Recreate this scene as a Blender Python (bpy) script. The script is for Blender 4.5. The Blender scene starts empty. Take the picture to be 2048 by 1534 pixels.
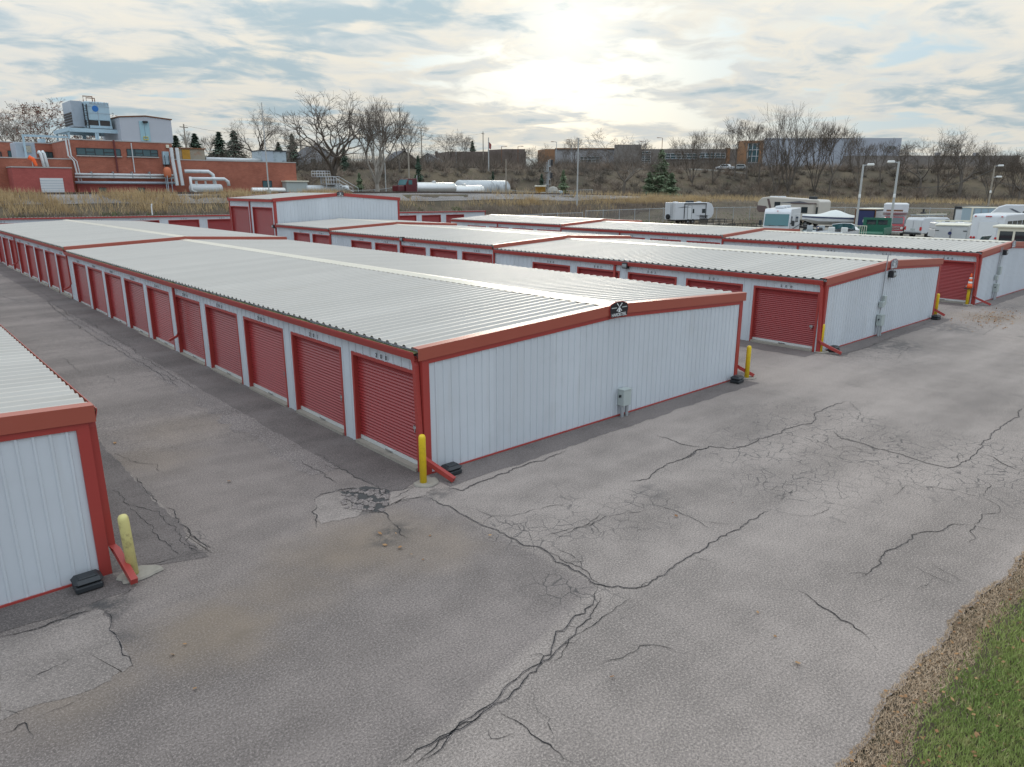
import bpy, math, random
import numpy as np
from mathutils import Matrix, Vector

# ------------------------------------------------------------------ camera, sky, sun, exposure
sc = bpy.context.scene
FPX, PITCH, ROLL, YAW = 1438.87, 0.2643, 0.001, 0.731
CAM = np.array([-7.879, -11.4252, 5.6717])
FW = np.array([math.sin(YAW)*math.cos(PITCH), math.cos(YAW)*math.cos(PITCH), -math.sin(PITCH)])
_rt = np.array([math.cos(YAW), -math.sin(YAW), 0.0]); _up = np.cross(_rt, FW)
RT = _rt*math.cos(ROLL) + _up*math.sin(ROLL); UP = -_rt*math.sin(ROLL) + _up*math.cos(ROLL)
cd = bpy.data.cameras.new('camera'); cam = bpy.data.objects.new('camera', cd)
sc.collection.objects.link(cam); sc.camera = cam
cd.sensor_fit = 'HORIZONTAL'; cd.sensor_width = 36.0; cd.lens = FPX/2048*36.0
cd.clip_start = 0.1; cd.clip_end = 5000
cam.matrix_world = Matrix(((RT[0], UP[0], -FW[0], CAM[0]), (RT[1], UP[1], -FW[1], CAM[1]), (RT[2], UP[2], -FW[2], CAM[2]), (0, 0, 0, 1)))

SUN_DIR = Vector((0.712, 0.690, 0.185)).normalized()      # behind thin cloud, ahead of the camera
SUN_EL = math.asin(SUN_DIR.z); SUN_AZ = math.atan2(SUN_DIR.x, SUN_DIR.y)

w = bpy.data.worlds.new('World'); sc.world = w; w.use_nodes = True
nt = w.node_tree; nt.nodes.clear()
def N(tree, typ, **kw):
    n = tree.nodes.new(typ)
    for k, v in kw.items():
        if k == 'inp':
            for kk, vv in v.items(): n.inputs[kk].default_value = vv
        else: setattr(n, k, v)
    return n
def math_node(tree, op, a, b=None, c=None, clamp=False):
    n = tree.nodes.new('ShaderNodeMath'); n.operation = op; n.use_clamp = clamp
    for i, v in enumerate((a, b, c)):
        if v is None: continue
        if isinstance(v, (int, float)): n.inputs[i].default_value = v
        else: tree.links.new(v, n.inputs[i])
    return n.outputs[0]
def mixc(tree, fac, a, b, mode='MIX'):
    n = tree.nodes.new('ShaderNodeMix'); n.data_type = 'RGBA'; n.blend_type = mode
    for s, v in ((n.inputs[0], fac), (n.inputs[6], a), (n.inputs[7], b)):
        if isinstance(v, (int, float)): s.default_value = v
        elif isinstance(v, (tuple, list)): s.default_value = (*v[:3], 1)
        else: tree.links.new(v, s)
    return n.outputs[2]
def smooth(tree, v, lo, hi):
    n = tree.nodes.new('ShaderNodeMapRange'); n.interpolation_type = 'SMOOTHSTEP'
    tree.links.new(v, n.inputs[0]); n.inputs[1].default_value = lo; n.inputs[2].default_value = hi
    return n.outputs[0]
def noise(tree, vec, scale, detail=4, rough=0.55, lac=2.0, dist=0.0):
    n = N(tree, 'ShaderNodeTexNoise'); n.inputs['Scale'].default_value = scale; n.inputs['Detail'].default_value = detail
    n.inputs['Roughness'].default_value = rough; n.inputs['Lacunarity'].default_value = lac; n.inputs['Distortion'].default_value = dist
    if vec is not None: tree.links.new(vec, n.inputs['Vector'])
    return n.outputs['Fac']
def build_world():
    t = nt; L = t.links.new
    sky = N(t, 'ShaderNodeTexSky', sky_type='NISHITA', sun_disc=False)
    sky.sun_elevation = SUN_EL; sky.sun_rotation = SUN_AZ; sky.air_density = 1.0; sky.dust_density = 2.0; sky.ozone_density = 1.5
    tc = N(t, 'ShaderNodeTexCoord'); d = tc.outputs['Generated']
    sep = N(t, 'ShaderNodeSeparateXYZ'); L(d, sep.inputs[0])
    zc = math_node(t, 'MAXIMUM', sep.outputs[2], 0.0)
    den = math_node(t, 'ADD', zc, 0.115)
    u = math_node(t, 'DIVIDE', sep.outputs[0], den); v = math_node(t, 'DIVIDE', sep.outputs[1], den)
    cmb = N(t, 'ShaderNodeCombineXYZ'); L(u, cmb.inputs[0]); L(v, cmb.inputs[1])
    mp = N(t, 'ShaderNodeMapping'); L(cmb.outputs[0], mp.inputs[0]); mp.inputs['Rotation'].default_value = (0, 0, 0.75); mp.inputs['Location'].default_value = (4.3, 2.2, 0)
    mp.inputs['Scale'].default_value = (0.85, 1.0, 1)
    n1 = noise(t, mp.outputs[0], 1.9, 4, 0.5, 2.1, 0.6)         # cloud cells
    n2 = noise(t, mp.outputs[0], 0.55, 3, 0.5)                   # large breaks
    n3 = noise(t, mp.outputs[0], 4.2, 5, 0.58, 2.0, 0.7)          # fluff
    cov = math_node(t, 'ADD', math_node(t, 'MULTIPLY', n1, 0.50), math_node(t, 'MULTIPLY', n2, 0.50))
    cov = math_node(t, 'ADD', math_node(t, 'MULTIPLY', cov, 0.82), math_node(t, 'MULTIPLY', n3, 0.18))
    cloud = smooth(t, cov, 0.415, 0.49)                          # 0 gap, 1 cloud
    thick = smooth(t, cov, 0.515, 0.595)                          # thick grey undersides
    dot = N(t, 'ShaderNodeVectorMath', operation='DOT_PRODUCT'); L(d, dot.inputs[0]); dot.inputs[1].default_value = SUN_DIR
    cosg = dot.outputs['Value']
    near = smooth(t, cosg, 0.15, 1.0)
    g1 = math_node(t, 'POWER', math_node(t, 'MAXIMUM', cosg, 0.0), 22)
    g2 = math_node(t, 'POWER', math_node(t, 'MAXIMUM', cosg, 0.0), 420)
    white = mixc(t, near, (0.49, 0.535, 0.60), (0.555, 0.53, 0.465))
    grey = mixc(t, near, (0.33, 0.40, 0.47), (0.275, 0.355, 0.395))
    soft = math_node(t, 'ADD', math_node(t, 'MULTIPLY', n3, 0.65), math_node(t, 'MULTIPLY', n1, 0.35))
    pale = mixc(t, near, (0.40, 0.46, 0.52), (0.455, 0.475, 0.47))
    ccol = mixc(t, smooth(t, soft, 0.62, 0.40), pale, white)
    ccol = mixc(t, math_node(t, 'MULTIPLY', thick, 0.9), ccol, grey)
    sk = N(t, 'ShaderNodeMix', data_type='RGBA', blend_type='MULTIPLY'); sk.inputs[0].default_value = 1.0
    L(sky.outputs[0], sk.inputs[6]); sk.inputs[7].default_value = (SKY_K, SKY_K, SKY_K, 1)
    blue = mixc(t, 0.86, sk.outputs[2], (0.34, 0.455, 0.53))
    col = mixc(t, cloud, blue, ccol)
    # horizon band is brighter cream (distance haze of the cloud deck)
    hz = smooth(t, zc, 0.09, 0.0)
    col = mixc(t, math_node(t, 'MULTIPLY', hz, 0.55), col, mixc(t, near, (0.55, 0.60, 0.66), (0.66, 0.63, 0.54)))
    add = N(t, 'ShaderNodeMix', data_type='RGBA', blend_type='ADD'); add.inputs[0].default_value = 1.0
    gl = math_node(t, 'ADD', math_node(t, 'MULTIPLY', g1, 0.02), math_node(t, 'MULTIPLY', g2, 0.19))
    gl = math_node(t, 'MULTIPLY', gl, math_node(t, 'SUBTRACT', 1.0, math_node(t, 'MULTIPLY', thick, 0.9)))
    gc = N(t, 'ShaderNodeCombineColor'); 
    L(gl, gc.inputs[0]); L(math_node(t, 'MULTIPLY', gl, 0.93), gc.inputs[1]); L(math_node(t, 'MULTIPLY', gl, 0.76), gc.inputs[2])
    L(col, add.inputs[6]); L(gc.outputs[0], add.inputs[7])
    # overcast dome: brighter overhead (CIE overcast, softened)
    ov = math_node(t, 'ADD', 1.0, math_node(t, 'MULTIPLY', zc, 1.75))
    fin = N(t, 'ShaderNodeMix', data_type='RGBA', blend_type='MULTIPLY'); fin.inputs[0].default_value = 1.0
    gv = N(t, 'ShaderNodeCombineColor')
    for i in range(3): L(ov, gv.inputs[i])
    L(add.outputs[2], fin.inputs[6]); L(gv.outputs[0], fin.inputs[7])
    bg = N(t, 'ShaderNodeBackground'); L(fin.outputs[2], bg.inputs[0]); bg.inputs[1].default_value = 1.0
    out = N(t, 'ShaderNodeOutputWorld'); L(bg.outputs[0], out.inputs[0])
SKY_K = 0.05
build_world()
ld = bpy.data.lights.new('sun', 'SUN'); ld.energy = 0.9; ld.angle = math.radians(16); ld.color = (1.0, 0.90, 0.76)
sun = bpy.data.objects.new('sun', ld); sc.collection.objects.link(sun)
sun.rotation_euler = SUN_DIR.to_track_quat('Z', 'Y').to_euler(); sun.location = (0, 0, 60)
sc.view_settings.view_transform = 'Standard'; sc.view_settings.look = 'None'; sc.view_settings.gamma = 1
sc.view_settings.exposure = 0.28; sc.view_settings.use_curve_mapping = False
sc.cycles.max_bounces = 5; sc.cycles.diffuse_bounces = 3; sc.cycles.glossy_bounces = 3; sc.cycles.transparent_max_bounces = 6
sc.cycles.use_denoising = True
rnd = random.Random(7)
RNG = np.random.default_rng(11)

# ------------------------------------------------------------------ photo geometry helpers (pixels of the 2048 wide photograph -> world)
def ray(px, py): return FW*FPX + RT*(px-1024) + UP*(767-py)
def at_z(px, py, z=0.0):
    d = ray(px, py); return CAM + d*((z-CAM[2])/d[2])
def at_d(px, py, dist):
    d = ray(px, py); return CAM + d*(dist/math.hypot(d[0], d[1]))
def at_Y(px, py, Y):
    d = ray(px, py); return CAM + d*((Y-CAM[1])/d[1])
def at_X(px, py, X):
    d = ray(px, py); return CAM + d*((X-CAM[0])/d[0])
def mpp(p): return float((np.array(p)-CAM) @ FW)/FPX          # metres per photo pixel at a point
def toward(p): return math.atan2(p[1]-CAM[1], p[0]-CAM[0])    # heading that looks away from the camera

# ------------------------------------------------------------------ materials
MATS = {}
def mat(name, col, rough=0.6, var=0.12, scale=3.0, metal=0.0, spec=0.5, bump=0.0, bscale=40.0, dirt=0.0, dirtcol=(0.12, 0.10, 0.08), dscale=1.2, emit=None, alpha=None, coat=0.0, stretch=None, objvar=0.0, lap=None):
    if name in MATS: return MATS[name]
    m = bpy.data.materials.new(name); m.use_nodes = True; t = m.node_tree
    b = t.nodes['Principled BSDF']; L = t.links.new
    b.inputs['Roughness'].default_value = rough; b.inputs['Metallic'].default_value = metal
    b.inputs['Specular IOR Level'].default_value = spec; b.inputs['Coat Weight'].default_value = coat
    tc = N(t, 'ShaderNodeTexCoord'); v = tc.outputs['Object']
    if stretch:
        mp = N(t, 'ShaderNodeMapping'); L(v, mp.inputs[0]); mp.inputs['Scale'].default_value = stretch; v = mp.outputs[0]
    n = noise(t, v, scale, 5, 0.6)
    c = mixc(t, n, tuple(x*(1-var) for x in col), tuple(min(1, x*(1+var)) for x in col))
    if lap:
        sx = N(t, 'ShaderNodeSeparateXYZ'); L(tc.outputs['Object'], sx.inputs[0]); q = sx.outputs[1] if lap == 'y' else math_node(t, 'ADD', sx.outputs[0], sx.outputs[1])
        wn = N(t, 'ShaderNodeTexWhiteNoise'); wn.noise_dimensions = '1D'; L(math_node(t, 'FLOOR', math_node(t, 'DIVIDE', q, 0.9144)), wn.inputs['W'])
        c = mixc(t, math_node(t, 'MULTIPLY', wn.outputs['Value'], 0.55), c, tuple(x*.86 for x in col))
        mp2 = N(t, 'ShaderNodeMapping'); L(tc.outputs['Object'], mp2.inputs[0]); mp2.inputs['Scale'].default_value = (5, 5, .35) if lap == 's' else (.35, 5, 5)
        c = mixc(t, math_node(t, 'MULTIPLY', smooth(t, noise(t, mp2.outputs[0], 1.0, 5, .6), .52, .75), .30), c, tuple(x*y for x, y in zip(col, (.80, .76, .70))))
    if dirt > 0:
        dn = smooth(t, noise(t, v, dscale, 6, 0.65), 0.5, 0.72)
        c = mixc(t, math_node(t, 'MULTIPLY', dn, dirt), c, dirtcol)
    if objvar:
        oi = N(t, 'ShaderNodeObjectInfo'); c = mixc(t, math_node(t, 'MULTIPLY', oi.outputs['Random'], objvar), c, tuple(x*.55+.02 for x in col))
    L(c, b.inputs['Base Color'])
    L(math_node(t, 'ADD', rough-0.06, math_node(t, 'MULTIPLY', n, 0.12)), b.inputs['Roughness'])
    if bump > 0:
        bn = N(t, 'ShaderNodeBump'); bn.inputs['Strength'].default_value = bump; bn.inputs['Distance'].default_value = 0.02
        L(noise(t, v, bscale, 3), bn.inputs['Height']); L(bn.outputs[0], b.inputs['Normal'])
    if emit: b.inputs['Emission Color'].default_value = (*emit[:3], 1); b.inputs['Emission Strength'].default_value = emit[3]
    MATS[name] = m; return m

RED = (0.32, 0.036, 0.036)
mat('white_panel', (0.575, 0.605, 0.635), 0.42, 0.07, 1.3, lap='s', dirt=0.14, dirtcol=(0.36, 0.36, 0.35), dscale=0.9)
mat('roof_panel', (0.475, 0.442, 0.395), 0.44, 0.07, 0.8, lap='y', dirt=0.16, dirtcol=(0.40, 0.38, 0.34), dscale=0.5, bump=0.05, bscale=6)
mat('ridge_metal', (0.60, 0.55, 0.45), 0.35, 0.06, 0.7, dirt=0.2, dirtcol=(0.36, 0.32, 0.26))
mat('red_trim', (0.35, 0.044, 0.036), 0.42, 0.10, 1.5, dirt=0.15, dirtcol=(0.20, 0.06, 0.05))
mat('rake_trim', (0.345, 0.080, 0.052), 0.36, 0.08, 1.2, dirt=0.18, dirtcol=(0.26, 0.09, 0.06))
mat('red_door', RED, 0.30, 0.10, 0.9, dirt=0.12, dirtcol=(0.20, 0.05, 0.05), objvar=0.35)
mat('door_bar', (0.55, 0.55, 0.53), 0.5, 0.15, 4)
mat('concrete', (0.31, 0.28, 0.235), 0.85, 0.18, 6, bump=0.3, dirt=0.35, dirtcol=(0.20, 0.18, 0.15), dscale=5)
mat('gutter_debris', (0.20, 0.21, 0.09), 0.95, 0.4, 9, bump=0.4)
mat('dark_hole', (0.02, 0.02, 0.02), 0.9, 0.1)
mat('black_plastic', (0.022, 0.025, 0.028), 0.5, 0.2, 8)
mat('yellow_paint', (0.72, 0.50, 0.015), 0.45, 0.10, 4, dirt=0.30, dirtcol=(0.24, 0.16, 0.03), dscale=7)
mat('old_yellow', (0.62, 0.55, 0.22), 0.6, 0.12, 5, dirt=0.5, dirtcol=(0.10, 0.05, 0.03), dscale=9)
mat('galvanised', (0.42, 0.44, 0.45), 0.45, 0.12, 6, metal=0.5)
mat('grey_box', (0.40, 0.44, 0.42), 0.5, 0.08, 3)
mat('wire_grey', (0.30, 0.31, 0.32), 0.5, 0.1)
mat('orange_plastic', (0.85, 0.12, 0.02), 0.5, 0.08)
mat('reflective', (0.75, 0.75, 0.72), 0.4, 0.05)
mat('rubber', (0.018, 0.018, 0.018), 0.8, 0.2)
mat('white_paint', (0.60, 0.61, 0.62), 0.3, 0.06, 1.5, dirt=0.25, dirtcol=(0.40, 0.38, 0.35))
mat('cream_paint', (0.70, 0.66, 0.53), 0.4, 0.05, 1.5, dirt=0.12)
mat('glass', (0.02, 0.03, 0.035), 0.08, 0.2, 0.8, spec=0.8)
mat('glass_teal', (0.05, 0.15, 0.16), 0.08, 0.2, 0.8, spec=0.8)
mat('black_metal', (0.02, 0.02, 0.022), 0.45, 0.2)
mat('chrome', (0.62, 0.63, 0.64), 0.18, 0.05, 2, metal=0.9)
mat('stainless', (0.66, 0.66, 0.64), 0.30, 0.08, 1.2, metal=0.55, dirt=0.15, dirtcol=(0.3, 0.26, 0.2))
mat('lamp_red', (0.5, 0.02, 0.02), 0.3, 0.05)
mat('lens_grey', (0.20, 0.21, 0.21), 0.25, 0.1)
mat('lamp_white', (0.75, 0.74, 0.70), 0.3, 0.05)
# ------------------------------------------------------------------ mesh builder
COL = sc.collection
def rotz(a):
    c, s = math.cos(a), math.sin(a); return np.array([[c, -s, 0], [s, c, 0], [0, 0, 1.0]])
class MB:
    def __init__(self): self.v = []; self.f = []; self.m = []
    def add(self, verts, faces, mi=0):
        o = len(self.v); self.v.extend(tuple(map(float, p)) for p in verts)
        for f in faces: self.f.append(tuple(i+o for i in f)); self.m.append(mi)
        return self
    def box(self, x0, x1, y0, y1, z0, z1, mi=0, rz=0.0, piv=None):
        v = [(x0, y0, z0), (x1, y0, z0), (x1, y1, z0), (x0, y1, z0), (x0, y0, z1), (x1, y0, z1), (x1, y1, z1), (x0, y1, z1)]
        if rz:
            p = np.array(piv if piv is not None else ((x0+x1)/2, (y0+y1)/2, 0)); R = rotz(rz); v = [tuple(R @ (np.array(q)-p) + p) for q in v]
        return self.add(v, [(0, 3, 2, 1), (4, 5, 6, 7), (0, 1, 5, 4), (1, 2, 6, 5), (2, 3, 7, 6), (3, 0, 4, 7)], mi)
    def bbox(self, x0, x1, y0, y1, z0, z1, b=0.03, mi=0):
        # chamfered box: 8 x 3 corner points
        v = []; idx = {}
        for i, x in enumerate((x0, x1)):
            for j, y in enumerate((y0, y1)):
                for k, z in enumerate((z0, z1)):
                    sx, sy, sz = (1 if i == 0 else -1), (1 if j == 0 else -1), (1 if k == 0 else -1)
                    for a, p in enumerate(((x, y+sy*b, z+sz*b), (x+sx*b, y, z+sz*b), (x+sx*b, y+sy*b, z))):
                        idx[i, j, k, a] = len(v); v.append(p)
        I = idx; f = []
        for i in (0, 1):
            q = [I[i, 0, 0, 0], I[i, 1, 0, 0], I[i, 1, 1, 0], I[i, 0, 1, 0]]; f.append(q if i else q[::-1])
            q = [I[0, i, 0, 1], I[1, i, 0, 1], I[1, i, 1, 1], I[0, i, 1, 1]]; f.append(q[::-1] if i else q)
            q = [I[0, 0, i, 2], I[1, 0, i, 2], I[1, 1, i, 2], I[0, 1, i, 2]]; f.append(q if i else q[::-1])
        for a in (0, 1):
            for b_ in (0, 1):
                s = (a+b_) % 2
                q = [I[0, a, b_, 1], I[1, a, b_, 1], I[1, a, b_, 2], I[0, a, b_, 2]]; f.append(q[::-1] if not s else q)
                q = [I[a, 0, b_, 0], I[a, 1, b_, 0], I[a, 1, b_, 2], I[a, 0, b_, 2]]; f.append(q if not s else q[::-1])
                q = [I[a, b_, 0, 0], I[a, b_, 1, 0], I[a, b_, 1, 1], I[a, b_, 0, 1]]; f.append(q[::-1] if not s else q)
        for i in (0, 1):
            for j in (0, 1):
                for k in (0, 1):
                    t = (I[i, j, k, 0], I[i, j, k, 1], I[i, j, k, 2]); f.append(t if (i+j+k) % 2 == 0 else t[::-1])
        return self.add(v, f, mi)
    def tube(self, pts, r, n=8, mi=0, cap=True):
        pts = [np.array(p, float) for p in pts]; k = len(pts)
        rs = r if isinstance(r, (list, tuple)) else [r]*k
        vv = []
        for i, p in enumerate(pts):
            d = pts[min(i+1, k-1)] - pts[max(i-1, 0)]; d /= (np.linalg.norm(d)+1e-9)
            a = np.array([0, 0, 1.0]) if abs(d[2]) < 0.9 else np.array([1.0, 0, 0])
            e1 = np.cross(d, a); e1 /= np.linalg.norm(e1); e2 = np.cross(d, e1)
            for j in range(n):
                t = 2*math.pi*j/n + (math.pi/4 if n == 4 else 0); vv.append(p + rs[i]*(math.cos(t)*e1 + math.sin(t)*e2))
        ff = []
        for i in range(k-1):
            for j in range(n): ff.append((i*n+j, i*n+(j+1) % n, (i+1)*n+(j+1) % n, (i+1)*n+j))
        if cap: ff.append(tuple(range(n))[::-1]); ff.append(tuple((k-1)*n+j for j in range(n)))
        return self.add(vv, ff, mi)
    def lathe(self, prof, n=16, c=(0, 0, 0), axis='z', mi=0):
        # prof: (r, h) pairs from one end to the other
        vv = []; k = len(prof)
        for r, h in prof:
            for j in range(n):
                t = 2*math.pi*j/n; a, b = r*math.cos(t), r*math.sin(t)
                p = (a, b, h) if axis == 'z' else ((h, a, b) if axis == 'x' else (a, h, b))
                vv.append((p[0]+c[0], p[1]+c[1], p[2]+c[2]))
        ff = [(i*n+j, i*n+(j+1) % n, (i+1)*n+(j+1) % n, (i+1)*n+j) for i in range(k-1) for j in range(n)]
        ff.append(tuple(range(n))[::-1]); ff.append(tuple((k-1)*n+j for j in range(n)))
        return self.add(vv, ff, mi)
    def prism(self, poly, a0, a1, axis='y', mi=0):
        # poly in the two other axes (x,z for 'y'; y,z for 'x'; x,y for 'z')
        n = len(poly)
        def P(q, a): return (q[0], a, q[1]) if axis == 'y' else ((a, q[0], q[1]) if axis == 'x' else (q[0], q[1], a))
        v = [P(q, a0) for q in poly] + [P(q, a1) for q in poly]
        f = [tuple(range(n)), tuple(range(2*n-1, n-1, -1))] + [(i, n+i, n+(i+1) % n, (i+1) % n) for i in range(n)]
        return self.add(v, f, mi)
    def quad(self, a, b, c, d, mi=0): return self.add([a, b, c, d], [(0, 1, 2, 3)], mi)
    def mesh(self, name, mats, smooth=False):
        me = bpy.data.meshes.new(name); me.from_pydata(self.v, [], self.f)
        for m in (mats if isinstance(mats, (list, tuple)) else [mats]): me.materials.append(MATS[m] if isinstance(m, str) else m)
        if max(self.m, default=0) > 0: me.polygons.foreach_set('material_index', self.m)
        if smooth: me.shade_smooth() if hasattr(me, 'shade_smooth') else None
        me.update(); return me
    def build(self, name, mats, parent=None, smooth=False):
        return obj(name, self.mesh(name, mats, smooth), parent)
def obj(name, me, parent=None, loc=None, rz=0.0):
    o = bpy.data.objects.new(name, me); COL.objects.link(o)
    if parent is not None: o.parent = parent
    if loc is not None: o.location = tuple(map(float, loc))
    if rz: o.rotation_euler[2] = rz
    return o
def tag(o, label, cat, group=None):
    o['label'] = label; o['category'] = cat
    if group: o['group'] = group
    return o
def thing(name, label, cat, loc=(0, 0, 0), rz=0.0, group=None): return tag(obj(name, None, None, loc, rz), label, cat, group)
def struct(o, kind='structure', label=None):
    o['kind'] = kind
    if label: o['label'] = label
    return o
def copy_tree(o, parent=None):
    c = o.copy(); COL.objects.link(c); c.parent = parent
    for ch in [x for x in bpy.data.objects if x.parent == o]: copy_tree(ch, c)
    return c
_txt = {}
def text_mesh(s, size, depth, matname, spacing=1.0):
    key = (s, size, matname)
    if key in _txt: return _txt[key]
    cu = bpy.data.curves.new('lettering', 'FONT'); cu.body = s; cu.size = size; cu.extrude = depth; cu.align_x = 'CENTER'; cu.space_character = spacing
    o = bpy.data.objects.new('lettering', cu); COL.objects.link(o)
    me = bpy.data.meshes.new_from_object(o.evaluated_get(bpy.context.evaluated_depsgraph_get()))
    bpy.data.objects.remove(o); bpy.data.curves.remove(cu)
    me.materials.clear(); me.materials.append(MATS[matname]); _txt[key] = me; return me
def np_mesh(name, V, F, matname, tri=True, smooth=False):
    # fast path for tens of thousands of faces; F is an (n,3) or (n,4) index array
    me = bpy.data.meshes.new(name); V = np.asarray(V, np.float32); F = np.asarray(F, np.int32)
    me.vertices.add(len(V)); me.vertices.foreach_set('co', V.ravel())
    k = F.shape[1]; me.loops.add(F.size); me.loops.foreach_set('vertex_index', F.ravel())
    me.polygons.add(len(F)); me.polygons.foreach_set('loop_start', np.arange(0, F.size, k, dtype=np.int32))
    me.polygons.foreach_set('loop_total', np.full(len(F), k, np.int32))
    me.materials.append(MATS[matname] if isinstance(matname, str) else matname)
    me.update(calc_edges=True); me.validate()
    return me
# ------------------------------------------------------------------ terrain
AXIS = np.array([(-400, 83), (95, 83), (125, 79), (150, 66), (186, 36), (230, -30), (262, -160), (280, -500)], float)
def sdist(x, y):
    x = np.asarray(x, float); y = np.asarray(y, float); best = np.full(x.shape, 1e9); sg = np.zeros(x.shape)
    for a, b in zip(AXIS[:-1], AXIS[1:]):
        d = b-a; L2 = d @ d; t = np.clip(((x-a[0])*d[0]+(y-a[1])*d[1])/L2, 0, 1)
        qx, qy = x-a[0]-t*d[0], y-a[1]-t*d[1]; D = np.hypot(qx, qy); s = np.sign(d[0]*qy-d[1]*qx)
        up = D < best; best = np.where(up, D, best); sg = np.where(up, s, sg)
    return best*np.where(sg == 0, 1, sg)
def sstep(x, a, b):
    t = np.clip((np.asarray(x, float)-a)/(b-a), 0, 1); return t*t*(3-2*t)
def lot_z(x, y):
    z = np.interp(y, [4, 30, 52, 64, 72], [0, .12, .2, .5, .62])
    return np.maximum(z, 0.7*sstep(x, 44.6, 52))
def bumpy(x, y):
    return 0.5*np.sin(x*0.21+1.3*np.sin(y*0.13))+0.35*np.sin(y*0.31+0.9*np.sin(x*0.27+1))+0.15*np.sin(x*0.83+y*0.61)
def terrain(x, y):
    x = np.asarray(x, float); y = np.asarray(y, float); s = sdist(x, y)
    r = sstep(x, 88, 128)
    zb = np.interp(x, [60, 92, 125, 150, 190], [4.85, 4.45, 3.7, 3.1, 2.6])
    zh = np.interp(x, [40, 60, 95, 130, 200], [8.4, 9.2, 10.3, 10.3, 10.9])
    toe = -12+(-26)*r; h0 = 28-24*r; h1 = 48-8*r
    base = lot_z(x, y)
    up1 = np.clip((s-toe)/(-3-toe), 0, 1); up1 = up1*up1*(3-2*up1)*0.5+up1*0.5
    z = base+(zb-base)*up1
    drop = 1.25*sstep(x, 44, 54)*(1-sstep(x, 92, 112))*sstep(s, 2.6, 6.0)*(1-sstep(s, 20, h0+2)); z = z-drop
    up2 = sstep(s, h0, h1); z = z+(zh-zb)*up2
    wob = bumpy(x, y)
    z = z + wob*(0.28*np.clip(up1*(1-up1)*4, 0, 1)+0.75*up2*(1-up2)*4*0.6+0.15*up2)
    z = np.where((s > -3.2) & (s < 2.4), zb, z) if z.ndim else z
    z = z + 0.012*np.clip(s-90, 0, 700)
    return z
def tz(x, y): return float(terrain(np.array([x]), np.array([y]))[0])

def nodes_mat(name):
    m = bpy.data.materials.new(name); m.use_nodes = True; MATS[name] = m
    t = m.node_tree; return m, t, t.nodes['Principled BSDF']
def make_earth():
    m, t, b = nodes_mat('earth_grass'); L = t.links.new
    g = N(t, 'ShaderNodeNewGeometry'); p = g.outputs['Position']
    n1 = noise(t, p, 0.11, 6, 0.65); n2 = noise(t, p, 0.9, 5, 0.7); n3 = noise(t, p, 9, 4, 0.7)
    c = mixc(t, smooth(t, n1, 0.38, 0.62), (0.11, 0.09, 0.068), (0.18, 0.14, 0.095))
    c = mixc(t, math_node(t, 'MULTIPLY', smooth(t, n2, 0.54, 0.70), 0.55), c, (0.055, 0.080, 0.030))
    c = mixc(t, math_node(t, 'MULTIPLY', n3, 0.45), c, (0.05, 0.042, 0.03))
    L(c, b.inputs['Base Color']); b.inputs['Roughness'].default_value = 0.95; b.inputs['Specular IOR Level'].default_value = 0.1
    bn = N(t, 'ShaderNodeBump'); bn.inputs['Strength'].default_value = 0.8; bn.inputs['Distance'].default_value = 0.25; L(n2, bn.inputs['Height']); L(bn.outputs[0], b.inputs['Normal'])
make_earth()

# alligator-cracked places on the asphalt: (photo px, py, radius m)
ALLIG = [(1160, 1040, 1.1), (1040, 1065, 0.8), (1290, 1010, 0.9), (1560, 905, 2.0), (1700, 900, 2.0), (1850, 915, 2.6), (1600, 970, 1.6), (1960, 930, 2.4), (1640, 850, 2.2), (730, 1000, 0.7), (350, 1080, 0.6), (560, 860, 1.1), (420, 760, 1.3), (1140, 1195, 0.8), (1700, 700, 2.2)]
DARKS = [(730, 1003, 0.55, 1.0), (790, 1065, 0.45, 0.8), (860, 985, 0.4, 0.6), (1780, 690, 1.5, 0.75), (1890, 655, 1.6, 0.6), (1720, 668, 1.0, 0.8), (1975, 612, 1.8, 0.5), (195, 1215, 0.35, 0.9), (250, 1275, 0.3, 0.6), (395, 735, 0.7, 0.6), (300, 640, 0.9, 0.5), (137, 608, 1.2, 0.6), (40, 607, 1.5, 0.35), (1290, 985, 0.3, 0.4)]
BROWNS = [(740, 1085, 1.3, 0.75), (860, 1090, 1.0, 0.55), (640, 1110, 1.0, 0.5), (420, 1265, 0.9, 0.8), (560, 1180, 0.9, 0.45), (140, 1375, 1.0, 0.5), (300, 920, 1.2, 0.4), (1980, 635, 1.6, 0.7), (360, 860, 1.4, 0.4)]
def blobs(t, p, lst, soft=1.0):
    acc = None
    for e in lst:
        q = at_z(e[0], e[1], 0.0); k = e[3] if len(e) > 3 else 1.0
        vm = N(t, 'ShaderNodeVectorMath', operation='DISTANCE'); t.links.new(p, vm.inputs[0]); vm.inputs[1].default_value = tuple(q)
        s = math_node(t, 'MULTIPLY', smooth(t, vm.outputs['Value'], e[2]*1.35, e[2]*0.2), k)
        acc = s if acc is None else math_node(t, 'MAXIMUM', acc, s)
    return acc
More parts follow.
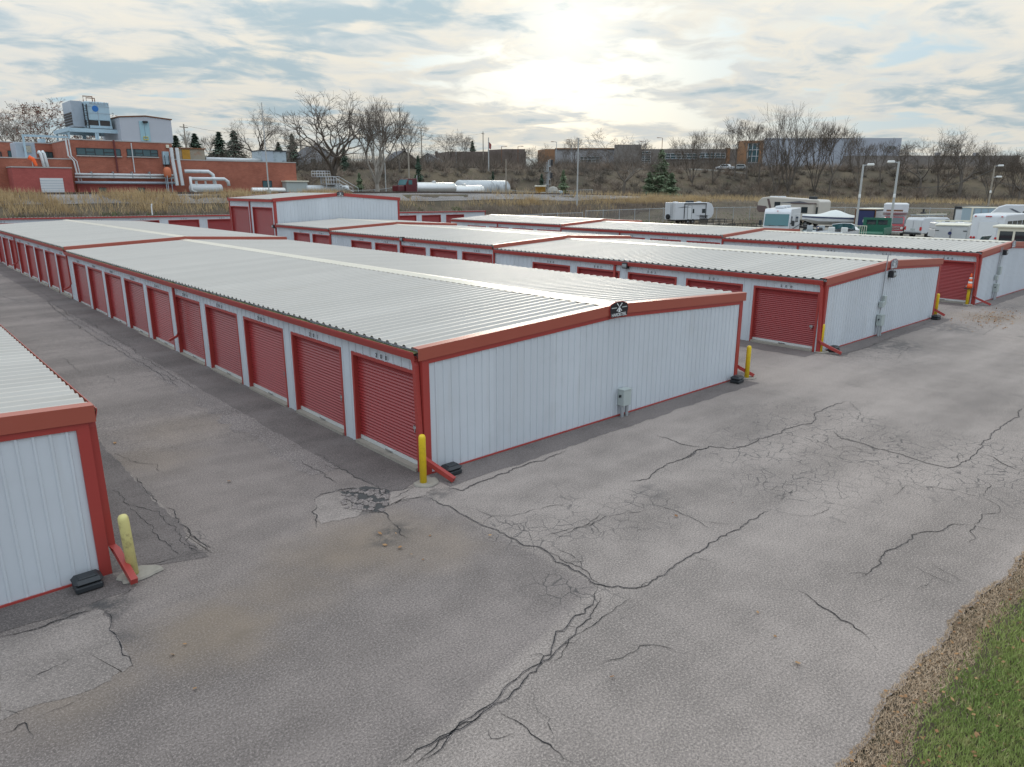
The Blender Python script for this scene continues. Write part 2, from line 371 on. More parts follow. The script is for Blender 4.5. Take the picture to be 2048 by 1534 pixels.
def make_asphalt(name, base, speck, strip=False):
    m, t, b = nodes_mat(name); L = t.links.new
    g = N(t, 'ShaderNodeNewGeometry'); p = g.outputs['Position']
    mp = N(t, 'ShaderNodeMapping'); L(p, mp.inputs[0]); mp.inputs['Scale'].default_value = (0.16, 1.0, 1)
    big = noise(t, p, 0.22, 5, 0.6); lanes = noise(t, mp.outputs[0], 0.62, 4, 0.55); mid = noise(t, p, 1.7, 6, 0.65)
    fine = noise(t, p, 36, 3, 0.75); gr = noise(t, p, 95, 2, 0.7)
    v = math_node(t, 'ADD', math_node(t, 'MULTIPLY', big, 0.55), math_node(t, 'MULTIPLY', lanes, 0.75))
    v = math_node(t, 'ADD', v, math_node(t, 'MULTIPLY', mid, 0.4))
    c = mixc(t, smooth(t, v, 0.60, 1.10), tuple(x*0.66 for x in base), tuple(x*1.26 for x in base))
    f = math_node(t, 'ADD', math_node(t, 'MULTIPLY', fine, 0.6), math_node(t, 'MULTIPLY', gr, 0.4))
    c = mixc(t, math_node(t, 'MULTIPLY', smooth(t, f, 0.50, 0.40), speck), c, tuple(x*0.36 for x in base))
    c = mixc(t, math_node(t, 'MULTIPLY', smooth(t, f, 0.51, 0.61), speck*0.9), c, tuple(min(0.7, x*1.95) for x in base))
    if not strip:
        # newer, darker overlay in the near left, ending along two seams
        P1, P2, P3 = at_z(798, 1534), at_z(1195, 1172), at_z(858, 995); acc = None
        sp = N(t, 'ShaderNodeSeparateXYZ'); L(p, sp.inputs[0]); wv = math_node(t, 'MULTIPLY', math_node(t, 'SUBTRACT', mid, 0.5), 0.5)
        for A_, B_ in ((P1, P2), (P2, P3)):
            nx_, ny_ = -(B_-A_)[1], (B_-A_)[0]; ln = math.hypot(nx_, ny_); nx_ /= ln; ny_ /= ln
            dd = math_node(t, 'ADD', math_node(t, 'ADD', math_node(t, 'MULTIPLY', sp.outputs[0], nx_), math_node(t, 'MULTIPLY', sp.outputs[1], ny_)), -(A_[0]*nx_+A_[1]*ny_))
            h_ = smooth(t, math_node(t, 'ADD', dd, wv), -0.06, 0.10); acc = h_ if acc is None else math_node(t, 'MULTIPLY', acc, h_)
        c = mixc(t, math_node(t, 'MULTIPLY', acc, 0.9), c, mixc(t, 1.0, c, (0.76, 0.755, 0.77), 'MULTIPLY'))
        vs = N(t, 'ShaderNodeTexVoronoi'); vs.inputs['Scale'].default_value = 0.42; L(p, vs.inputs['Vector']); vsep = N(t, 'ShaderNodeSeparateColor'); L(vs.outputs['Color'], vsep.inputs[0])
        spot = math_node(t, 'MULTIPLY', smooth(t, math_node(t, 'ADD', vs.outputs['Distance'], math_node(t, 'MULTIPLY', mid, 0.16)), 0.20, 0.10), smooth(t, vsep.outputs[0], 0.45, 0.9))
        c = mixc(t, math_node(t, 'MULTIPLY', spot, 0.55), c, (0.10, 0.088, 0.080))
        wob = N(t, 'ShaderNodeVectorMath', operation='ADD'); 
        nz = N(t, 'ShaderNodeTexNoise'); nz.inputs['Scale'].default_value = 1.3; nz.inputs['Detail'].default_value = 4; L(p, nz.inputs['Vector'])
        sc2 = N(t, 'ShaderNodeVectorMath', operation='MULTIPLY_ADD'); L(nz.outputs['Color'], sc2.inputs[0]); sc2.inputs[1].default_value = (1.3, 1.3, 0); L(p, sc2.inputs[2])
        pw = sc2.outputs[0]
        off = N(t, 'ShaderNodeVectorMath', operation='SUBTRACT'); L(pw, off.inputs[0]); off.inputs[1].default_value = (0.65, 0.65, 0); pw = off.outputs[0]
        brown = math_node(t, 'MULTIPLY', blobs(t, pw, BROWNS), math_node(t, 'ADD', 0.35, math_node(t, 'MULTIPLY', mid, 0.8)), clamp=True)
        c = mixc(t, math_node(t, 'MULTIPLY', brown, 0.8), c, (0.235, 0.175, 0.118))
        dark = math_node(t, 'MULTIPLY', blobs(t, pw, DARKS), smooth(t, noise(t, p, 3.2, 5, 0.7), 0.36, 0.58))
        c = mixc(t, math_node(t, 'MULTIPLY', dark, 0.85), c, (0.045, 0.045, 0.047))
        vor = N(t, 'ShaderNodeTexVoronoi', feature='DISTANCE_TO_EDGE'); vor.inputs['Scale'].default_value = 3.6; vor.inputs['Randomness'].default_value = 1.0
        nz2 = N(t, 'ShaderNodeTexNoise'); nz2.inputs['Scale'].default_value = 5.0; nz2.inputs['Detail'].default_value = 3; L(p, nz2.inputs['Vector'])
        a2 = N(t, 'ShaderNodeVectorMath', operation='MULTIPLY_ADD'); L(nz2.outputs['Color'], a2.inputs[0]); a2.inputs[1].default_value = (0.16, 0.16, 0); L(p, a2.inputs[2])
        L(a2.outputs[0], vor.inputs['Vector'])
        line = smooth(t, vor.outputs['Distance'], 0.036, 0.008)
        gap = smooth(t, noise(t, p, 1.1, 3, 0.6), 0.36, 0.52)
        al = math_node(t, 'MULTIPLY', math_node(t, 'MULTIPLY', blobs(t, pw, ALLIG), line), math_node(t, 'ADD', 0.22, gap), clamp=True)
        c = mixc(t, math_node(t, 'MULTIPLY', al, 0.60), c, (0.028, 0.028, 0.03))
    L(c, b.inputs['Base Color'])
    L(math_node(t, 'ADD', 0.78, math_node(t, 'MULTIPLY', mid, 0.2)), b.inputs['Roughness']); b.inputs['Specular IOR Level'].default_value = 0.35
    bn = N(t, 'ShaderNodeBump'); bn.inputs['Strength'].default_value = 0.35; bn.inputs['Distance'].default_value = 0.01
    L(f, bn.inputs['Height']); L(bn.outputs[0], b.inputs['Normal'])
    return m
ASPH = (0.275, 0.232, 0.205)
make_asphalt('asphalt', ASPH, 0.68)
make_asphalt('fresh_asphalt', (0.150, 0.127, 0.118), 0.55, True)
make_asphalt('worn_band', (0.205, 0.174, 0.160), 1.0, True)
make_asphalt('light_asphalt', (0.258, 0.219, 0.195), 0.5, True)
make_asphalt('gravel', (0.25, 0.225, 0.185), 0.7, True)
make_asphalt('ballast', (0.22, 0.20, 0.185), 1.0, True)
mat('crack_fill', (0.016, 0.016, 0.017), 0.95, 0.3)
mat('crack_soft', (0.060, 0.058, 0.056), 0.95, 0.3)

def axis_vals(lo, hi, core0, core1, fine, grow=1.22):
    v = list(np.arange(core0, core1+1e-6, fine)); st = fine
    while v[-1] < hi: st *= grow; v.append(v[-1]+st)
    st = fine; pre = []; x = core0
    while x > lo: st *= grow; x -= st; pre.append(x)
    return np.array(pre[::-1]+v)
def make_terrain():
    xs = axis_vals(-900, 2200, -24, 250, 2.0); ys = axis_vals(-900, 2400, -40, 150, 2.0)
    X, Y = np.meshgrid(xs, ys); Z = terrain(X, Y)
    inlot = (sdist(X, Y) < -12.5) & (X < 47)
    Z = np.where(inlot, Z-0.06, Z-0.03*(sdist(X, Y) < -36))
    Z = np.where(Y < -10.2, np.where(X < 47, -0.012, Z), Z)
    V = np.stack([X, Y, Z], -1).reshape(-1, 3); nx, ny = len(xs), len(ys)
    i = np.arange((ny-1)*(nx-1)); r, c = i//(nx-1), i % (nx-1); a = r*nx+c
    me = np_mesh('ground', V, np.stack([a, a+1, a+nx+1, a+nx], 1), 'earth_grass'); me.shade_smooth()
    struct(obj('ground', me), label='brown and green earth of the yard edge, rail bank and hillside')
make_terrain()

YK = [-9.2, 0, 4, 10, 17, 24, 30, 37, 45, 52, 58, 64, 71]
def edge_noise(x): return 0.05*math.sin(x*0.9)+0.035*math.sin(x*2.3+1)+0.02*math.sin(x*5.1+2)+0.012*math.sin(x*11.7)+0.012*math.sin(x*23)
def sheet(name, x0, x1, y0, y1, dz, matname, parent=None, jag=0.0, nx=1, seed=0):
    ys = [y0]+[k for k in YK if y0+1e-3 < k < y1-1e-3]+[y1]; xs = list(np.linspace(x0, x1, nx+1))
    if jag:
        L = y1-y0
        ys = sorted(set(ys+list(np.linspace(y0, y1, max(2, int(L/0.25))))))
    b = MB(); nX = len(xs)
    vv = []
    for y in ys:
        for i, x in enumerate(xs): vv.append((x, y, float(np.interp(y, [4, 30, 52, 64, 72], [0, .12, .2, .5, .62]))+dz))
    b.add(vv, [(j*nX+i, j*nX+i+1, (j+1)*nX+i+1, (j+1)*nX+i) for j in range(len(ys)-1) for i in range(nX-1)])
    return b, (lambda: b.build(name, matname, parent))
def asphalt_lot():
    xs = np.concatenate([np.linspace(-60, -8, 14), np.linspace(-7.8, 20, 280), np.linspace(20.5, 46.5, 60)])
    b = MB(); vv = []
    ys = YK[1:]
    for x in xs:
        vv.append((x, -9.12+edge_noise(x)*1.1+0.02*(x if x > 0 else 0)*0, 0.0))
        for y in ys: vv.append((x, y, float(np.interp(y, [4, 30, 52, 64, 72], [0, .12, .2, .5, .62]))))
    n = len(ys)+1
    b.add(vv, [(i*n+j, (i+1)*n+j, (i+1)*n+j+1, i*n+j+1) for i in range(len(xs)-1) for j in range(n-1)])
    o = b.build('asphalt_lot', 'asphalt'); struct(o, label='worn grey asphalt between the storage rows'); return o
LOT = asphalt_lot()
def ragged_strip(name, pts_a, pts_b, matname, dz, parent, amp=0.05, step=0.18, seed=1):
    # a sheet between a straight edge a and a ragged edge b (lists of 2-D end points)
    r = random.Random(seed); a0, a1 = map(np.array, pts_a); b0, b1 = map(np.array, pts_b)
    n = max(2, int(np.linalg.norm(b1-b0)/step)); b = MB(); vv = []; w = 0
    for i in range(n+1):
        t = i/n; pa = a0+(a1-a0)*t; pb = b0+(b1-b0)*t; d = pb-pa; d = d/np.linalg.norm(d)
        w = 0.75*w+r.gauss(0, amp*0.5); pb = pb+d*(w+r.uniform(-amp, amp)*0.3)
        for q in (pa, pb): vv.append((q[0], q[1], float(lot_z(q[0] if q[0] < 44 else 44, q[1]))+dz))
    b.add(vv, [(2*i, 2*i+1, 2*i+3, 2*i+2) for i in range(n)])
    # face up whichever way it runs
    b.f = [f if np.cross(np.array(b.v[f[1]])-np.array(b.v[f[0]]), np.array(b.v[f[2]])-np.array(b.v[f[0]]))[2] > 0 else f[::-1] for f in b.f]
    return b.build(name, matname, parent)
for k, (x0, x1) in enumerate(((-17, -5.86), (0, 11.65), (17.17, 28.3), (33.87, 43.5))):
    ragged_strip('asphalt_strip', ((x0, 0.02), (x1, 0.02)), ((x0, -0.78), (x1+0.1, -0.74)), 'fresh_asphalt', 0.005, LOT, seed=k)
for k, (xa, xb, y1) in enumerate(((0.0, -1.15, 60), (-5.88, -4.55, 40), (17.17, 16.1, 45), (33.87, 32.9, 44), (11.65, 12.5, 60))):
    ragged_strip('asphalt_strip', ((xa, 0.0), (xa, y1)), ((xb, -0.5 if k in (0, 1) else 0.0), (xb, y1)), 'fresh_asphalt', 0.005, LOT, seed=10+k)
def px_patch(name, pts, matname, dz, sub=6, amp=0.03, seed=3):
    r = random.Random(seed); P = [at_z(x, y, 0) for x, y in pts]; out = []
    for a, b_ in zip(P, P[1:]+P[:1]):
        for i in range(sub):
            q = a+(b_-a)*(i/sub); out.append((q[0]+r.uniform(-amp, amp), q[1]+r.uniform(-amp, amp), float(lot_z(q[0], q[1]))+dz))
    b = MB(); n = len(out); c = np.mean(np.array(out), 0); out.append(tuple(c))
    b.add(out, [(i, (i+1) % n, n) for i in range(n)])
    b.f = [f if np.cross(np.array(b.v[f[1]])-np.array(b.v[f[0]]), np.array(b.v[f[2]])-np.array(b.v[f[0]]))[2] > 0 else f[::-1] for f in b.f]
    return b.build(name, matname, LOT)
px_patch('asphalt_patch', [(632, 995), (668, 983), (700, 990), (722, 1022), (715, 1035), (640, 1048), (627, 1025)], 'light_asphalt', 0.006)
px_patch('asphalt_patch', [(782, 985), (838, 970), (868, 978), (850, 990), (800, 1004), (775, 1012)], 'light_asphalt', 0.006)
px_patch('asphalt_patch', [(682, 984), (730, 973), (778, 980), (776, 1010), (752, 1026), (722, 1018)], 'crack_soft', 0.0065, amp=0.03)
px_patch('asphalt_patch', [(0, 1278), (100, 1252), (170, 1228), (205, 1220), (230, 1272), (262, 1330), (215, 1365), (0, 1440)], 'light_asphalt', 0.004, amp=0.04)
px_patch('asphalt_patch', [(228, 982), (262, 1010), (300, 1045), (345, 1100), (360, 1112), (400, 1100), (425, 1100), (400, 1085), (355, 1050), (330, 1018), (285, 975), (262, 950)], 'light_asphalt', 0.004, amp=0.03)
def chunks():
    # broken pieces of old asphalt lying in the pothole
    r = random.Random(77); b = MB()
    for i in range(70):
        u, v = r.uniform(686, 774), r.uniform(978, 1022); c = at_z(u, v, 0); n = r.randint(4, 6); R_ = r.uniform(.03, .085); a0 = r.uniform(0, 6)
        top = [(c[0]+math.cos(a0+6.28*k/n)*R_*r.uniform(.7, 1.2), c[1]+math.sin(a0+6.28*k/n)*R_*r.uniform(.7, 1.2), .018+r.uniform(0, .008)) for k in range(n)]
        bot = [(x*1.0, y*1.0, .004) for x, y, z in top]; b.add(top+bot, [tuple(range(n))]+[(k, n+k, n+(k+1) % n, (k+1) % n)[::-1] for k in range(n)])
    o = b.build('asphalt_chunk', 'worn_band', LOT); o['kind'] = 'stuff'
chunks()
def lane_band():
    # broken, patched band beside the sealed strip along row 200
    ragged_strip('asphalt_patch', ((-1.12, 1.5), (-1.12, 26)), ((-1.75, 1.5), (-1.6, 26)), 'worn_band', 0.004, LOT, amp=0.14, step=0.12, seed=31)
lane_band()

# ------------------------------------------------------------------ cracks (ribbons just above the asphalt)
def C2(l): return [(600+x/2.42, 900+y/2.42) for x, y in l]
def C3(l): return [(1250+x/2.09, 800+y/2.09) for x, y in l]
def C1(l): return [(x/2.42, 900+y/2.42) for x, y in l]
def C4(l): return [(x/4.09, 400+y/4.09) for x, y in l]
def C5(l): return [(1600+x/4.565, 440+y/4.565) for x, y in l]
CR = [
 (C2([(625, 230), (720, 270), (800, 320), (880, 365), (960, 390), (1030, 430), (1110, 465), (1190, 490), (1240, 545), (1310, 575), (1380, 610), (1430, 650), (1480, 660), (1540, 660), (1630, 670), (1694, 640)]), 2.6),
 (C2([(1190, 490), (1260, 530), (1330, 560), (1400, 600), (1440, 640), (1470, 655)]), 1.5),
 (C2([(880, 365), (930, 320), (1020, 322), (1110, 295), (1180, 280), (1250, 268), (1340, 262)]), 1.3),
 (C2([(850, 280), (900, 310), (930, 322), (1000, 318)]), 1.2), (C2([(1480, 300), (1420, 340), (1330, 380), (1250, 400), (1150, 440)]), 1.2), (C2([(1690, 290), (1580, 300), (1480, 320), (1390, 370), (1300, 400), (1220, 450)]), 1.3),
 (C2([(930, 320), (960, 350), (1040, 360), (1110, 400), (1130, 450)]), 1.1), (C2([(1220, 460), (1290, 500), (1360, 545), (1400, 590)]), 1.2), (C2([(1110, 465), (1090, 490), (1100, 510)]), 1.1),
 (C2([(1340, 490), (1370, 540), (1300, 545), (1250, 510)]), 1.0), (C2([(1220, 160), (1250, 190), (1270, 215)]), 1.0),
 (C2([(1440, 660), (1430, 720), (1380, 790), (1310, 830), (1240, 880), (1225, 940), (1180, 1000), (1110, 1060), (1060, 1100), (1000, 1140), (970, 1190), (910, 1240), (840, 1290), (760, 1350), (680, 1390), (600, 1440), (520, 1500), (480, 1534)]), 2.0),
 (C2([(1450, 700), (1440, 750), (1360, 850), (1330, 900), (1220, 1000), (1100, 1100), (1010, 1200), (940, 1230), (860, 1300), (780, 1350), (700, 1420), (620, 1490), (560, 1540)]), 1.7),
 (C2([(1600, 720), (1500, 790), (1430, 840), (1370, 880), (1300, 930), (1180, 1030)]), 1.4), (C2([(1310, 830), (1370, 870)]), 1.2), (C2([(1240, 880), (1300, 850), (1340, 860), (1330, 900)]), 1.1),
 (C2([(1000, 1140), (1005, 1100), (1030, 1075)]), 1.0), (C2([(910, 1240), (870, 1290), (800, 1320), (740, 1370), (660, 1440), (540, 1534)]), 1.6), (C2([(990, 1210), (1050, 1195), (1100, 1160)]), 1.1),
 (C2([(960, 1255), (1040, 1310), (1100, 1350), (1150, 1395), (1210, 1425), (1260, 1470), (1310, 1510)]), 1.6), (C2([(1120, 1150), (1150, 1270), (1210, 1300), (1205, 1420)]), 1.0), (C2([(1000, 1210), (1010, 1260)]), .9),
 (C2([(890, 1330), (910, 1380), (960, 1400), (1090, 1380)]), 0.8), (C2([(1430, 1050), (1500, 1020), (1560, 1010), (1600, 985), (1650, 975)]), 1.2), (C2([(1580, 940), (1620, 950), (1694, 945)]), 1.2),
 (C2([(65, 245), (100, 215), (160, 205), (200, 190), (260, 185), (340, 200), (400, 190)]), 3.2), (C2([(80, 265), (60, 300), (75, 340), (80, 375)]), 2.6), (C2([(240, 270), (300, 290), (380, 300), (420, 310), (440, 345)]), 2.6),
 (C2([(200, 190), (230, 230), (250, 270), (330, 250), (400, 260), (430, 220), (400, 190), (340, 200), (330, 250)]), 2.2), (C2([(260, 185), (280, 240), (330, 250), (360, 280)]), 1.8), (C2([(170, 205), (220, 200), (290, 215)]), 1.8),
 (C2([(440, 345), (480, 400), (530, 430)]), 1.6), (C2([(430, 240), (520, 200), (570, 175)]), 1.8), (C2([(420, 200), (500, 195), (560, 170)]), 2.4), (C2([(610, 200), (640, 215), (720, 200)]), 1.6), (C2([(420, 265), (540, 235), (620, 225)]), 1.6),
 (C2([(700, 185), (790, 198), (860, 160), (950, 125), (1030, 92), (1120, 60), (1200, 40), (1290, 5)]), 2.8), (C2([(0, 50), (60, 90), (120, 130), (180, 165)]), 1.5), (C2([(80, 20), (180, 80), (260, 130), (340, 160), (420, 200)]), 2.0),
 (C3([(0, 340), (100, 330), (140, 290), (240, 250), (300, 210), (350, 195), (430, 205), (500, 195), (580, 160), (650, 140), (700, 115), (780, 100), (790, 60), (850, 30), (930, 5)]), 2.0),
 (C3([(240, 250), (300, 210), (350, 195)]), 3.2), (C3([(120, 145), (200, 170), (260, 190), (340, 200)]), 1.6), (C3([(720, 795), (790, 840), (850, 880), (900, 920), (960, 955), (1010, 990), (1025, 1005)]), 2.0), (C3([(1020, 990), (1040, 1030), (1065, 1056)]), 1.1),
 (C3([(970, 745), (1060, 690), (1070, 655), (1100, 630), (1160, 605), (1200, 565), (1270, 550), (1330, 545), (1370, 520), (1450, 525)]), 1.5), (C3([(1060, 690), (1090, 710), (1110, 718)]), 1.0),
 (C3([(1440, 610), (1460, 570), (1440, 550), (1460, 520), (1490, 480), (1560, 475), (1555, 440), (1500, 410), (1430, 395), (1360, 375), (1290, 365), (1215, 370)]), 1.4), (C3([(1500, 410), (1520, 350), (1440, 320)]), 1.2), (C3([(1560, 475), (1620, 495), (1668, 510)]), 1.2),
 (C3([(0, 785), (60, 785), (130, 750), (180, 715), (230, 680), (270, 655), (330, 625), (380, 590), (450, 550), (500, 520), (560, 485), (600, 460)]), 1.9), (C3([(270, 655), (250, 640)]), 1.0),
 (C3([(870, 130), (900, 160), (1000, 185), (1100, 215), (1200, 245), (1260, 265), (1350, 285), (1400, 270), (1470, 220), (1530, 150), (1610, 90), (1660, 30)]), 1.7), (C3([(1470, 220), (1540, 240), (1620, 285), (1668, 300)]), 1.6), (C3([(1400, 270), (1390, 235), (1460, 225)]), 1.2),
 (C3([(100, 430), (200, 460), (270, 490), (370, 550)]), 1.3), (C3([(210, 425), (210, 450)]), 1.0), (C3([(1180, 680), (1290, 740), (1390, 790)]), 0.9), (C3([(1250, 670), (1320, 710), (1400, 755), (1480, 780)]), 0.9), (C3([(1000, 860), (1080, 830), (1130, 815)]), .8), (C3([(1290, 740), (1240, 780), (1215, 810)]), .8),
 (C3([(0, 1070), (60, 1030), (150, 1030), (200, 1045), (260, 1060)]), 1.3), (C3([(1190, 355), (1120, 405)]), 1.2), (C3([(650, 140), (700, 150), (820, 180), (870, 205), (950, 195), (1050, 225)]), 1.0), (C3([(700, 240), (780, 230), (830, 215)]), 1.0),
 (C3([(600, 460), (700, 480), (790, 485), (860, 440)]), .8), (C3([(560, 430), (640, 430), (700, 380), (640, 360), (600, 385)]), .9), (C3([(270, 490), (370, 515), (470, 520)]), .8), (C3([(1600, 140), (1668, 155)]), 1.0), (C3([(940, 5), (985, 50), (970, 90)]), 1.4),
 (C1([(0, 905), (120, 880), (240, 840), (350, 800), (430, 780), (490, 755)]), 2.8), (C1([(490, 770), (540, 840), (560, 900), (590, 960), (630, 1020), (645, 1050)]), 2.4), (C1([(200, 880), (300, 850), (340, 830)]), 1.4),
 (C1([(545, 195), (620, 265), (680, 330), (760, 410), (830, 475), (870, 520)]), 1.7), (C1([(660, 130), (690, 180), (740, 225), (760, 265)]), 2.0), (C1([(800, 275), (850, 330), (870, 360), (920, 400), (960, 440), (1000, 470), (1030, 500)]), 2.0),
 (C1([(600, 260), (680, 280), (770, 300), (800, 350), (870, 400), (870, 440), (930, 490), (960, 460)]), 1.1), (C1([(860, 385), (920, 400), (900, 440), (960, 480), (1010, 490)]), 1.1), (C1([(640, 240), (740, 225)]), 1.1), (C1([(800, 440), (870, 440)]), 1.0), (C1([(870, 520), (960, 500), (1030, 500)]), 1.2),
 (C1([(870, 520), (780, 545), (690, 555)]), 2.4), (C1([(0, 1380), (60, 1365), (90, 1335), (130, 1330), (165, 1400)]), 1.5), (C1([(550, 735), (590, 705), (640, 670), (700, 640)]), 1.3), (C1([(80, 1145), (200, 1080), (300, 1040), (400, 990)]), 1.4), (C1([(1280, 425), (1325, 410)]), 1.4),
 (C1([(540, 10), (620, 40), (680, 65), (760, 70), (800, 115)]), 1.0), (C1([(150, 1310), (300, 1250), (420, 1180)]), 0.9), (C1([(0, 1260), (80, 1275), (100, 1290)]), .9),
 (C4([(0, 590), (140, 660), (240, 720), (350, 780), (430, 830), (400, 860), (480, 930), (600, 1020), (720, 1100), (850, 1180), (960, 1240), (1090, 1310), (1260, 1410), (1450, 1530)]), 1.9),
 (C4([(430, 870), (520, 915), (560, 960), (650, 985), (700, 990), (780, 1040), (850, 1080), (950, 1150), (1080, 1220), (1100, 1250), (1250, 1350), (1400, 1440), (1500, 1500), (1600, 1560)]), 1.8),
 (C4([(480, 930), (560, 960), (640, 1010), (740, 1070), (850, 1130), (940, 1190), (1000, 1230), (1080, 1300), (1200, 1330)]), 1.4), (C4([(830, 1060), (900, 1045), (980, 1035)]), 1.6), (C4([(0, 800), (90, 830), (190, 850)]), 1.6), (C4([(200, 870), (300, 870), (400, 865)]), 1.0),
 (C4([(400, 1360), (510, 1310), (560, 1350), (640, 1410), (680, 1430)]), 1.0), (C4([(860, 1440), (940, 1490), (930, 1520)]), 1.0), (C4([(1270, 1410), (1340, 1440), (1450, 1500)]), 2.2),
 (C5([(320, 1240), (480, 1200), (640, 1160), (720, 1110), (860, 1060), (960, 1020), (1090, 970), (1200, 920)]), 2.0), (C5([(900, 1270), (940, 1210), (1010, 1150)]), 1.2), (C5([(880, 1330), (970, 1330), (1060, 1310), (1200, 1285)]), 1.3), (C5([(1560, 760), (1700, 730), (1850, 690), (1990, 650)]), 1.5), (C5([(1650, 1060), (1780, 980), (1880, 940)]), 1.2), (C5([(400, 1250), (440, 1220), (560, 1210)]), 1.2),
]
def build_cracks():
    r = random.Random(5); V = []; F = []
    V2 = []; F3 = []
    def ribbon(pts, wdt):
        P = [at_z(x, y, 0.0) for x, y in pts]
        P = [np.array((p[0], p[1])) for p in P]; out = []
        for a, b in zip(P[:-1], P[1:]):
            L = np.linalg.norm(b-a); n = max(2, int(L/0.07)); nn = np.array((-(b-a)[1], (b-a)[0]))/(L+1e-9)
            off = [0.0]
            for i in range(n-1): off.append(off[-1]*0.8+r.gauss(0, 0.021))
            for i in range(n):
                t = i/n; out.append(a+(b-a)*t+nn*off[i]*math.sin(math.pi*t)**0.5+np.array((r.uniform(-.006, .006), r.uniform(-.006, .006))))
        out.append(P[-1]); k = len(out); o = len(V)
        for i, p in enumerate(out):
            d = out[min(i+1, k-1)]-out[max(i-1, 0)]; d = d/(np.linalg.norm(d)+1e-9); nn = np.array((-d[1], d[0]))
            hw = (0.0021*wdt+0.0015)*max(0.15, min(1, i/4, (k-1-i)/4))*r.uniform(0.35, 1.5)
            z = float(lot_z(min(p[0], 44), p[1]))+0.011
            V.append((*(p+nn*hw), z)); V.append((*(p-nn*hw), z))
        for i in range(k-1): F.append((o+2*i, o+2*i+1, o+2*i+3, o+2*i+2))
        if wdt >= 1.5:      # crumbled margin, with a darker tone painted in to give the crack depth
            o2 = len(V2); wl = wr = 1.0
            for i, p in enumerate(out):
                d = out[min(i+1, k-1)]-out[max(i-1, 0)]; d = d/(np.linalg.norm(d)+1e-9); nn = np.array((-d[1], d[0])); wl = .7*wl+.3*r.uniform(.1, 2.0); wr = .7*wr+.3*r.uniform(.1, 2.0); e = 0.0060*wdt*max(0.1, min(1, i/6, (k-1-i)/6)); z = float(lot_z(min(p[0], 44), p[1]))+0.0085
                V2.append((*(p+nn*e*wl), z)); V2.append((*(p-nn*e*wr), z))
            for i in range(k-1): F3.append((o2+2*i, o2+2*i+1, o2+2*i+3, o2+2*i+2))
        return out
    for pts, wd in CR:
        out = ribbon(pts, wd)
        # hairline offshoots
        for _ in range(int(len(out)/28)):
            p = out[r.randrange(len(out))]; a = r.uniform(0, 6.28); q = []
            L = r.uniform(0.15, 0.6)
            for i in range(5):
                x, y = p[0]+math.cos(a)*L*i/4, p[1]+math.sin(a)*L*i/4; a += r.gauss(0, 0.35); q.append((x, y))
            o = len(V); z = float(lot_z(min(p[0], 44), p[1]))+0.0115
            for i, (x, y) in enumerate(q):
                h = 0.0028*(1-i/5)+0.0006; V.append((x+h, y+h, z)); V.append((x-h, y-h, z))
            for i in range(4): F.append((o+2*i, o+2*i+1, o+2*i+3, o+2*i+2))
    F2 = []
    for f in F:
        a, b, c = (np.array(V[i]) for i in f[:3]); F2.append(f if np.cross(b-a, c-a)[2] > 0 else f[::-1])
    o = obj('crack', np_mesh('crack', V, F2, 'crack_fill'), LOT); o['kind'] = 'stuff'
    F4 = []
    for f in F3:
        a, b, c = (np.array(V2[i]) for i in f[:3]); F4.append(f if np.cross(b-a, c-a)[2] > 0 else f[::-1])
    o = obj('crack_margin', np_mesh('crack_margin', V2, F4, 'worn_band'), LOT); o['kind'] = 'stuff'
build_cracks()

# gravel yard for the parked vehicles, rail bed
def grid_sheet(name, xs, ys, dz, matname, fn=terrain):
    X, Y = np.meshgrid(xs, ys); Z = fn(X, Y)+dz; nx, ny = len(xs), len(ys)
    i = np.arange((ny-1)*(nx-1)); a = (i//(nx-1))*nx+i % (nx-1)
    return obj(name, np_mesh(name, np.stack([X, Y, Z], -1).reshape(-1, 3), np.stack([a, a+1, a+nx+1, a+nx], 1), matname))
def gravel_yard():
    # quads of the yard grid whose corner is inside the fence
    xs = np.linspace(44.8, 125, 60); ys = np.linspace(-12, 60, 50); V = []; F = []
    X, Y = np.meshgrid(xs, ys); keep = (sdist(X, Y) < -41+3*np.sin(X*0.3)) & (Y < 58-0.15*(X-44))
    Z = terrain(X, Y)+0.02; nx, ny = len(xs), len(ys)
    for j in range(ny-1):
        for i in range(nx-1):
            a = j*nx+i
            if keep[j, i] and keep[j, i+1] and keep[j+1, i] and keep[j+1, i+1]: F.append((a, a+1, a+nx+1, a+nx))
    struct(obj('gravel_yard', np_mesh('gravel_yard', np.stack([X, Y, Z], -1).reshape(-1, 3), F, 'gravel')), label='gravel yard where trailers, boats and vans are parked')
gravel_yard()
def offset_line(s, x0, x1, step=3.0):
    # points along the rail axis at signed offset s
    out = []; P = AXIS
    for a, b in zip(P[:-1], P[1:]):
        d = (b-a)/np.linalg.norm(b-a); n = np.array((-d[1], d[0])); L = np.linalg.norm(b-a)
        for t in np.arange(0, L, step):
            q = a+d*t+n*s
            if x0 <= q[0] <= x1 and q[1] > -60: out.append(q)
    return out
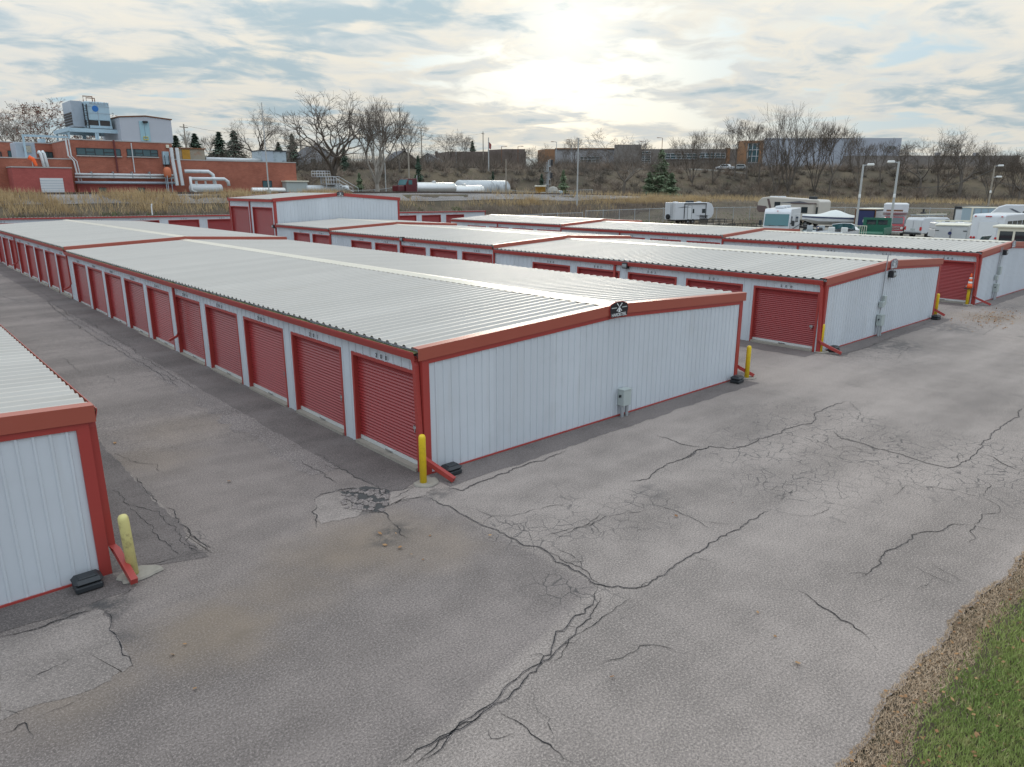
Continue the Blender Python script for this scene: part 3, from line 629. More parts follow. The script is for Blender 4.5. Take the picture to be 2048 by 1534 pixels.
def rail_bed():
    A = offset_line(-2.9, -30, 128); B = offset_line(2.2, -30, 128); b = MB(); n = min(len(A), len(B)); vv = []
    C = offset_line(-5.2, -30, 128); n = min(n, len(C))
    for i in range(n):
        z = tz(*A[i])
        zc = tz(*C[i])
        vv += [(C[i][0], C[i][1], zc+0.06), (A[i][0], A[i][1]+0.4, z+0.18), (B[i][0], B[i][1], z+0.18)]
    b.add(vv, [(3*i+j, 3*i+3+j, 3*i+4+j, 3*i+1+j) for i in range(n-1) for j in (0, 1)])
    bed = struct(b.build('rail_bed', 'ballast'), label='grey stone ballast under the railway track')
    mat('rail_steel', (0.10, 0.07, 0.055), 0.55, 0.2, 3, metal=0.4); mat('tie_wood', (0.055, 0.045, 0.04), 0.9, 0.3)
    tr = thing('railway_track', 'single railway track on the bank in front of the brick plant', 'railway track')
    for s in (-0.75, 0.75):
        P = offset_line(s, -30, 128); m = MB(); vv = []
        for q in P:
            z = tz(q[0], q[1])+0.40
            vv += [(q[0], q[1]-0.04, z-0.16), (q[0], q[1]-0.035, z), (q[0], q[1]+0.035, z), (q[0], q[1]+0.04, z-0.16)]
        m.add(vv, [(4*i+j, 4*i+4+j, 4*i+5+j, 4*i+1+j) for i in range(len(P)-1) for j in range(3)]); m.build('rail', 'rail_steel', tr)
    m = MB()
    for x in np.arange(-28, 92, 0.62):
        z = tz(x, 83)+0.19; m.box(x-0.11, x+0.11, 81.75, 84.25, z-0.12, z+0.06)
    o = m.build('tie', 'tie_wood', tr); o['kind'] = 'stuff'
rail_bed()
# ------------------------------------------------------------------ storage rows
def rib_profile(a, b, pitch=0.3048, base=0.12, top=0.05, h=0.034, minor=0.0, phase=0.0, extra=()):
    # (position, height) pairs of a ribbed sheet along one axis
    pts = [(a, 0.0)]; x = a+phase+pitch/2
    while x+base/2 < b-0.01:
        pts += [(x-base/2, 0.0), (x-top/2, h), (x+top/2, h), (x+base/2, 0.0)]
        if minor:
            y = x+pitch/2
            if y+0.03 < b-0.01: pts += [(y-0.03, 0.0), (y-0.012, minor), (y+0.012, minor), (y+0.03, 0.0)]
        x += pitch
    pts.append((b, 0.0)); xs = np.array([p[0] for p in pts]); hs = np.array([p[1] for p in pts])
    o = np.argsort(xs, kind='stable'); xs, hs = xs[o], hs[o]
    if len(extra):
        e = np.array([q for q in extra if a < q < b]); he = np.interp(e, xs, hs)
        xs = np.concatenate([xs, e]); hs = np.concatenate([hs, he]); o = np.argsort(xs, kind='stable'); xs, hs = xs[o], hs[o]
    return xs, hs
def door_mesh(dw, dh, name='door'):
    # curtain in local space: opening faces -X, spans y 0..dw, z 0..dh
    b = MB(); zs = []; hs = []; z = 0.16; p = 0.072
    while z < dh+0.02:
        zs += [z, z+p*0.30, z+p*0.45, z+p*0.85]; hs += [0, -0.020, -0.020, 0]; z += p
    zs.append(dh+0.04); hs.append(0.0)
    vv = []
    for q, h in zip(zs, hs): vv += [(0.10+h, 0.0, q), (0.10+h, dw, q)]
    b.add(vv, [(2*i, 2*i+2, 2*i+3, 2*i+1) for i in range(len(zs)-1)])
    return b.mesh(name, 'red_door')
def door_parts(dw, dh):
    fr = MB()
    fr.box(-0.025, 0.13, -0.075, 0.0, 0.0, dh+0.07); fr.box(-0.025, 0.13, dw, dw+0.075, 0.0, dh+0.07); fr.box(-0.025, 0.13, 0.0, dw, dh, dh+0.07)
    br = MB(); br.box(0.065, 0.115, 0.002, dw-0.002, 0.085, 0.165)
    sl = MB(); sl.box(-0.075, 0.14, -0.005, dw+0.005, -0.05, 0.078)
    lt = MB(); lt.box(0.045, 0.078, 0.10, 0.22, 0.86, 0.94); lt.box(0.03, 0.05, 0.13, 0.16, 0.80, 0.90)
    ln = MB(); ln.box(0.03, 0.065, dw*0.45, dw*0.55, 0.10, 0.135)
    return [('frame', fr.mesh('frame', 'red_trim')), ('bottom_bar', br.mesh('bottom_bar', 'door_bar')), ('sill', sl.mesh('sill', 'concrete')), ('latch', lt.mesh('latch', 'chrome')), ('handle', ln.mesh('handle', 'chrome'))]
_dm = {}
def put_door(parent, loc, dw, dh, rz=0.0, latch=True):
    k = (dw, dh)
    if k not in _dm: _dm[k] = (door_mesh(dw, dh), door_parts(dw, dh))
    d = obj('door', _dm[k][0], parent, loc, rz)
    for n, m in _dm[k][1]:
        if n == 'latch' and not latch: continue
        obj(n, m, d)
    return d
def number(parent, s, loc, rz, size=0.135, mt='black_plastic'):
    o = obj('unit_number', None, parent, loc, 0); o.rotation_euler = (math.pi/2, 0, rz)
    for i, ch in enumerate(s): obj('digit', text_mesh(ch, size, 0.004, mt), o, ((i-(len(s)-1)/2)*size*1.45, 0, 0))
    return o
def downspout(parent, pts, w=0.05):
    b = MB(); b.tube(pts, w*1.15, 4); return b.build('downspout', 'red_trim', parent)

def storage_row(label, X0, W, secs, rise=0.26, eave=2.46, doors_w=True, nums=None, door_w=2.43, door_h=2.08, pitch=3.048, first=0.26, front=True, spouts=(), west=True, east_detail=False, group='rows of self-storage units', y_front=0.0, numbered=lambda s, i: True):
    T = thing('storage_building', label, 'building', (X0, y_front, 0), 0, group); xr = W/2
    di = 0
    for si, (y0, y1, z0) in enumerate(secs):
        e = z0+eave; top = e+0.17      # top of roof sheet at the eave
        def roofz(x): return top+rise*(1-abs(x-xr)/xr)
        # roof slopes
        ys, hs = rib_profile(y0+0.02, y1-0.02, 0.3048, 0.15, 0.055, 0.042)
        for a, b in ((-0.10, xr), (W+0.10, xr)):
            m = MB(); vv = []
            za, zb = roofz(0)-rise*0.10/xr*1.0, roofz(xr)
            for q, h in zip(ys, hs): vv += [(a, q, za+h), (b, q, zb+h)]
            m.add(vv, [(2*i, 2*i+1, 2*i+3, 2*i+2) if a > b else (2*i, 2*i+2, 2*i+3, 2*i+1) for i in range(len(ys)-1)])
            m.build('roof', 'roof_panel', T)
        # ridge cap
        m = MB(); m.prism([(xr-0.34, roofz(xr-0.34)+0.028), (xr, roofz(xr)+0.05), (xr+0.34, roofz(xr+0.34)+0.028), (xr+0.34, roofz(xr+0.34)+0.038), (xr, roofz(xr)+0.066), (xr-0.34, roofz(xr-0.34)+0.038)], y0+0.03, y1-0.05); m.build('ridge_cap', 'ridge_metal', T)
        # side walls
        dys = []
        y = y0+first if si == 0 else y0+0.3
        while y+door_w < y1-0.1: dys.append(y); y += pitch
        for side in ((0, 1) if True else (0,)):
            ex = [q for d in dys for q in (d, d+door_w)]
            ys, hs = rib_profile(y0, y1, 0.3048, 0.055, 0.026, 0.022, 0.0, extra=np.array(ex))
            m = MB()
            for i in range(len(ys)-1):
                mid = (ys[i]+ys[i+1])/2; ind = side == 0 and any(d < mid < d+door_w for d in dys)
                zl = z0+door_h+0.03 if ind else z0-0.12
                xa = (-hs[i] if side == 0 else W+hs[i]); xb = (-hs[i+1] if side == 0 else W+hs[i+1])
                q = [(xa, ys[i], zl), (xb, ys[i+1], zl), (xb, ys[i+1], top-0.02), (xa, ys[i], top-0.02)]
                m.add(q, [(0, 3, 2, 1) if side == 0 else (0, 1, 2, 3)])
            m.build('wall', 'white_panel', T)
        # doors on the west side
        if west:
            for d in dys:
                put_door(T, (0, d, z0), door_w, door_h)
                if nums is not None: number(T, str(nums+di), (-0.035, d+door_w*0.5, z0+door_h+0.115), -math.pi/2)
                di += 1
        # end walls
        for yy, sg in ((y0, -1), (y1, 1)):
            if sg < 0 and si > 0:      # step up from the section in front: narrow wall above its roof
                m = MB(); n = 2
                m.add([(0, yy, z0+eave-0.3), (W, yy, z0+eave-0.3), (W, yy, roofz(W)-.02), (xr, yy, roofz(xr)-.02), (0, yy, roofz(0)-.02)], [(0, 1, 2, 3, 4)]); m.build('wall', 'white_panel', T); continue
            xs, hs = rib_profile(0.0, W, 0.2032, 0.055, 0.026, 0.020, 0.0, extra=np.array([xr])); m = MB()
            for i in range(len(xs)-1):
                q = [(xs[i], yy+sg*hs[i], z0-0.12), (xs[i+1], yy+sg*hs[i+1], z0-0.12), (xs[i+1], yy+sg*hs[i+1], roofz(xs[i+1])-0.03), (xs[i], yy+sg*hs[i], roofz(xs[i])-0.03)]
                m.add(q, [(0, 1, 2, 3) if sg < 0 else (0, 3, 2, 1)])
            m.build('wall', 'white_panel', T)
        # rake trim at the front gable of every section (deep fascia + returned top flange)
        for yy in (y0,):
            for a, b in ((-0.13, xr), (xr, W+0.13)):
                m = MB(); pr = [(-0.065, -0.20), (-0.065, 0.045), (0.13, 0.052), (0.13, 0.038), (-0.045, 0.030), (-0.045, -0.20)]
                za, zb = roofz(a) if a >= 0 else roofz(0)-rise*0.13/xr, roofz(b) if b <= W else roofz(W)-rise*0.13/xr
                if si: pr = [(-0.05, -0.15), (-0.05, 0.045), (0.10, 0.052), (0.10, 0.038), (-0.035, 0.030), (-0.035, -0.15)]
                vv = [(a, yy+u, za+v) for u, v in pr]+[(b, yy+u, zb+v) for u, v in pr]; n = len(pr)
                m.add(vv, [tuple(range(n)), tuple(range(2*n-1, n-1, -1))]+[(i, n+i, n+(i+1) % n, (i+1) % n) for i in range(n)])
                m.build('rake_trim', 'rake_trim', T)
                if si == 0:
                    m = MB(); pr2 = [(-0.032, -0.30), (-0.032, -0.20), (0.0, -0.20), (0.0, -0.30)]
                    aa, bb = max(a, 0), min(b, W)
                    vv = [(aa, yy+u, roofz(aa)+v) for u, v in pr2]+[(bb, yy+u, roofz(bb)+v) for u, v in pr2]
                    m.add(vv, [(0, 1, 2, 3), (7, 6, 5, 4)]+[(i, 4+i, 4+(i+1) % 4, (i+1) % 4) for i in range(4)]); m.build('rake_angle', 'red_trim', T)
        if si == 0:
            for xx in (0, W):
                m = MB(); s = 1 if xx == 0 else -1
                a, b = sorted((xx-s*0.03, xx+s*0.13)); m.box(a, b, y0-0.035, y0+0.006, z0-0.02, top-0.24); m.box(*sorted((xx-s*0.034, xx+s*0.006)), y0-0.03, y0+0.11, z0-0.02, top-0.10)
                m.build('corner_trim', 'red_trim', T)
            m = MB(); m.box(0.14, W-0.14, y0-0.045, y0-0.017, z0-0.03, z0+0.035); m.build('base_trim', 'red_trim', T)
        # gutters on both eaves
        for side in (0, 1):
            s = -1 if side == 0 else 1; x0 = 0 if side == 0 else W
            m = MB(); pr = [(0.022, -0.20), (0.15, -0.20), (0.185, -0.07), (0.185, -0.03), (0.172, -0.03), (0.172, -0.065), (0.14, -0.185), (0.03, -0.185)]
            pr = [(x0+s*u, roofz(0)+v-0.012) for u, v in pr]
            m.prism(pr if s > 0 else pr[::-1], y0+0.05, y1-0.02, 'y'); m.build('gutter', 'red_trim', T)
            m = MB(); r = random.Random(int(X0*10)+si); n = max(4, int((y1-y0)/0.3)); vv = []
            for i in range(n+1):
                y = y0+0.06+(y1-y0-0.1)*i/n; z = roofz(0)-0.09+r.uniform(-0.02, 0.02); vv += [(x0+s*0.03, y, z+0.02), (x0+s*0.165, y, z)]
            m.add(vv, [(2*i, 2*i+1, 2*i+3, 2*i+2) if s > 0 else (2*i, 2*i+2, 2*i+3, 2*i+1) for i in range(n)]); o = m.build('gutter_debris', 'gutter_debris', T)
    for kind, y, z0 in spouts:
        et = z0+eave
        if kind == 'hang':      # ends in an elbow above the ground
            downspout(T, [(-0.10, y, et+0.02), (-0.10, y, et-0.12), (-0.09, y, z0+0.85), (-0.16, y+0.02, z0+0.72), (-0.42, y+0.03, z0+0.60)], 0.045)
        if kind == 'front_w': downspout(T, [(-0.10, y+0.16, et+0.02), (-0.10, y+0.10, et-0.15), (-0.10, y+0.02, z0+0.46), (-0.06, y-0.10, z0+0.36), (0.17, y-0.72, z0+0.07)], 0.06)
        if kind == 'front_e': downspout(T, [(W+0.10, y+0.16, et+0.02), (W+0.10, y+0.14, et-0.15), (W+0.10, y+0.10, z0+0.42), (W+0.14, y-0.02, z0+0.34), (W+(0.50 if X0 > -5 else 0.18), y-(0.32 if X0 > -5 else 0.68), z0+0.09)], 0.06)
        if kind == 'wall_w':
            m = MB(); m.box(-0.075, -0.018, y-0.055, y+0.055, z0, et+0.02); m.build('downspout', 'red_trim', T)
    return T

R200 = storage_row('long storage row in the foreground with the black windmill plaque on its gable', 0.0, 11.65, [(0, 31.2, 0.0), (31.2, 61.0, 0.15)], nums=200,
    spouts=[('front_w', 0.0, 0), ('front_e', 0.0, 0), ('hang', 14.6, 0), ('hang', 31.0, 0.1), ('hang', 46.5, 0.15)])
R100 = storage_row('storage row cut off by the left edge, only gable corner and roof in view', -17.0, 11.12, [(0, 40.0, 0.0)], nums=None, west=False,
    spouts=[('front_e', 0.0, 0)])
R300 = storage_row('middle storage row with one conduit riser on its gable, right of the foreground row', 17.17, 11.05, [(0, 17.86, 0.0), (17.86, 35.67, 0.16), (35.67, 44.5, 0.32)], nums=300,
    spouts=[('front_w', 0.0, 0), ('front_e', 0.0, 0), ('wall_w', 9.6, 0), ('wall_w', 17.9, 0.1), ('wall_w', 26.8, 0.16), ('wall_w', 35.7, 0.2)])
R400 = storage_row('farthest right storage row with a coned bollard at its corner', 33.87, 9.9, [(0, 14.68, 0.0), (14.68, 29.23, 0.16), (29.23, 43.7, 0.32)], nums=400,
    spouts=[('front_w', 0.0, 0), ('front_e', 0.0, 0), ('wall_w', 9.6, 0), ('wall_w', 14.7, 0.1), ('wall_w', 23.3, 0.16), ('wall_w', 29.3, 0.2), ('wall_w', 37, .32)])

# tall unit behind row 300: two tall doors on its west side
def tall_unit():
    X0, Y0, W, D, z0, e, rise = 17.17, 44.62, 11.6, 9.2, 0.3, 4.70, 0.42
    T = thing('storage_building', 'tall white storage building with two high red doors behind the low rows', 'building', (X0, Y0, 0), 0, 'rows of self-storage units'); xr = W/2
    rz = lambda x: e+0.17+rise*(1-abs(x-xr)/xr)
    ys, hs = rib_profile(0.02, D-0.02, 0.3048, 0.105, 0.045, 0.034)
    for a, b in ((-0.1, xr), (W+0.1, xr)):
        m = MB(); vv = []
        for q, h in zip(ys, hs): vv += [(a, q, rz(0)+h-0.01), (b, q, rz(xr)+h)]
        m.add(vv, [(2*i, 2*i+1, 2*i+3, 2*i+2) if a > b else (2*i, 2*i+2, 2*i+3, 2*i+1) for i in range(len(ys)-1)]); m.build('roof', 'roof_panel', T)
    for yy, sg in ((0, -1), (D, 1)):
        xs, hs = rib_profile(0.0, W, 0.3048, 0.06, 0.03, 0.022, 0.008, extra=np.array([xr])); m = MB()
        for i in range(len(xs)-1):
            q = [(xs[i], yy+sg*hs[i], z0-.2), (xs[i+1], yy+sg*hs[i+1], z0-.2), (xs[i+1], yy+sg*hs[i+1], rz(xs[i+1])-.03), (xs[i], yy+sg*hs[i], rz(xs[i])-.03)]
            m.add(q, [(0, 1, 2, 3) if sg < 0 else (0, 3, 2, 1)])
        m.build('wall', 'white_panel', T)
        for a, b in ((-0.13, xr), (xr, W+0.13)):
            m = MB(); pr = [(-0.07*-sg, -0.22), (-0.07*-sg, 0.045), (0.12*-sg, 0.05), (0.12*-sg, 0.03), (-0.05*-sg, 0.03), (-0.05*-sg, -0.22)]
            za, zb = (rz(0) if a < 0 else rz(xr)), (rz(xr) if b == xr else rz(W)); n = 6
            m.add([(a, yy+u, za+v) for u, v in pr]+[(b, yy+u, zb+v) for u, v in pr], [tuple(range(n)), tuple(range(2*n-1, n-1, -1))]+[(i, n+i, n+(i+1) % n, (i+1) % n) for i in range(n)])
            m.build('rake_trim', 'red_trim', T)
    dh = 4.14; dds = ((0.50, 3.70), (5.20, 3.70))
    for side in (0, 1):
        ex = [q for d, w_ in dds for q in (d, d+w_)]; ys, hs = rib_profile(0, D, 0.3048, 0.06, 0.03, 0.02, extra=np.array(ex)); m = MB()
        for i in range(len(ys)-1):
            mid = (ys[i]+ys[i+1])/2; ind = side == 0 and any(d < mid < d+w_ for d, w_ in dds)
            zl = z0+dh-0.27 if ind else z0-.2; xa, xb = ((-hs[i], -hs[i+1]) if side == 0 else (W+hs[i], W+hs[i+1]))
            m.add([(xa, ys[i], zl), (xb, ys[i+1], zl), (xb, ys[i+1], e+.15), (xa, ys[i], e+.15)], [(0, 3, 2, 1) if side == 0 else (0, 1, 2, 3)])
        m.build('wall', 'white_panel', T)
        m = MB(); x0 = 0 if side == 0 else W; s = -1 if side == 0 else 1
        m.box(*sorted((x0+s*0.03, x0+s*0.17)), 0.04, D-0.04, e-0.06, e+0.14); m.build('gutter', 'red_trim', T)
    for i, (d, w_) in enumerate(dds):
        put_door(T, (0, d, z0-0.3), w_, dh, latch=False)
    for xx, yy in ((0, 0), (W, 0), (0, D), (W, D)):
        m = MB(); sx = 1 if xx == 0 else -1; sy = 1 if yy == 0 else -1
        m.box(*sorted((xx-sx*.035, xx+sx*.15)), *sorted((yy-sy*.04, yy+sy*.006)), z0-.2, e+.0); m.box(*sorted((xx-sx*.04, xx+sx*.006)), *sorted((yy+sy*.01, yy+sy*.15)), z0-.2, e+.0); m.build('corner_trim', 'red_trim', T)
    m = MB(); m.box(-0.09, -0.022, 4.65, 4.78, z0-.2, e); m.build('downspout', 'red_trim', T)
    m = MB(); m.box(-0.06, -0.02, D*0.5-0.10, D*0.5+0.10, z0, e)
    return T
TALL = tall_unit()

# row 500: low building along the foot of the bank, its doors facing the camera
def back_row():
    X0, X1, Y0, D, z0, e = -16.0, 54.9, 64.0, 5.2, 0.5, 2.45
    T = thing('storage_building', 'low storage row running across the back at the foot of the bank', 'building', (X0, Y0, 0), 0, 'rows of self-storage units'); L = X1-X0
    slope = lambda x: z0+0.35-0.0065*x        # floor falls gently to the right
    def dz(x): return slope(x)
    dws = []; x = 1.3
    while x+2.9 < L-0.3: dws.append(x); x += 3.72
    ex = [q for d in dws for q in (d, d+2.75)]; xs, hs = rib_profile(0, L, 0.3048, 0.05, 0.024, 0.014, extra=np.array(ex)); m = MB()
    for i in range(len(xs)-1):
        mid = (xs[i]+xs[i+1])/2; ind = any(d < mid < d+2.75 for d in dws); a, b = dz(xs[i]), dz(xs[i+1])
        zl = 2.03 if ind else -0.6
        m.add([(xs[i], -hs[i], a+zl), (xs[i+1], -hs[i+1], b+zl), (xs[i+1], -hs[i+1], b+e), (xs[i], -hs[i], a+e)], [(0, 1, 2, 3)])
    m.build('wall', 'white_panel', T)
    for xx, s in ((0, -1), (L, 1)):
        a = dz(xx); m = MB(); m.add([(xx, 0, a-.6), (xx, D, a-.6), (xx, D, a+e-.25), (xx, 0, a+e)], [(0, 3, 2, 1) if s < 0 else (0, 1, 2, 3)]); m.build('wall', 'white_panel', T)
        m = MB(); m.box(xx-0.05, xx+0.05, -0.045, 0.0, a-.6, a+e-.02); m.build('corner_trim', 'red_trim', T)
    xs, hs = rib_profile(-0.05, L+0.05, 0.3048, 0.11, 0.05, 0.045); m = MB(); vv = []
    for q, h in zip(xs, hs): vv += [(q, -0.12, dz(q)+e+0.03+h), (q, D, dz(q)+e-0.22+h)]
    m.add(vv, [(2*i, 2*i+2, 2*i+3, 2*i+1) for i in range(len(xs)-1)]); m.build('roof', 'roof_panel', T)
    m = MB(); m.add([(-.05, -0.15, dz(0)+e-.10), (L+.05, -0.15, dz(L)+e-.10), (L+.05, -0.15, dz(L)+e+.045), (-.05, -0.15, dz(0)+e+.045), (-.05, -0.02, dz(0)+e-.10), (L+.05, -0.02, dz(L)+e-.10)], [(0, 1, 2, 3), (0, 4, 5, 1)]); m.build('gutter', 'red_trim', T)
    k = (2.75, 2.0); _dm[k] = (door_mesh(*k), door_parts(*k))
    for i, d in enumerate(dws):
        put_door(T, (d, 0, dz(d+1.4)), 2.75, 2.0, rz=0).rotation_euler[2] = 0
    for o in [c for c in bpy.data.objects if c.parent == T and c.name.startswith('door')]:
        o.rotation_euler[2] = math.pi/2; o.location.x += 2.75          # curtain built facing -X, turned to face -Y
    for i, d in enumerate(dws): number(T, str(500+i), (d+1.375, -0.03, dz(d)+2.11), 0.0, 0.15)
    m = MB()
    a = at_Y(303, 415, 65.0); x = a[0]-X0; z = dz(x)+e+0.1
    m.tube([(x, 1.0, z), (x, 1.0, z+0.75), (x+0.05, 1.0, z+0.95), (x+0.02, .9, z+1.0)], 0.06, 8); m.build('vent_pipe', 'white_paint', T)
    return T
BACK = back_row()

# ------------------------------------------------------------------ things at the gables
def gable_sign(loc, label, dark=True):
    T = thing('gable_sign', label, 'sign', loc, 0, 'plaques on the storage gables')
    mat('sign_black', (0.012, 0.012, 0.016), 0.4, 0.2); mat('sign_grey', (0.22, 0.23, 0.26), 0.4, 0.2); mat('sign_white', (0.72, 0.73, 0.72), 0.4, 0.06)
    out = [(-0.30, -0.16), (0.30, -0.16), (0.34, 0.03), (0.30, 0.14), (0.12, 0.20), (-0.12, 0.20), (-0.30, 0.14), (-0.34, 0.03)]
    m = MB(); m.prism([(x*1.06, z*1.08) for x, z in out], -0.016, 0.0); m.build('border', 'red_trim', T)
    m = MB(); m.prism(out, -0.026, -0.0165); m.build('plate', 'sign_black' if dark else 'sign_grey', T)
    m = MB()      # windmill: four crossed blades and a tapering tower
    for a in (0.75, 2.32, 3.9, 5.45):
        c, s = math.cos(a), math.sin(a); q = [(0.007*-s, 0.007*c), (0.135*c-0.013*s, 0.135*s+0.013*c), (0.135*c+0.013*s, 0.135*s-0.013*c), (0.007*s, -0.007*c)]
        m.prism([(x, z+0.075) for x, z in q], -0.034, -0.027)
    m.prism([(-0.038, -0.05), (0.038, -0.05), (0.016, 0.07), (-0.016, 0.07)], -0.0335, -0.0265); m.build('windmill_emblem', 'sign_white', T)
    o = obj('lettering', text_mesh('HARDISTEEL', 0.115, 0.002, 'sign_white', 0.86), T, (0, -0.030, -0.148)); o.rotation_euler[0] = math.pi/2
    for s in (-1, 1):
        m = MB(); m.box(*sorted((s*0.10, s*0.29)), -0.032, -0.027, 0.055, 0.078); m.build('small_lettering', 'grey_box', T)
    return T
gable_sign((5.83, -0.07, 2.79), 'black windmill plaque at the gable peak of the foreground row')
gable_sign((17.17+5.53, -0.07, 2.79), 'grey windmill plaque at the gable peak of the middle row', False)
gable_sign((33.87+4.95, -0.07, 2.79), 'grey windmill plaque at the gable peak near the right edge', False)
gable_sign((17.17+5.8, 44.54, 5.24), 'windmill plaque at the gable peak of the tall building')

def bollard(px, py, label, h=1.05, r=0.070, matname='yellow_paint', lean=0.0, pad=0.24, fx=None):
    p = at_z(px, py, 0.0) if fx is None else fx
    T = thing('bollard', label, 'bollard', (p[0], p[1], 0.0), 0, 'yellow guard posts at the row corners')
    m = MB(); m.lathe([(r, -0.1), (r, h-0.05), (r*0.94, h-0.02), (r*0.7, h+0.012), (r*0.25, h+0.022)], 20); o = m.build('post', matname, T, True)
    o.rotation_euler[1] = lean
    rr = random.Random(int(px)); n = 15; b = MB(); vt, vb = [], []
    for i in range(n):
        a = 2*math.pi*i/n; q = pad*rr.uniform(0.78, 1.12); x, y = math.cos(a)*q*1.15+0.08, math.sin(a)*q*0.85-0.02
        vt.append((x*0.93, y*0.93, 0.042)); vb.append((x, y, 0.012))
    b.add(vt+vb, [tuple(range(n))]+[(i, n+i, n+(i+1) % n, (i+1) % n)[::-1] for i in range(n)]); b.build('footing', 'concrete', T)
    return T
bollard(847, 968, 'yellow bollard at the near door corner of the foreground row', 1.02)
bollard(268, 1152, 'faded rust-spotted yellow bollard beside the leftmost gable', 1.0, 0.075, 'old_yellow', -0.03, 0.27)
bollard(1493, 757, 'yellow bollard at the far gable corner of the foreground row', 1.02)
bollard(1640, 705, 'yellow bollard beside the nearest door of the middle row', 1.02)
bollard(1870, 632, 'yellow bollard at the far gable corner of the middle row', 1.02)
bollard(1933, 610, 'yellow bollard wearing a traffic cone', 1.0)
bollard(2047, 571, 'yellow bollard cut by the right edge', 1.02)
def cone():
    p = at_z(1933, 610, 0.0); T = thing('traffic_cone', 'orange traffic cone set on top of a yellow bollard', 'cone', (p[0], p[1], 0.82))
    m = MB(); m.box(-0.19, 0.19, -0.19, 0.19, 0, 0.03); m.build('base', 'black_plastic', T)
    m = MB(); m.lathe([(0.135, 0.03), (0.10, 0.27)], 16); m.lathe([(0.088, 0.37), (0.068, 0.50)], 16); m.lathe([(0.055, 0.58), (0.025, 0.76), (0.018, 0.77)], 16); m.build('cone', 'orange_plastic', T, True)
    m = MB(); m.lathe([(0.101, 0.27), (0.089, 0.37)], 16); m.lathe([(0.069, 0.50), (0.056, 0.58)], 16); m.build('reflective_band', 'reflective', T, True)
cone()
def bait_box(x, y, label, rz=0.0):
    T = thing('bait_box', label, 'bait station', (x, y, 0.0), rz, 'black bait stations by the gable corners')
    m = MB(); m.bbox(-0.18, 0.18, -0.15, 0.15, 0.012, 0.11, 0.02); m.build('tray', 'black_plastic', T)
    m = MB(); m.bbox(-0.195, 0.195, -0.165, 0.165, 0.11, 0.205, 0.05); m.bbox(-0.12, 0.12, -0.09, 0.09, 0.20, 0.22, 0.009); m.build('lid', 'black_plastic', T)
bait_box(0.42, -0.30, 'black bait station beside the downspout of the foreground row')
bait_box(-6.22, -0.25, 'black bait station at the leftmost gable')
bait_box(11.28, -0.28, 'black bait station at the far gable corner of the foreground row', 0.1)
bait_box(17.75, -0.26, 'black bait station behind the bollard of the middle row door')
bait_box(27.75, -0.3, 'black bait station at the far gable corner of the middle row', -0.1)
bait_box(43.2, -0.3, 'black bait station at the right edge gable corner')

def meter_box(x, z, label, w=0.30, h=0.42, d=0.22, legs=2, base=True):
    T = thing('meter_box', label, 'electrical box', (x, -0.02, 0.0), 0, 'electrical boxes on the gables')
    m = MB(); m.bbox(-w/2, w/2, -d, -0.01, z, z+h, 0.012); m.build('cabinet', 'grey_box', T)
    m = MB(); m.box(-w/2-0.012, w/2+0.012, -d-0.012, -0.012, z+h, z+h+0.018); m.build('cover', 'grey_box', T)
    for i in range(legs):
        xx = -w*0.3+i*w*0.6/max(1, legs-1) if legs > 1 else 0
        m = MB(); m.tube([(xx, -d*0.6, 0), (xx, -d*0.6, z)], 0.045, 10); m.build('conduit', 'galvanised', T)
    m = MB(); m.box(-w/2-0.06, -w/2, -d*0.6, -d*0.45, z+h*0.55, z+h*0.7); m.build('lever', 'black_plastic', T)
    return T
q = at_Y(1252, 815, -0.2); meter_box(q[0], 0.30, 'grey-green meter box on two legs at the foreground gable')
q3 = at_Y(1750, 660, 0)
M3 = meter_box(q3[0]+0.05, 0.42, 'grey meter box with one conduit riser on the middle gable')
m = MB(); m.bbox(-0.10, 0.12, -0.16, -0.01, 1.15, 1.38, 0.01); m.bbox(0.10, 0.30, -0.14, -0.01, 1.22, 1.60, 0.01); m.build('junction_box', 'grey_box', M3)
m = MB(); m.tube([(0.0, -0.05, 1.38), (0.02, -0.05, 2.45), (0.06, -0.06, 3.3)], 0.022, 8); m.tube([(0.02, -0.05, 0.9), (0.06, -0.05, 1.2)], 0.02, 8); m.build('conduit_riser', 'wire_grey', M3)
q4 = at_Y(1984, 585, 0)
M4 = meter_box(q4[0]+0.05, 0.40, 'grey meter box with twin conduit risers near the right edge')
m = MB(); m.bbox(-0.22, -0.02, -0.15, -0.01, 1.05, 1.30, 0.01); m.bbox(0.15, 0.36, -0.15, -0.01, 1.30, 1.72, 0.01); m.build('junction_box', 'grey_box', M4)
m = MB(); m.tube([(-0.05, -0.05, 1.2), (-0.02, -0.05, 2.75)], 0.022, 8); m.tube([(0.2, -0.05, 0.7), (0.22, -0.05, 2.75)], 0.022, 8); m.build('conduit_riser', 'wire_grey', M4)
def floodlight(loc, label, rz=0.0, side=False):
    T = thing('wall_light', label, 'wall light', loc, rz, 'security lights on the storage walls')
    m = MB(); m.bbox(-0.14, 0.14, -0.20, -0.01, -0.15, 0.12, 0.02); m.build('housing', 'black_metal', T)
    m = MB(); m.prism([(-0.205, -0.13), (-0.24, -0.05), (-0.205, 0.06)], -0.12, 0.12, 'x'); m.build('lens', 'lens_grey', T)
p = at_Y(1778, 547, 0); floodlight((p[0], -0.02, p[2]), 'black flood light near the gable peak of the middle row')
p = at_Y(2005, 504, 0); floodlight((p[0], -0.02, p[2]), 'black flood light near the gable peak at the right edge')
p = at_X(1255, 530, 17.17); floodlight((17.15, p[1], p[2]), 'dark wall pack light over the nearer doors of the middle row', -math.pi/2)
p = at_X(808, 478, 17.17); floodlight((17.15, p[1], p[2]+.02), 'dark wall pack light farther along the middle row', -math.pi/2)
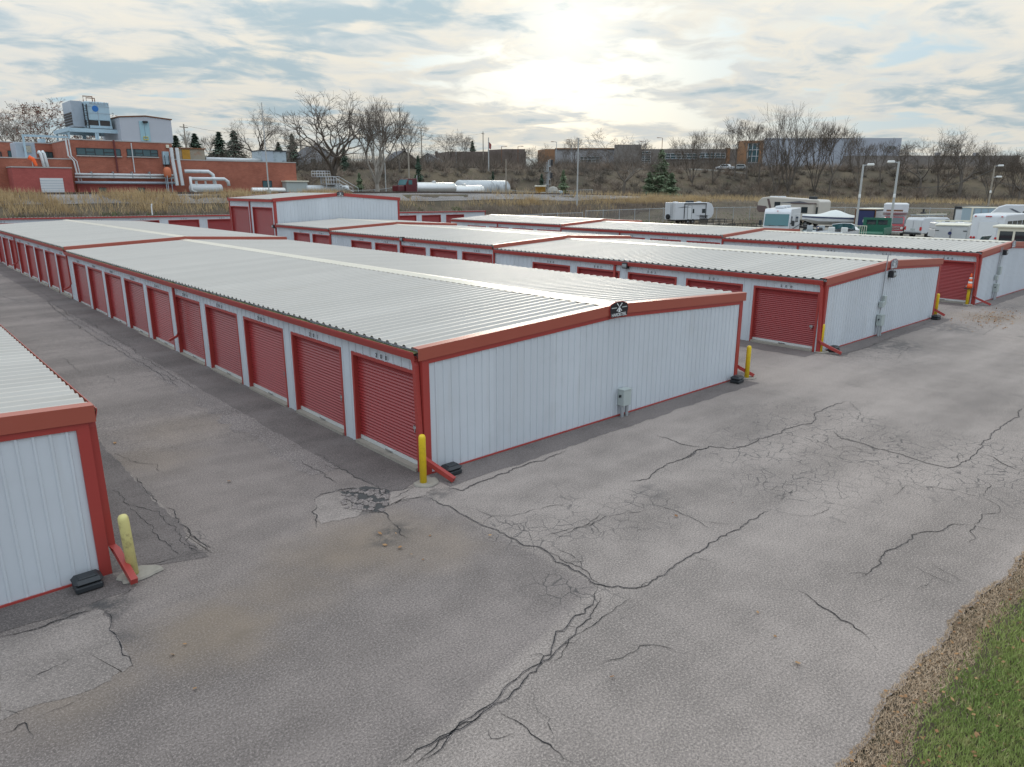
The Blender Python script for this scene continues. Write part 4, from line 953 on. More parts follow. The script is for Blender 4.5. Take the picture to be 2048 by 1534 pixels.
p = at_X(548, 452, 17.17); floodlight((17.15, p[1]-0.2, p[2]), 'dark wall pack light where the middle row meets the tall building', -math.pi/2)
# ------------------------------------------------------------------ brick plant beyond the railway
def make_brick(name, c1, c2, mortar, scale=1.0):
    m, t, b = nodes_mat(name); L = t.links.new
    g = N(t, 'ShaderNodeNewGeometry'); s = N(t, 'ShaderNodeSeparateXYZ'); L(g.outputs['Position'], s.inputs[0])
    c = N(t, 'ShaderNodeCombineXYZ'); L(math_node(t, 'ADD', s.outputs[0], s.outputs[1]), c.inputs[0]); L(s.outputs[2], c.inputs[1])
    k = N(t, 'ShaderNodeTexBrick'); L(c.outputs[0], k.inputs['Vector']); k.inputs['Scale'].default_value = 1.0
    k.inputs['Brick Width'].default_value = 0.40*scale; k.inputs['Row Height'].default_value = 0.135*scale; k.inputs['Mortar Size'].default_value = 0.012; k.inputs['Bias'].default_value = 0.0
    k.inputs['Color1'].default_value = (*c1, 1); k.inputs['Color2'].default_value = (*c2, 1); k.inputs['Mortar'].default_value = (*mortar, 1)
    n = noise(t, g.outputs['Position'], 0.6, 6, 0.68); n2 = noise(t, g.outputs['Position'], 2.2, 5, 0.7)
    col = mixc(t, math_node(t, 'MULTIPLY', smooth(t, n, 0.42, 0.68), 0.6), k.outputs['Color'], tuple(x*0.62 for x in c1))
    col = mixc(t, math_node(t, 'MULTIPLY', smooth(t, n2, 0.55, 0.75), 0.25), col, tuple(min(1, x*1.5+0.03) for x in c1))
    L(col, b.inputs['Base Color']); b.inputs['Roughness'].default_value = 0.85
make_brick('brick', (0.40, 0.125, 0.075), (0.32, 0.095, 0.058), (0.34, 0.17, 0.12))
make_brick('painted_brick', (0.42, 0.10, 0.085), (0.38, 0.088, 0.075), (0.32, 0.08, 0.07))
mat('coping', (0.42, 0.40, 0.38), 0.7); mat('pale_blue_metal', (0.38, 0.51, 0.58), 0.45, 0.10, 1.0, dirt=0.3, dirtcol=(0.18, 0.26, 0.28), dscale=0.8)
mat('penthouse_metal', (0.46, 0.48, 0.52), 0.45, 0.06, 0.6); mat('door_blue', (0.32, 0.50, 0.56), 0.5, 0.06); mat('roof_gravel', (0.22, 0.21, 0.20), 0.9, 0.2)
mat('duct_grey', (0.36, 0.41, 0.46), 0.45, 0.10, 1.5, dirt=0.15); mat('pipe_white', (0.60, 0.62, 0.62), 0.4, 0.12, 2, dirt=0.3, dirtcol=(0.3, 0.28, 0.25))
mat('rust', (0.20, 0.085, 0.04), 0.85, 0.4, 3); mat('rust_panel', (0.30, 0.26, 0.20), 0.8, 0.3, 1.5, dirt=0.8, dirtcol=(0.26, 0.09, 0.03), dscale=0.7)
mat('patched_metal', (0.36, 0.42, 0.45), 0.5, 0.1, 2, dirt=0.95, dirtcol=(0.04, 0.05, 0.06), dscale=0.9); mat('vessel_orange', (0.55, 0.16, 0.07), 0.6, 0.1)
mat('red_brown', (0.14, 0.03, 0.03), 0.6); mat('yellow_rail', (0.6, 0.48, 0.05), 0.5); mat('window_glass', (0.04, 0.09, 0.10), 0.15, 0.4, 0.7, spec=0.7); mat('white_door', (0.66, 0.67, 0.67), 0.5, 0.06)
mat('blue_print', (0.02, 0.15, 0.45), 0.5); mat('dark_louver', (0.06, 0.05, 0.045), 0.8)
PY = 92.0
def F(px, py, Y=PY): p = at_Y(px, py, Y); return p[0], p[2]
def plant():
    T = thing('brick_plant', 'red brick industrial plant with rooftop equipment beyond the railway', 'building', (0, 0, 0))
    zb = 4.6
    xA, xB, zT = F(140, 280)[0], F(343, 285)[0], F(240, 283)[1]
    def wallbox(x0, x1, y0, y1, z0, z1, mt='brick', nm='wall'):
        m = MB(); m.box(x0, x1, y0, y1, z0, z1); m.build(nm, mt, T)
        m = MB(); m.box(x0-0.06, x1+0.06, y0-0.06, y1+0.06, z1, z1+0.12); m.build('coping', 'coping', T)
    wallbox(xA, xB, PY, PY+12, zb, zT)                                              # main block
    xR, zR = F(593, 326); wallbox(xB+0.02, xR, PY+0.3, PY+15, zb, zR)                # right wing
    zL = F(60, 317)[1]; wallbox(-22, xA-0.02, PY+0.25, PY+10.5, zb, zL)              # left wing
    zU = F(60, 286, PY+10.6)[1]; wallbox(-22, xA+0.5, PY+10.8, PY+20, zb, zU)         # upper storey set back
    gx0, gx1 = F(56, 360, PY-3)[0], F(146, 360, PY-3)[0]; gz = F(100, 336, PY-3)[1]; gxl = gx0-0.2
    wallbox(gxl-1.2, gx1, PY-3.0, PY+0.2, zb-0.3, gz, 'painted_brick')                  # low painted garage
    m = MB(); m.box(xA+0.05, xB-0.05, PY-0.05, PY-0.003, zb-0.2, F(240, 366)[1]); m.build('wall', 'painted_brick', T)
    a, b = F(79, 356, PY-3), F(130, 387, PY-3)
    m = MB(); m.box(a[0], b[0], PY-3.06, PY-2.98, b[1]-0.2, a[1]); d = m.build('door', 'white_door', T)
    for k in range(1, 6):
        z = b[1]+(a[1]-b[1])*k/6; m = MB(); m.box(a[0], b[0], PY-3.075, PY-3.06, z-0.02, z+0.02); m.build('panel_joint', 'duct_grey', d)
    def window(px0, py0, px1, py1, cuts, Y=PY, splits=()):
        x0, z1 = F(px0, py0, Y); x1, z0 = F(px1, py1, Y)
        m = MB(); t = 0.07
        m.box(x0, x1, Y-0.07, Y-0.004, z0, z0+t); m.box(x0, x1, Y-0.07, Y-0.004, z1-t, z1)
        xs = [x0]+[F(c, py0, Y)[0] for c in cuts]+[x1]
        for q in xs: m.box(q-0.035, q+0.035, Y-0.072, Y-0.004, z0+t, z1-t)
        for i in splits: m.box(xs[i]+0.035, xs[i+1]-0.035, Y-0.07, Y-0.004, z0+(z1-z0)*0.42, z0+(z1-z0)*0.42+0.07)
        wn = m.build('window', 'black_metal', T)
        for u, v in zip(xs[:-1], xs[1:]):
            m = MB(); m.box(u+0.035, v-0.035, Y-0.035, Y-0.004, z0+t, z1-t); m.build('pane', 'window_glass', wn)
        m = MB(); m.box(x0-0.1, x1+0.1, Y-0.14, Y-0.004, z0-0.12, z0-0.004); m.build('sill', 'coping', wn)
    window(152, 295, 242, 312.5, (170, 188.5, 206, 227), splits=(1, 3)); window(253, 297.5, 316, 314, (268.5, 284.5, 300), splits=(1, 3))
    window(198, 375, 213, 384, (205,), PY-0.05); window(275.5, 375, 290, 386, (283,), PY-0.05)
    window(525, 361, 544, 375, (534,), PY+0.3)
    window(0, 303, 4, 316, (), PY+10.8); window(15, 301, 30, 316, (22,), PY+10.8); window(77, 303, 106, 316, (86, 96), PY+10.8); 
    # pipes along the wall
    for py, r, mt in ((348.5, 0.16, 'pipe_white'), (354, 0.13, 'pipe_white'), (365, 0.17, 'duct_grey')):
        x0, z = F(150, py, PY-0.6); x1, _ = F(352, py, PY-0.6); m = MB(); m.tube([(x0, PY-0.6, z), (x1, PY-0.6, z)], r, 10); m.build('pipe', mt, T, True)
    for px in (183, 226, 264, 299, 332):
        x0, z = F(px, 345, PY-0.6); m = MB(); m.box(x0-0.05, x0+0.05, PY-0.75, PY-0.05, F(px, 356, PY-.6)[1], z+0.1); m.build('pipe_bracket', 'wire_grey', T)
    for px0, py0, px1, py1, r, mt in ((227, 280, 234, 345, 0.10, 'red_brown'), (262, 286, 268, 345, 0.06, 'pipe_white'), (329, 330, 329, 380, 0.05, 'wire_grey')):
        x0, z0 = F(px0, py0, PY-.15); x1, z1 = F(px1, py1, PY-.15); m = MB(); m.tube([(x0, PY-.15, z0), (x0, PY-.15, z1)], r, 8); m.build('drain_pipe', mt, T)
    x0, z0 = F(137, 312, PY-.3); x1, z1 = F(150, 362, PY-.3)
    for o_, r in ((0, 0.09), (0.3, 0.07)):
        m = MB(); m.tube([(x0+o_, PY-.1, zT), (x0+o_, PY-.3, z0), (x0+o_+0.5, PY-.3, z0-0.6), (x0+o_+0.7, PY-.3, z1)], r, 8); m.build('drain_pipe', 'pipe_white', T)
    x0, z0 = F(323, 303); x1, z1 = F(338, 329); m = MB(); m.box(x0, x1, PY-0.45, PY-0.003, z1, z0); bx = m.build('wall_cabinet', 'pale_blue_metal', T)
    m = MB(); m.box(x0-.05, x1+.05, PY-0.6, PY-.05, z1-0.12, z1-0.01); m.box(x0+.1, x0+.16, PY-.6, PY-.55, z1, z1+1.1); m.box(x1-.16, x1-.1, PY-.6, PY-.55, z1, z1+1.1); m.build('bracket', 'black_metal', bx)
    x0, z0 = F(334, 293); m = MB(); m.bbox(x0-.18, x0+.18, PY-.3, PY-.01, z0-.2, z0+.2, .03); m.build('wall_lamp', 'cream_paint', T)
    # penthouse
    hx0, hz1 = F(238, 234, PY+.02); hx1, _ = F(342, 241, PY+.02); hz0 = zT+0.12; zpk = F(286, 233, PY+.02)[1]; zr = F(342, 240.5, PY+.02)[1]
    m = MB(); m.prism([(hx0, hz0), (hx1, hz0), (hx1, zr), ((hx0+hx1)/2, zpk), (hx0, hz1-0.05)], PY+0.06, PY+9); ph = m.build('penthouse', 'penthouse_metal', T)
    m = MB(); m.prism([(hx0-.12, hz1-.02), ((hx0+hx1)/2, zpk+.03), (hx1+.12, zr+.03), (hx1+.12, zr+.15), ((hx0+hx1)/2, zpk+.15), (hx0-.12, hz1+.10)], PY-0.05, PY+9.1); m.build('roof_edge', 'rust', ph)
    a = F(277.5, 242, PY); b = F(302, 283, PY)
    mx = (a[0]+b[0])/2
    for u, v in ((a[0], mx-.03), (mx+.03, b[0])):
        m = MB(); m.box(u, v, PY-0.02, PY+0.055, b[1], a[1]); m.build('door', 'door_blue', ph)
    m = MB(); z0 = F(290, 280, PY)[1]; m.box(a[0]+.3, b[0]-.3, PY-.12, PY-.06, z0, z0+.08); m.box(a[0]+.3, b[0]-.3, PY-.12, PY-.06, z0+.35, z0+.42); m.box(a[0]+.3, a[0]+.36, PY-.12, PY-.06, z0+.08, z0+.35); m.box(b[0]-.36, b[0]-.3, PY-.12, PY-.06, z0+.08, z0+.35); m.build('safety_bar', 'yellow_rail', ph)
    m = MB(); q = F(289, 244, PY); m.bbox(q[0]-.3, q[0]+.3, PY-.4, PY-.1, q[1]-.15, q[1]+.12, .04); m.build('flood_light', 'black_metal', ph)
    # rooftop sheds of the right wing, roof pipe
    a = F(356, 297, PY+3); b = F(411, 323, PY+3); m = MB(); m.box(a[0], b[0], PY+3, PY+6, zR, a[1]); s = m.build('roof_shed', 'rust_panel', T); m = MB(); m.box(a[0]-.15, b[0]+.15, PY+2.8, PY+6.2, a[1], a[1]+.15); m.build('roof_edge', 'rust', s)
    m = MB(); c0 = F(363, 300, PY+3)[0]; c1 = F(379, 300, PY+3)[0]; m.box(c0, c1, PY+2.93, PY+2.99, zR+.1, a[1]-.1); mat('ochre_rust', (0.42, 0.22, 0.03), 0.8, 0.4, 2); m.build('panel', 'ochre_rust', s)
    a = F(523, 300, PY+1.5); b = F(573, 325, PY+1.5); xm = F(545, 300, PY+1.5)[0]
    m = MB(); m.box(a[0], b[0], PY+1.5, PY+5, zR+.12, a[1]-.1); s = m.build('roof_shed', 'patched_metal', T); m = MB(); m.box(a[0], xm, PY+1.44, PY+1.5-.003, zR+.12, a[1]-.1); m.build('panel', 'duct_grey', s); m = MB(); m.box(a[0]-.1, b[0]+.1, PY+1.35, PY+5.1, a[1]-.1, a[1]+.02); m.build('roof_edge', 'black_metal', s)
    x0, z = F(413, 317.5, PY+2); x1, _ = F(522, 319, PY+2); m = MB(); m.tube([(x0, PY+2, z), (x1, PY+2, z)], .22, 10); m.build('roof_pipe', 'pipe_white', T, True)
    for px in (427, 470, 510):
        x0, z1 = F(px, 319, PY+2); m = MB(); m.box(x0-.06, x0+.06, PY+1.94, PY+2.06, zR+.1, z1); m.build('pipe_stand', 'wire_grey', T)
    # air handler and ducts on the left wing
    a = F(29, 284, PY+2.5); b = F(74, 317, PY+2.5); m = MB(); m.bbox(a[0], b[0], PY+2.5, PY+6, zL+.1, a[1], .05); ah = m.build('air_handler', 'duct_grey', T)
    c = F(46, 291, PY+2.5); d2 = F(63, 305, PY+2.5); m = MB(); m.box(c[0], d2[0], PY+2.4, PY+2.499, d2[1], c[1]); lv = m.build('louver', 'dark_louver', ah)
    for k in range(6):
        z = d2[1]+(c[1]-d2[1])*(k+.5)/6; m = MB(); m.box(c[0], d2[0], PY+2.34, PY+2.399, z-.05, z+.02); m.build('blade', 'cream_paint', lv)
    for px in (81, 88):
        x0, z0 = F(px, 303, PY-.6); m = MB(); m.tube([(x0, PY+.7, z0-.1), (x0, PY+.1, z0), (x0+.03, PY-.25, z0-.25), (x0+.2, PY-.3, gz+.1)], .17, 10); m.build('duct', 'pipe_white', T, True)
    a = F(80, 277, PY+12); b = F(92, 287, PY+12); m = MB(); m.box(a[0], b[0], PY+12, PY+14, zU, a[1]); m.build('roof_vent', 'pale_blue_metal', T)
    # steel frame that carries the cooling tower
    zf = F(180, 263, PY+3)[1]; x0 = F(137, 262, PY+2)[0]; x1 = F(240, 262, PY+2)[0]; fr = MB()
    for y in (PY+1.5, PY+8): fr.box(x0, x1, y, y+.25, zf-.2, zf+.25)
    fr.box(x0-.3, x0-.05, PY+.5, PY+9, zf-.2, zf+.25); fr.box(x1, x1+.25, PY+1, PY+9, zf-.2, zf+.25)
    for x in (x0-.2, x0+3, x1-3, x1):
        for y in (PY+1.55, PY+8.05): fr.box(x, x+.2, y, y+.2, zT+.12, zf-.2)
    xg = x0-5; fr.box(xg, x0-.31, PY+1.5, PY+1.7, zf-1.0, zf-.75); fr.box(xg, xg+.2, PY+1.5, PY+1.7, zL, zf-1.0)
    fr.build('steel_frame', 'pale_blue_metal', T)
    # wind sock
    x0, z0 = F(66, 333, PY-1.2); z1 = F(66, 317, PY-1.2)[1]; m = MB(); m.tube([(x0, PY-1.2, gz), (x0, PY-1.2, z1)], .05, 6); ms = m.build('windsock_mast', 'galvanised', T)
    m = MB(); m.tube([(x0-.3, PY-1.2, z1+.15), (x0+.1, PY-1.3, z1-.1), (x0+.35, PY-1.4, z1-.8)], [.26, .24, .12], 10); m.build('windsock', 'orange_plastic', ms)
    return T, zf, zT
PLANT, ZF, ZT = plant()
def cooling_tower():
    x0, z1 = F(168, 202, PY+2); x1, z0 = F(224, 258, PY+2); dp = 6.0
    T = thing('cooling_tower', 'pale blue cooling tower with round blue emblem on the plant roof', 'cooling tower', ((x0+x1)/2, PY+2, z0)); W = (x1-x0)/2; H = z1-z0
    m = MB(); m.bbox(-W, W, 0, dp, H*.30, H, .06); m.build('casing', 'pale_blue_metal', T)
    m = MB(); m.box(-W+.1, W-.1, .1, dp-.1, H*.10, H*.30); m.build('louver', 'dark_louver', T)
    m = MB(); m.box(-W-.05, W+.05, -.12, dp+.1, 0, H*.10); m.build('basin', 'pale_blue_metal', T)
    for x in (-W, -.06, W-.12):
        m = MB(); m.box(x, x+.12, -.06, .10, H*.10, H*.30); m.build('post', 'pale_blue_metal', T)
    for z in (.56, .82):
        m = MB(); m.box(-W-.02, W+.02, -.03, .0, H*z, H*z+.05); m.build('seam', 'duct_grey', T)
    m = MB(); m.box(-.03, .03, -.03, .0, H*.30, H*.9); m.build('seam', 'duct_grey', T)
    m = MB(); m.lathe([(.36, -.035), (.36, -.02)], 20, (-W*.18, 0, H*.74), 'y'); m.build('emblem', 'blue_print', T)
    o = obj('lettering', text_mesh('MARLEY', .5, .01, 'duct_grey', 1.3), T, (W*.2, -.04, H*.885)); o.rotation_euler[0] = math.pi/2
    m = MB(); m.box(-W-1.3, -W-.05, 1.0, dp-.4, H*.05, H*1.02); m.build('fill_tower', 'duct_grey', T)
    m = MB()
    for k in range(5): m.box(-W-1.36, -W-1.31, 1.2, dp-.6, H*(.12+.1*k), H*(.12+.1*k)+.22)
    m.build('side_louver', 'dark_louver', T)
    for k, (a, b, y) in enumerate(((-W*.85, -W*.1, 1.2), (-W*.3, W*.4, 3.0))):
        m = MB(); m.tube([(a, y, H), (a, y, H+.7), (b, y, H+.7), (b, y, H)], .07, 6); m.build('lifting_rail', 'rust', T)
    m = MB(); m.tube([(-W-.2, -.15, 0), (-W-.2, -.15, H*.9)], .06, 6); m.tube([(-W+.15, -.15, 0), (-W+.15, -.15, H*.9)], .06, 6)
    for k in range(9): m.box(-W-.2, -W+.15, -.18, -.13, H*.09*(k+1), H*.09*(k+1)+.05)
    m.build('ladder', 'black_metal', T)
cooling_tower()

# tanks and platforms on the bench between track and plant
def htank(name, label, px0, px1, py0, py1, Y, mt, cat='tank', saddles=2, head=0.25, rz=0.0):
    a = at_Y(px0, (py0+py1)/2, Y); b = at_Y(px1, (py0+py1)/2, Y); zt = at_Y((px0+px1)/2, py0, Y)[2]; zb = at_Y((px0+px1)/2, py1, Y)[2]
    R = (zt-zb)/2; L = (b[0]-a[0]); g = tz((a[0]+b[0])/2, Y)
    T = thing(name, label, cat, ((a[0]+b[0])/2, Y, g), rz); h = (zt+zb)/2-g
    m = MB(); h2 = head*R*2
    m.lathe([(R*.05, -L/2), (R*.55, -L/2+h2*.12), (R*.87, -L/2+h2*.45), (R, -L/2+h2), (R, 0), (R, L/2-h2), (R*.87, L/2-h2*.45), (R*.55, L/2-h2*.12), (R*.05, L/2)], 28, (0, 0, h), 'x'); m.build('shell', mt, T, True)
    for i in range(saddles):
        x = L*(-.3+.6*i/max(1, saddles-1)); m = MB(); m.box(x-.2, x+.2, -R*.8, R*.8, -.2, h-R*.55); m.build('saddle', 'concrete', T)
    return T, h, R, L
t1, h1_, R1, L1 = htank('process_tank', 'grey horizontal process tank under white pipes by the plant wall', 379, 445, 368, 386, PY-2.8, 'pipe_white')
m = MB(); m.tube([(-L1*.5, 1.0, h1_+R1+1.6), (L1*.2, 1.0, h1_+R1+1.6), (L1*.33, 1.0, h1_+R1+1.2), (L1*.33, .5, h1_+R1*.8)], .24, 10); m.build('pipe', 'pipe_white', t1, True)
m = MB(); m.tube([(-L1*.45, -.4, h1_+R1+.65), (L1*.55, -.4, h1_+R1+.65), (L1*.66, -.4, h1_+R1+.3), (L1*.67, -.4, h1_+R1*.6)], .22, 10); m.build('pipe', 'pipe_white', t1, True)
m = MB(); m.tube([(-L1*.52, -1.0, h1_+R1+.9), (-L1*.52, -1.0, h1_-.2), (-L1*.36, -1.0, h1_-R1)], .16, 10); m.build('pipe', 'pipe_white', t1, True)
m = MB(); m.tube([(-L1*.28, 0, h1_+R1*.9), (-L1*.28, 0, h1_+R1+.4)], .16, 10); m.tube([(L1*.0, 0, h1_+R1*.9), (L1*.0, 0, h1_+R1+.4)], .12, 10); m.build('nozzle', 'pipe_white', t1)
p = at_Y(338, 372, PY-1.5); g = tz(p[0], PY-1.5); VT = thing('vertical_vessel', 'small orange vessel on legs beside the white pipes', 'vessel', (p[0], PY-1.5, g))
m = MB(); m.lathe([(.1, 2.1), (.4, 2.25), (.46, 2.5), (.46, 3.1), (.35, 3.4), (.1, 3.5)], 16); m.build('shell', 'vessel_orange', VT, True)
for a_ in range(3): m = MB(); m.tube([(.4*math.cos(a_*2.1), .4*math.sin(a_*2.1), 0), (.4*math.cos(a_*2.1), .4*math.sin(a_*2.1), 2.5)], .05, 6); m.build('leg', 'duct_grey', VT)
for o_ in (0.9, 1.6):
    m = MB(); m.tube([(o_, .3, 5.9), (o_, .2, 4.4), (o_+.1, -.1, 1.2)], .22, 8); m.build('pipe', 'pipe_white', VT)
htank('process_tank', 'long silver tank lying before the brick wing, behind the tall building', 502, 571, 375, 388, PY-2.5, 'stainless')
htank('process_tank', 'white cylinder tank beside the stair platform', 612, 697, 370.5, 384, PY-1.0, 'pipe_white')
a = at_Y(572, 361, PY-1); b = at_Y(616, 384, PY-1); gz_ = tz(a[0], PY-1)
H = thing('pump_hut', 'small grey hut with a white roof edge by the silver tank', 'hut', ((a[0]+b[0])/2, PY-1, gz_)); w_ = (b[0]-a[0])/2
m = MB(); m.box(-w_, w_, 0, 3, -.2, a[2]-gz_-.18); m.build('wall', 'grey_box', H); m = MB(); m.box(-w_-.15, w_+.15, -.2, 3.2, a[2]-gz_-.18, a[2]-gz_); m.build('roof', 'cream_paint', H)
def platform():
    a = at_Y(628, 344, PY-1.6); b = at_Y(649, 350, PY-1.6); c = at_Y(660, 367, PY-1.6); g = tz(b[0], PY-1.6)
    T = thing('stair_platform', 'grey steel loading platform with railings and a stair', 'platform', (b[0], PY-1.6, g)); zd = c[2]-g; zu = b[2]-g-.2
    def rail(m, p, q, h=1.0):
        p, q = np.array(p, float), np.array(q, float)
        for k in (.5, 1.0): m.tube([p+(0, 0, h*k), q+(0, 0, h*k)], .03, 5)
        n = 5
        for i in range(n+1): u = p+(q-p)*i/n; m.tube([u, u+(0, 0, h)], .025, 5)
    m = MB(); m.box(-1.6, .6, -.6, .9, zu-.12, zu); m.build('upper_deck', 'galvanised', T); m = MB(); rail(m, (-1.6, -.6, zu), (.6, -.6, zu), .75); rail(m, (-1.6, .9, zu), (.6, .9, zu), .75); m.build('railing', 'white_paint', T)
    m = MB(); m.box(-.2, 2.0, -.7, 1.0, zd-.15, zd); m.build('deck', 'galvanised', T); m = MB(); rail(m, (-.2, -.7, zd), (2.0, -.7, zd)); rail(m, (-.2, 1.0, zd), (2.0, 1.0, zd)); m.build('railing', 'white_paint', T)
    for x, y in ((-.1, -.6), (1.9, -.6), (-.1, .9), (1.9, .9)):
        m = MB(); m.box(x-.06, x+.06, y-.06, y+.06, -.3, zd-.15 if x > 0 else zu-.12); m.build('post', 'galvanised', T)
    m = MB()
    n = 8
    for k in range(n): u = (k+.5)/n; m.box(2.0+3.2*u, 2.0+3.2*u+.3, -.6, .9, zd*(1-u)-.05, zd*(1-u))
    o = m.build('tread', 'galvanised', T); o['kind'] = 'stuff'
    for y in (-.65, .95):
        m = MB(); m.tube([(2.0, y, zd), (5.2, y, 0)], .06, 5); m.tube([(2.0, y, zd+1), (5.2, y, 1.0)], .035, 5); m.tube([(5.2, y, 0), (5.2, y, 1)], .03, 5); m.build('stringer', 'white_paint', T)
platform()
# ------------------------------------------------------------------ tankers, bins, poles, signal, fences
def gp(px, d, py=385):
    p = at_d(px, py, d); return p[0], p[1], tz(p[0], p[1])
def wheel(parent, x, y, z, r=0.45, w=0.25, n=16):
    m = MB(); m.lathe([(r*.55, -w/2), (r*.95, -w/2), (r, -w*.3), (r, w*.3), (r*.95, w/2), (r*.55, w/2)], n, (x, y, z), 'y'); o = m.build('wheel', 'rubber', parent)
    m = MB(); m.lathe([(r*.15, -w*.52), (r*.52, -w*.45), (r*.54, w*.45), (r*.15, w*.52)], n, (x, y, z), 'y'); m.build('rim', 'galvanised', o)
    return o
def tanker(label, px, d, L, rz, truck=False):
    x, y, z = gp(px, d); T = thing('tank_trailer', label, 'tanker', (x, y, z), rz, 'tankers by the railway')
    R, h = .93, 1.85; m = MB()
    m.lathe([(R*.1, -L/2), (R*.85, -L/2+.12), (R, -L/2+.35), (R, L/2-.35), (R*.85, L/2-.12), (R*.1, L/2)], 26, (0, 0, h), 'x'); m.build('barrel', 'stainless', T, True)
    m = MB()
    for k in range(5):
        xx = -L/2+.5+(L-1)*k/4; m.lathe([(R+.012, xx-.04), (R+.012, xx+.04)], 26, (0, 0, h), 'x')
    m.build('band', 'stainless', T)
    m = MB(); m.lathe([(.35, h+R-.1), (.35, h+R+.18), (.1, h+R+.24)], 14, (0, 0, 0)); m.build('manhole', 'stainless', T)
    m = MB(); m.box(-L/2+.3, L/2-.3, -.35, .35, .75, h-R+.12); m.build('chassis', 'black_metal', T)
    for xx in (-L/2+1.0, -L/2+2.2):
        for s in (-1, 1): wheel(T, xx, s*.95, .5, .5, .35)
    m = MB(); m.box(-L/2-.05, -L/2+.12, -.6, -.2, h-.6, h-.2); m.build('valve_box', 'grey_box', T)
    return T
tanker('shiny silver tanker trailer coupled behind the red truck', 868, 122.5, 8.8, math.radians(4))
tanker('second silver tanker standing behind the first', 928, 127.5, 8.0, math.radians(-2))
def red_tractor():
    x, y, z = gp(816, 119); T = thing('truck_tractor', 'dark red truck cab in front of the silver tanker', 'truck', (x, y, z), math.radians(186))
    mat('truck_red', (0.10, 0.010, 0.016), 0.3, 0.05, coat=0.5)
    m = MB(); m.prism([(-1.0, 1.0), (1.25, 1.0), (1.25, 2.0), (.7, 2.95), (-.9, 3.05), (-1.0, 2.9)], -1.1, 1.1); m.build('cab', 'truck_red', T)
    m = MB(); m.bbox(1.25, 2.5, -.85, .85, 1.0, 1.95, .12); m.build('hood', 'truck_red', T)
    m = MB(); m.prism([(1.262, 2.02), (1.275, 2.05), (.79, 2.86), (.74, 2.84)], -.95, .95); m.build('windscreen', 'glass_teal', T)
    for s in (-1, 1):
        m = MB(); m.box(.0, .75, *sorted((s*1.1, s*1.115)), 2.1, 2.75); m.build('side_window', 'glass_teal', T)
        m = MB(); m.tube([(-1.1, s*.95, 1.0), (-1.1, s*.95, 3.5)], .08, 8); m.build('exhaust_stack', 'chrome', T)
        wheel(T, 1.7, s*.95, .5, .5, .3); wheel(T, -1.6, s*.9, .5, .5, .4)
    m = MB(); m.box(-2.4, 2.4, -.4, .4, .7, 1.0); m.build('chassis', 'black_metal', T); m = MB(); m.bbox(2.45, 2.65, -1.1, 1.1, .55, .9, .04); m.build('bumper', 'chrome', T)
red_tractor()
mat('old_white_tank', (0.50, 0.52, 0.52), 0.5, 0.1, 1, dirt=0.9, dirtcol=(0.14, 0.15, 0.16), dscale=0.55, stretch=(1, 1, 0.35))
htank('storage_tank', 'big weathered white horizontal tank behind the tankers', 914, 1014, 360.5, 393, 97.5, 'old_white_tank', saddles=3, head=.18)
def bin_():
    x, y, z = gp(1081, 139); T = thing('hopper_bin', 'ochre tapered steel bin beside the signal mast', 'bin', (x, y, z))
    mat('ochre', (0.42, 0.22, 0.035), 0.7, 0.15, 2, dirt=.3)
    m = MB(); m.lathe([(.72, 0), (.78, .3), (1.05, 2.75), (1.1, 2.8), (1.1, 2.9), (1.0, 2.9)], 20); m.build('shell', 'ochre', T, True)
    m = MB(); m.lathe([(1.12, 2.72), (1.14, 2.95), (1.05, 2.97)], 20); m.build('rim', 'cream_paint', T)
bin_()
mat('tote_cage', (0.62, 0.61, 0.55), 0.6, .1); mat('tarp_blue', (0.03, 0.12, 0.40), 0.6, .2); mat('boulder', (0.34, 0.32, 0.28), .9, .2, 3, bump=.5)
for px, d, w_, h_, lb, mt in ((1045, 141, 1.5, .9, 'low white crate left of the ochre bin', 'tote_cage'), (1064, 141, .9, 1.7, 'tall white tote left of the ochre bin', 'tote_cage'), (1112, 139, .45, 1.0, 'blue drum right of the signal mast', 'pale_blue_metal'), (1120, 139.5, .5, 1.0, 'pale blue drum standing farther right of the signal mast', 'pale_blue_metal'), (1054, 138, 1.6, .5, 'blue covered pallet before the white totes', 'tarp_blue')):
    x, y, z = gp(px, d)
    if mt == 'pale_blue_metal':
        T = thing('drum', lb, 'drum', (x, y, z), 0, 'goods stored by the track'); m = MB(); m.lathe([(w_*.9, 0), (w_, .05), (w_*.96, h_*.33), (w_, h_*.36), (w_*.96, h_*.66), (w_, h_*.69), (w_*.95, h_), (w_*.4, h_+.02)], 16); m.build('body', mt, T); m = MB(); m.lathe([(.06, h_), (.06, h_+.06)], 8, (w_*.5, 0, 0)); m.build('bung', 'black_plastic', T)
    else:
        T = thing('pallet_tote', lb, 'tote', (x, y, z), rnd.uniform(-.3, .3), 'goods stored by the track'); m = MB(); m.bbox(-w_, w_, -.6, .6, .14, h_, .08); m.build('body', mt, T); m = MB(); [m.box(-w_, w_, yy-.06, yy+.06, 0, .14) for yy in (-.5, 0, .5)]; m.build('pallet', 'rust', T)
for i, (px, d, s_) in enumerate(((1085, 138.5, 1.0), (1106, 138.5, 1.15))):
    x, y, z = gp(px, d); m = MB(); rr = random.Random(px); pr = [(.6, 0), (1.0, .3), (.95, .9), (.6, 1.45), (.15, 1.6)]; m.lathe(pr, 11); m.v = [(a*s_*rr.uniform(.85, 1.15), b*s_*rr.uniform(.85, 1.15), c*s_) for a, b, c in m.v]
    o = m.build('boulder', 'boulder'); o.location = (x, y, z); tag(o, ['pale boulder at the foot of the ochre bin', 'pale boulder right of the signal mast foot'][i], 'boulder', 'boulders by the track')
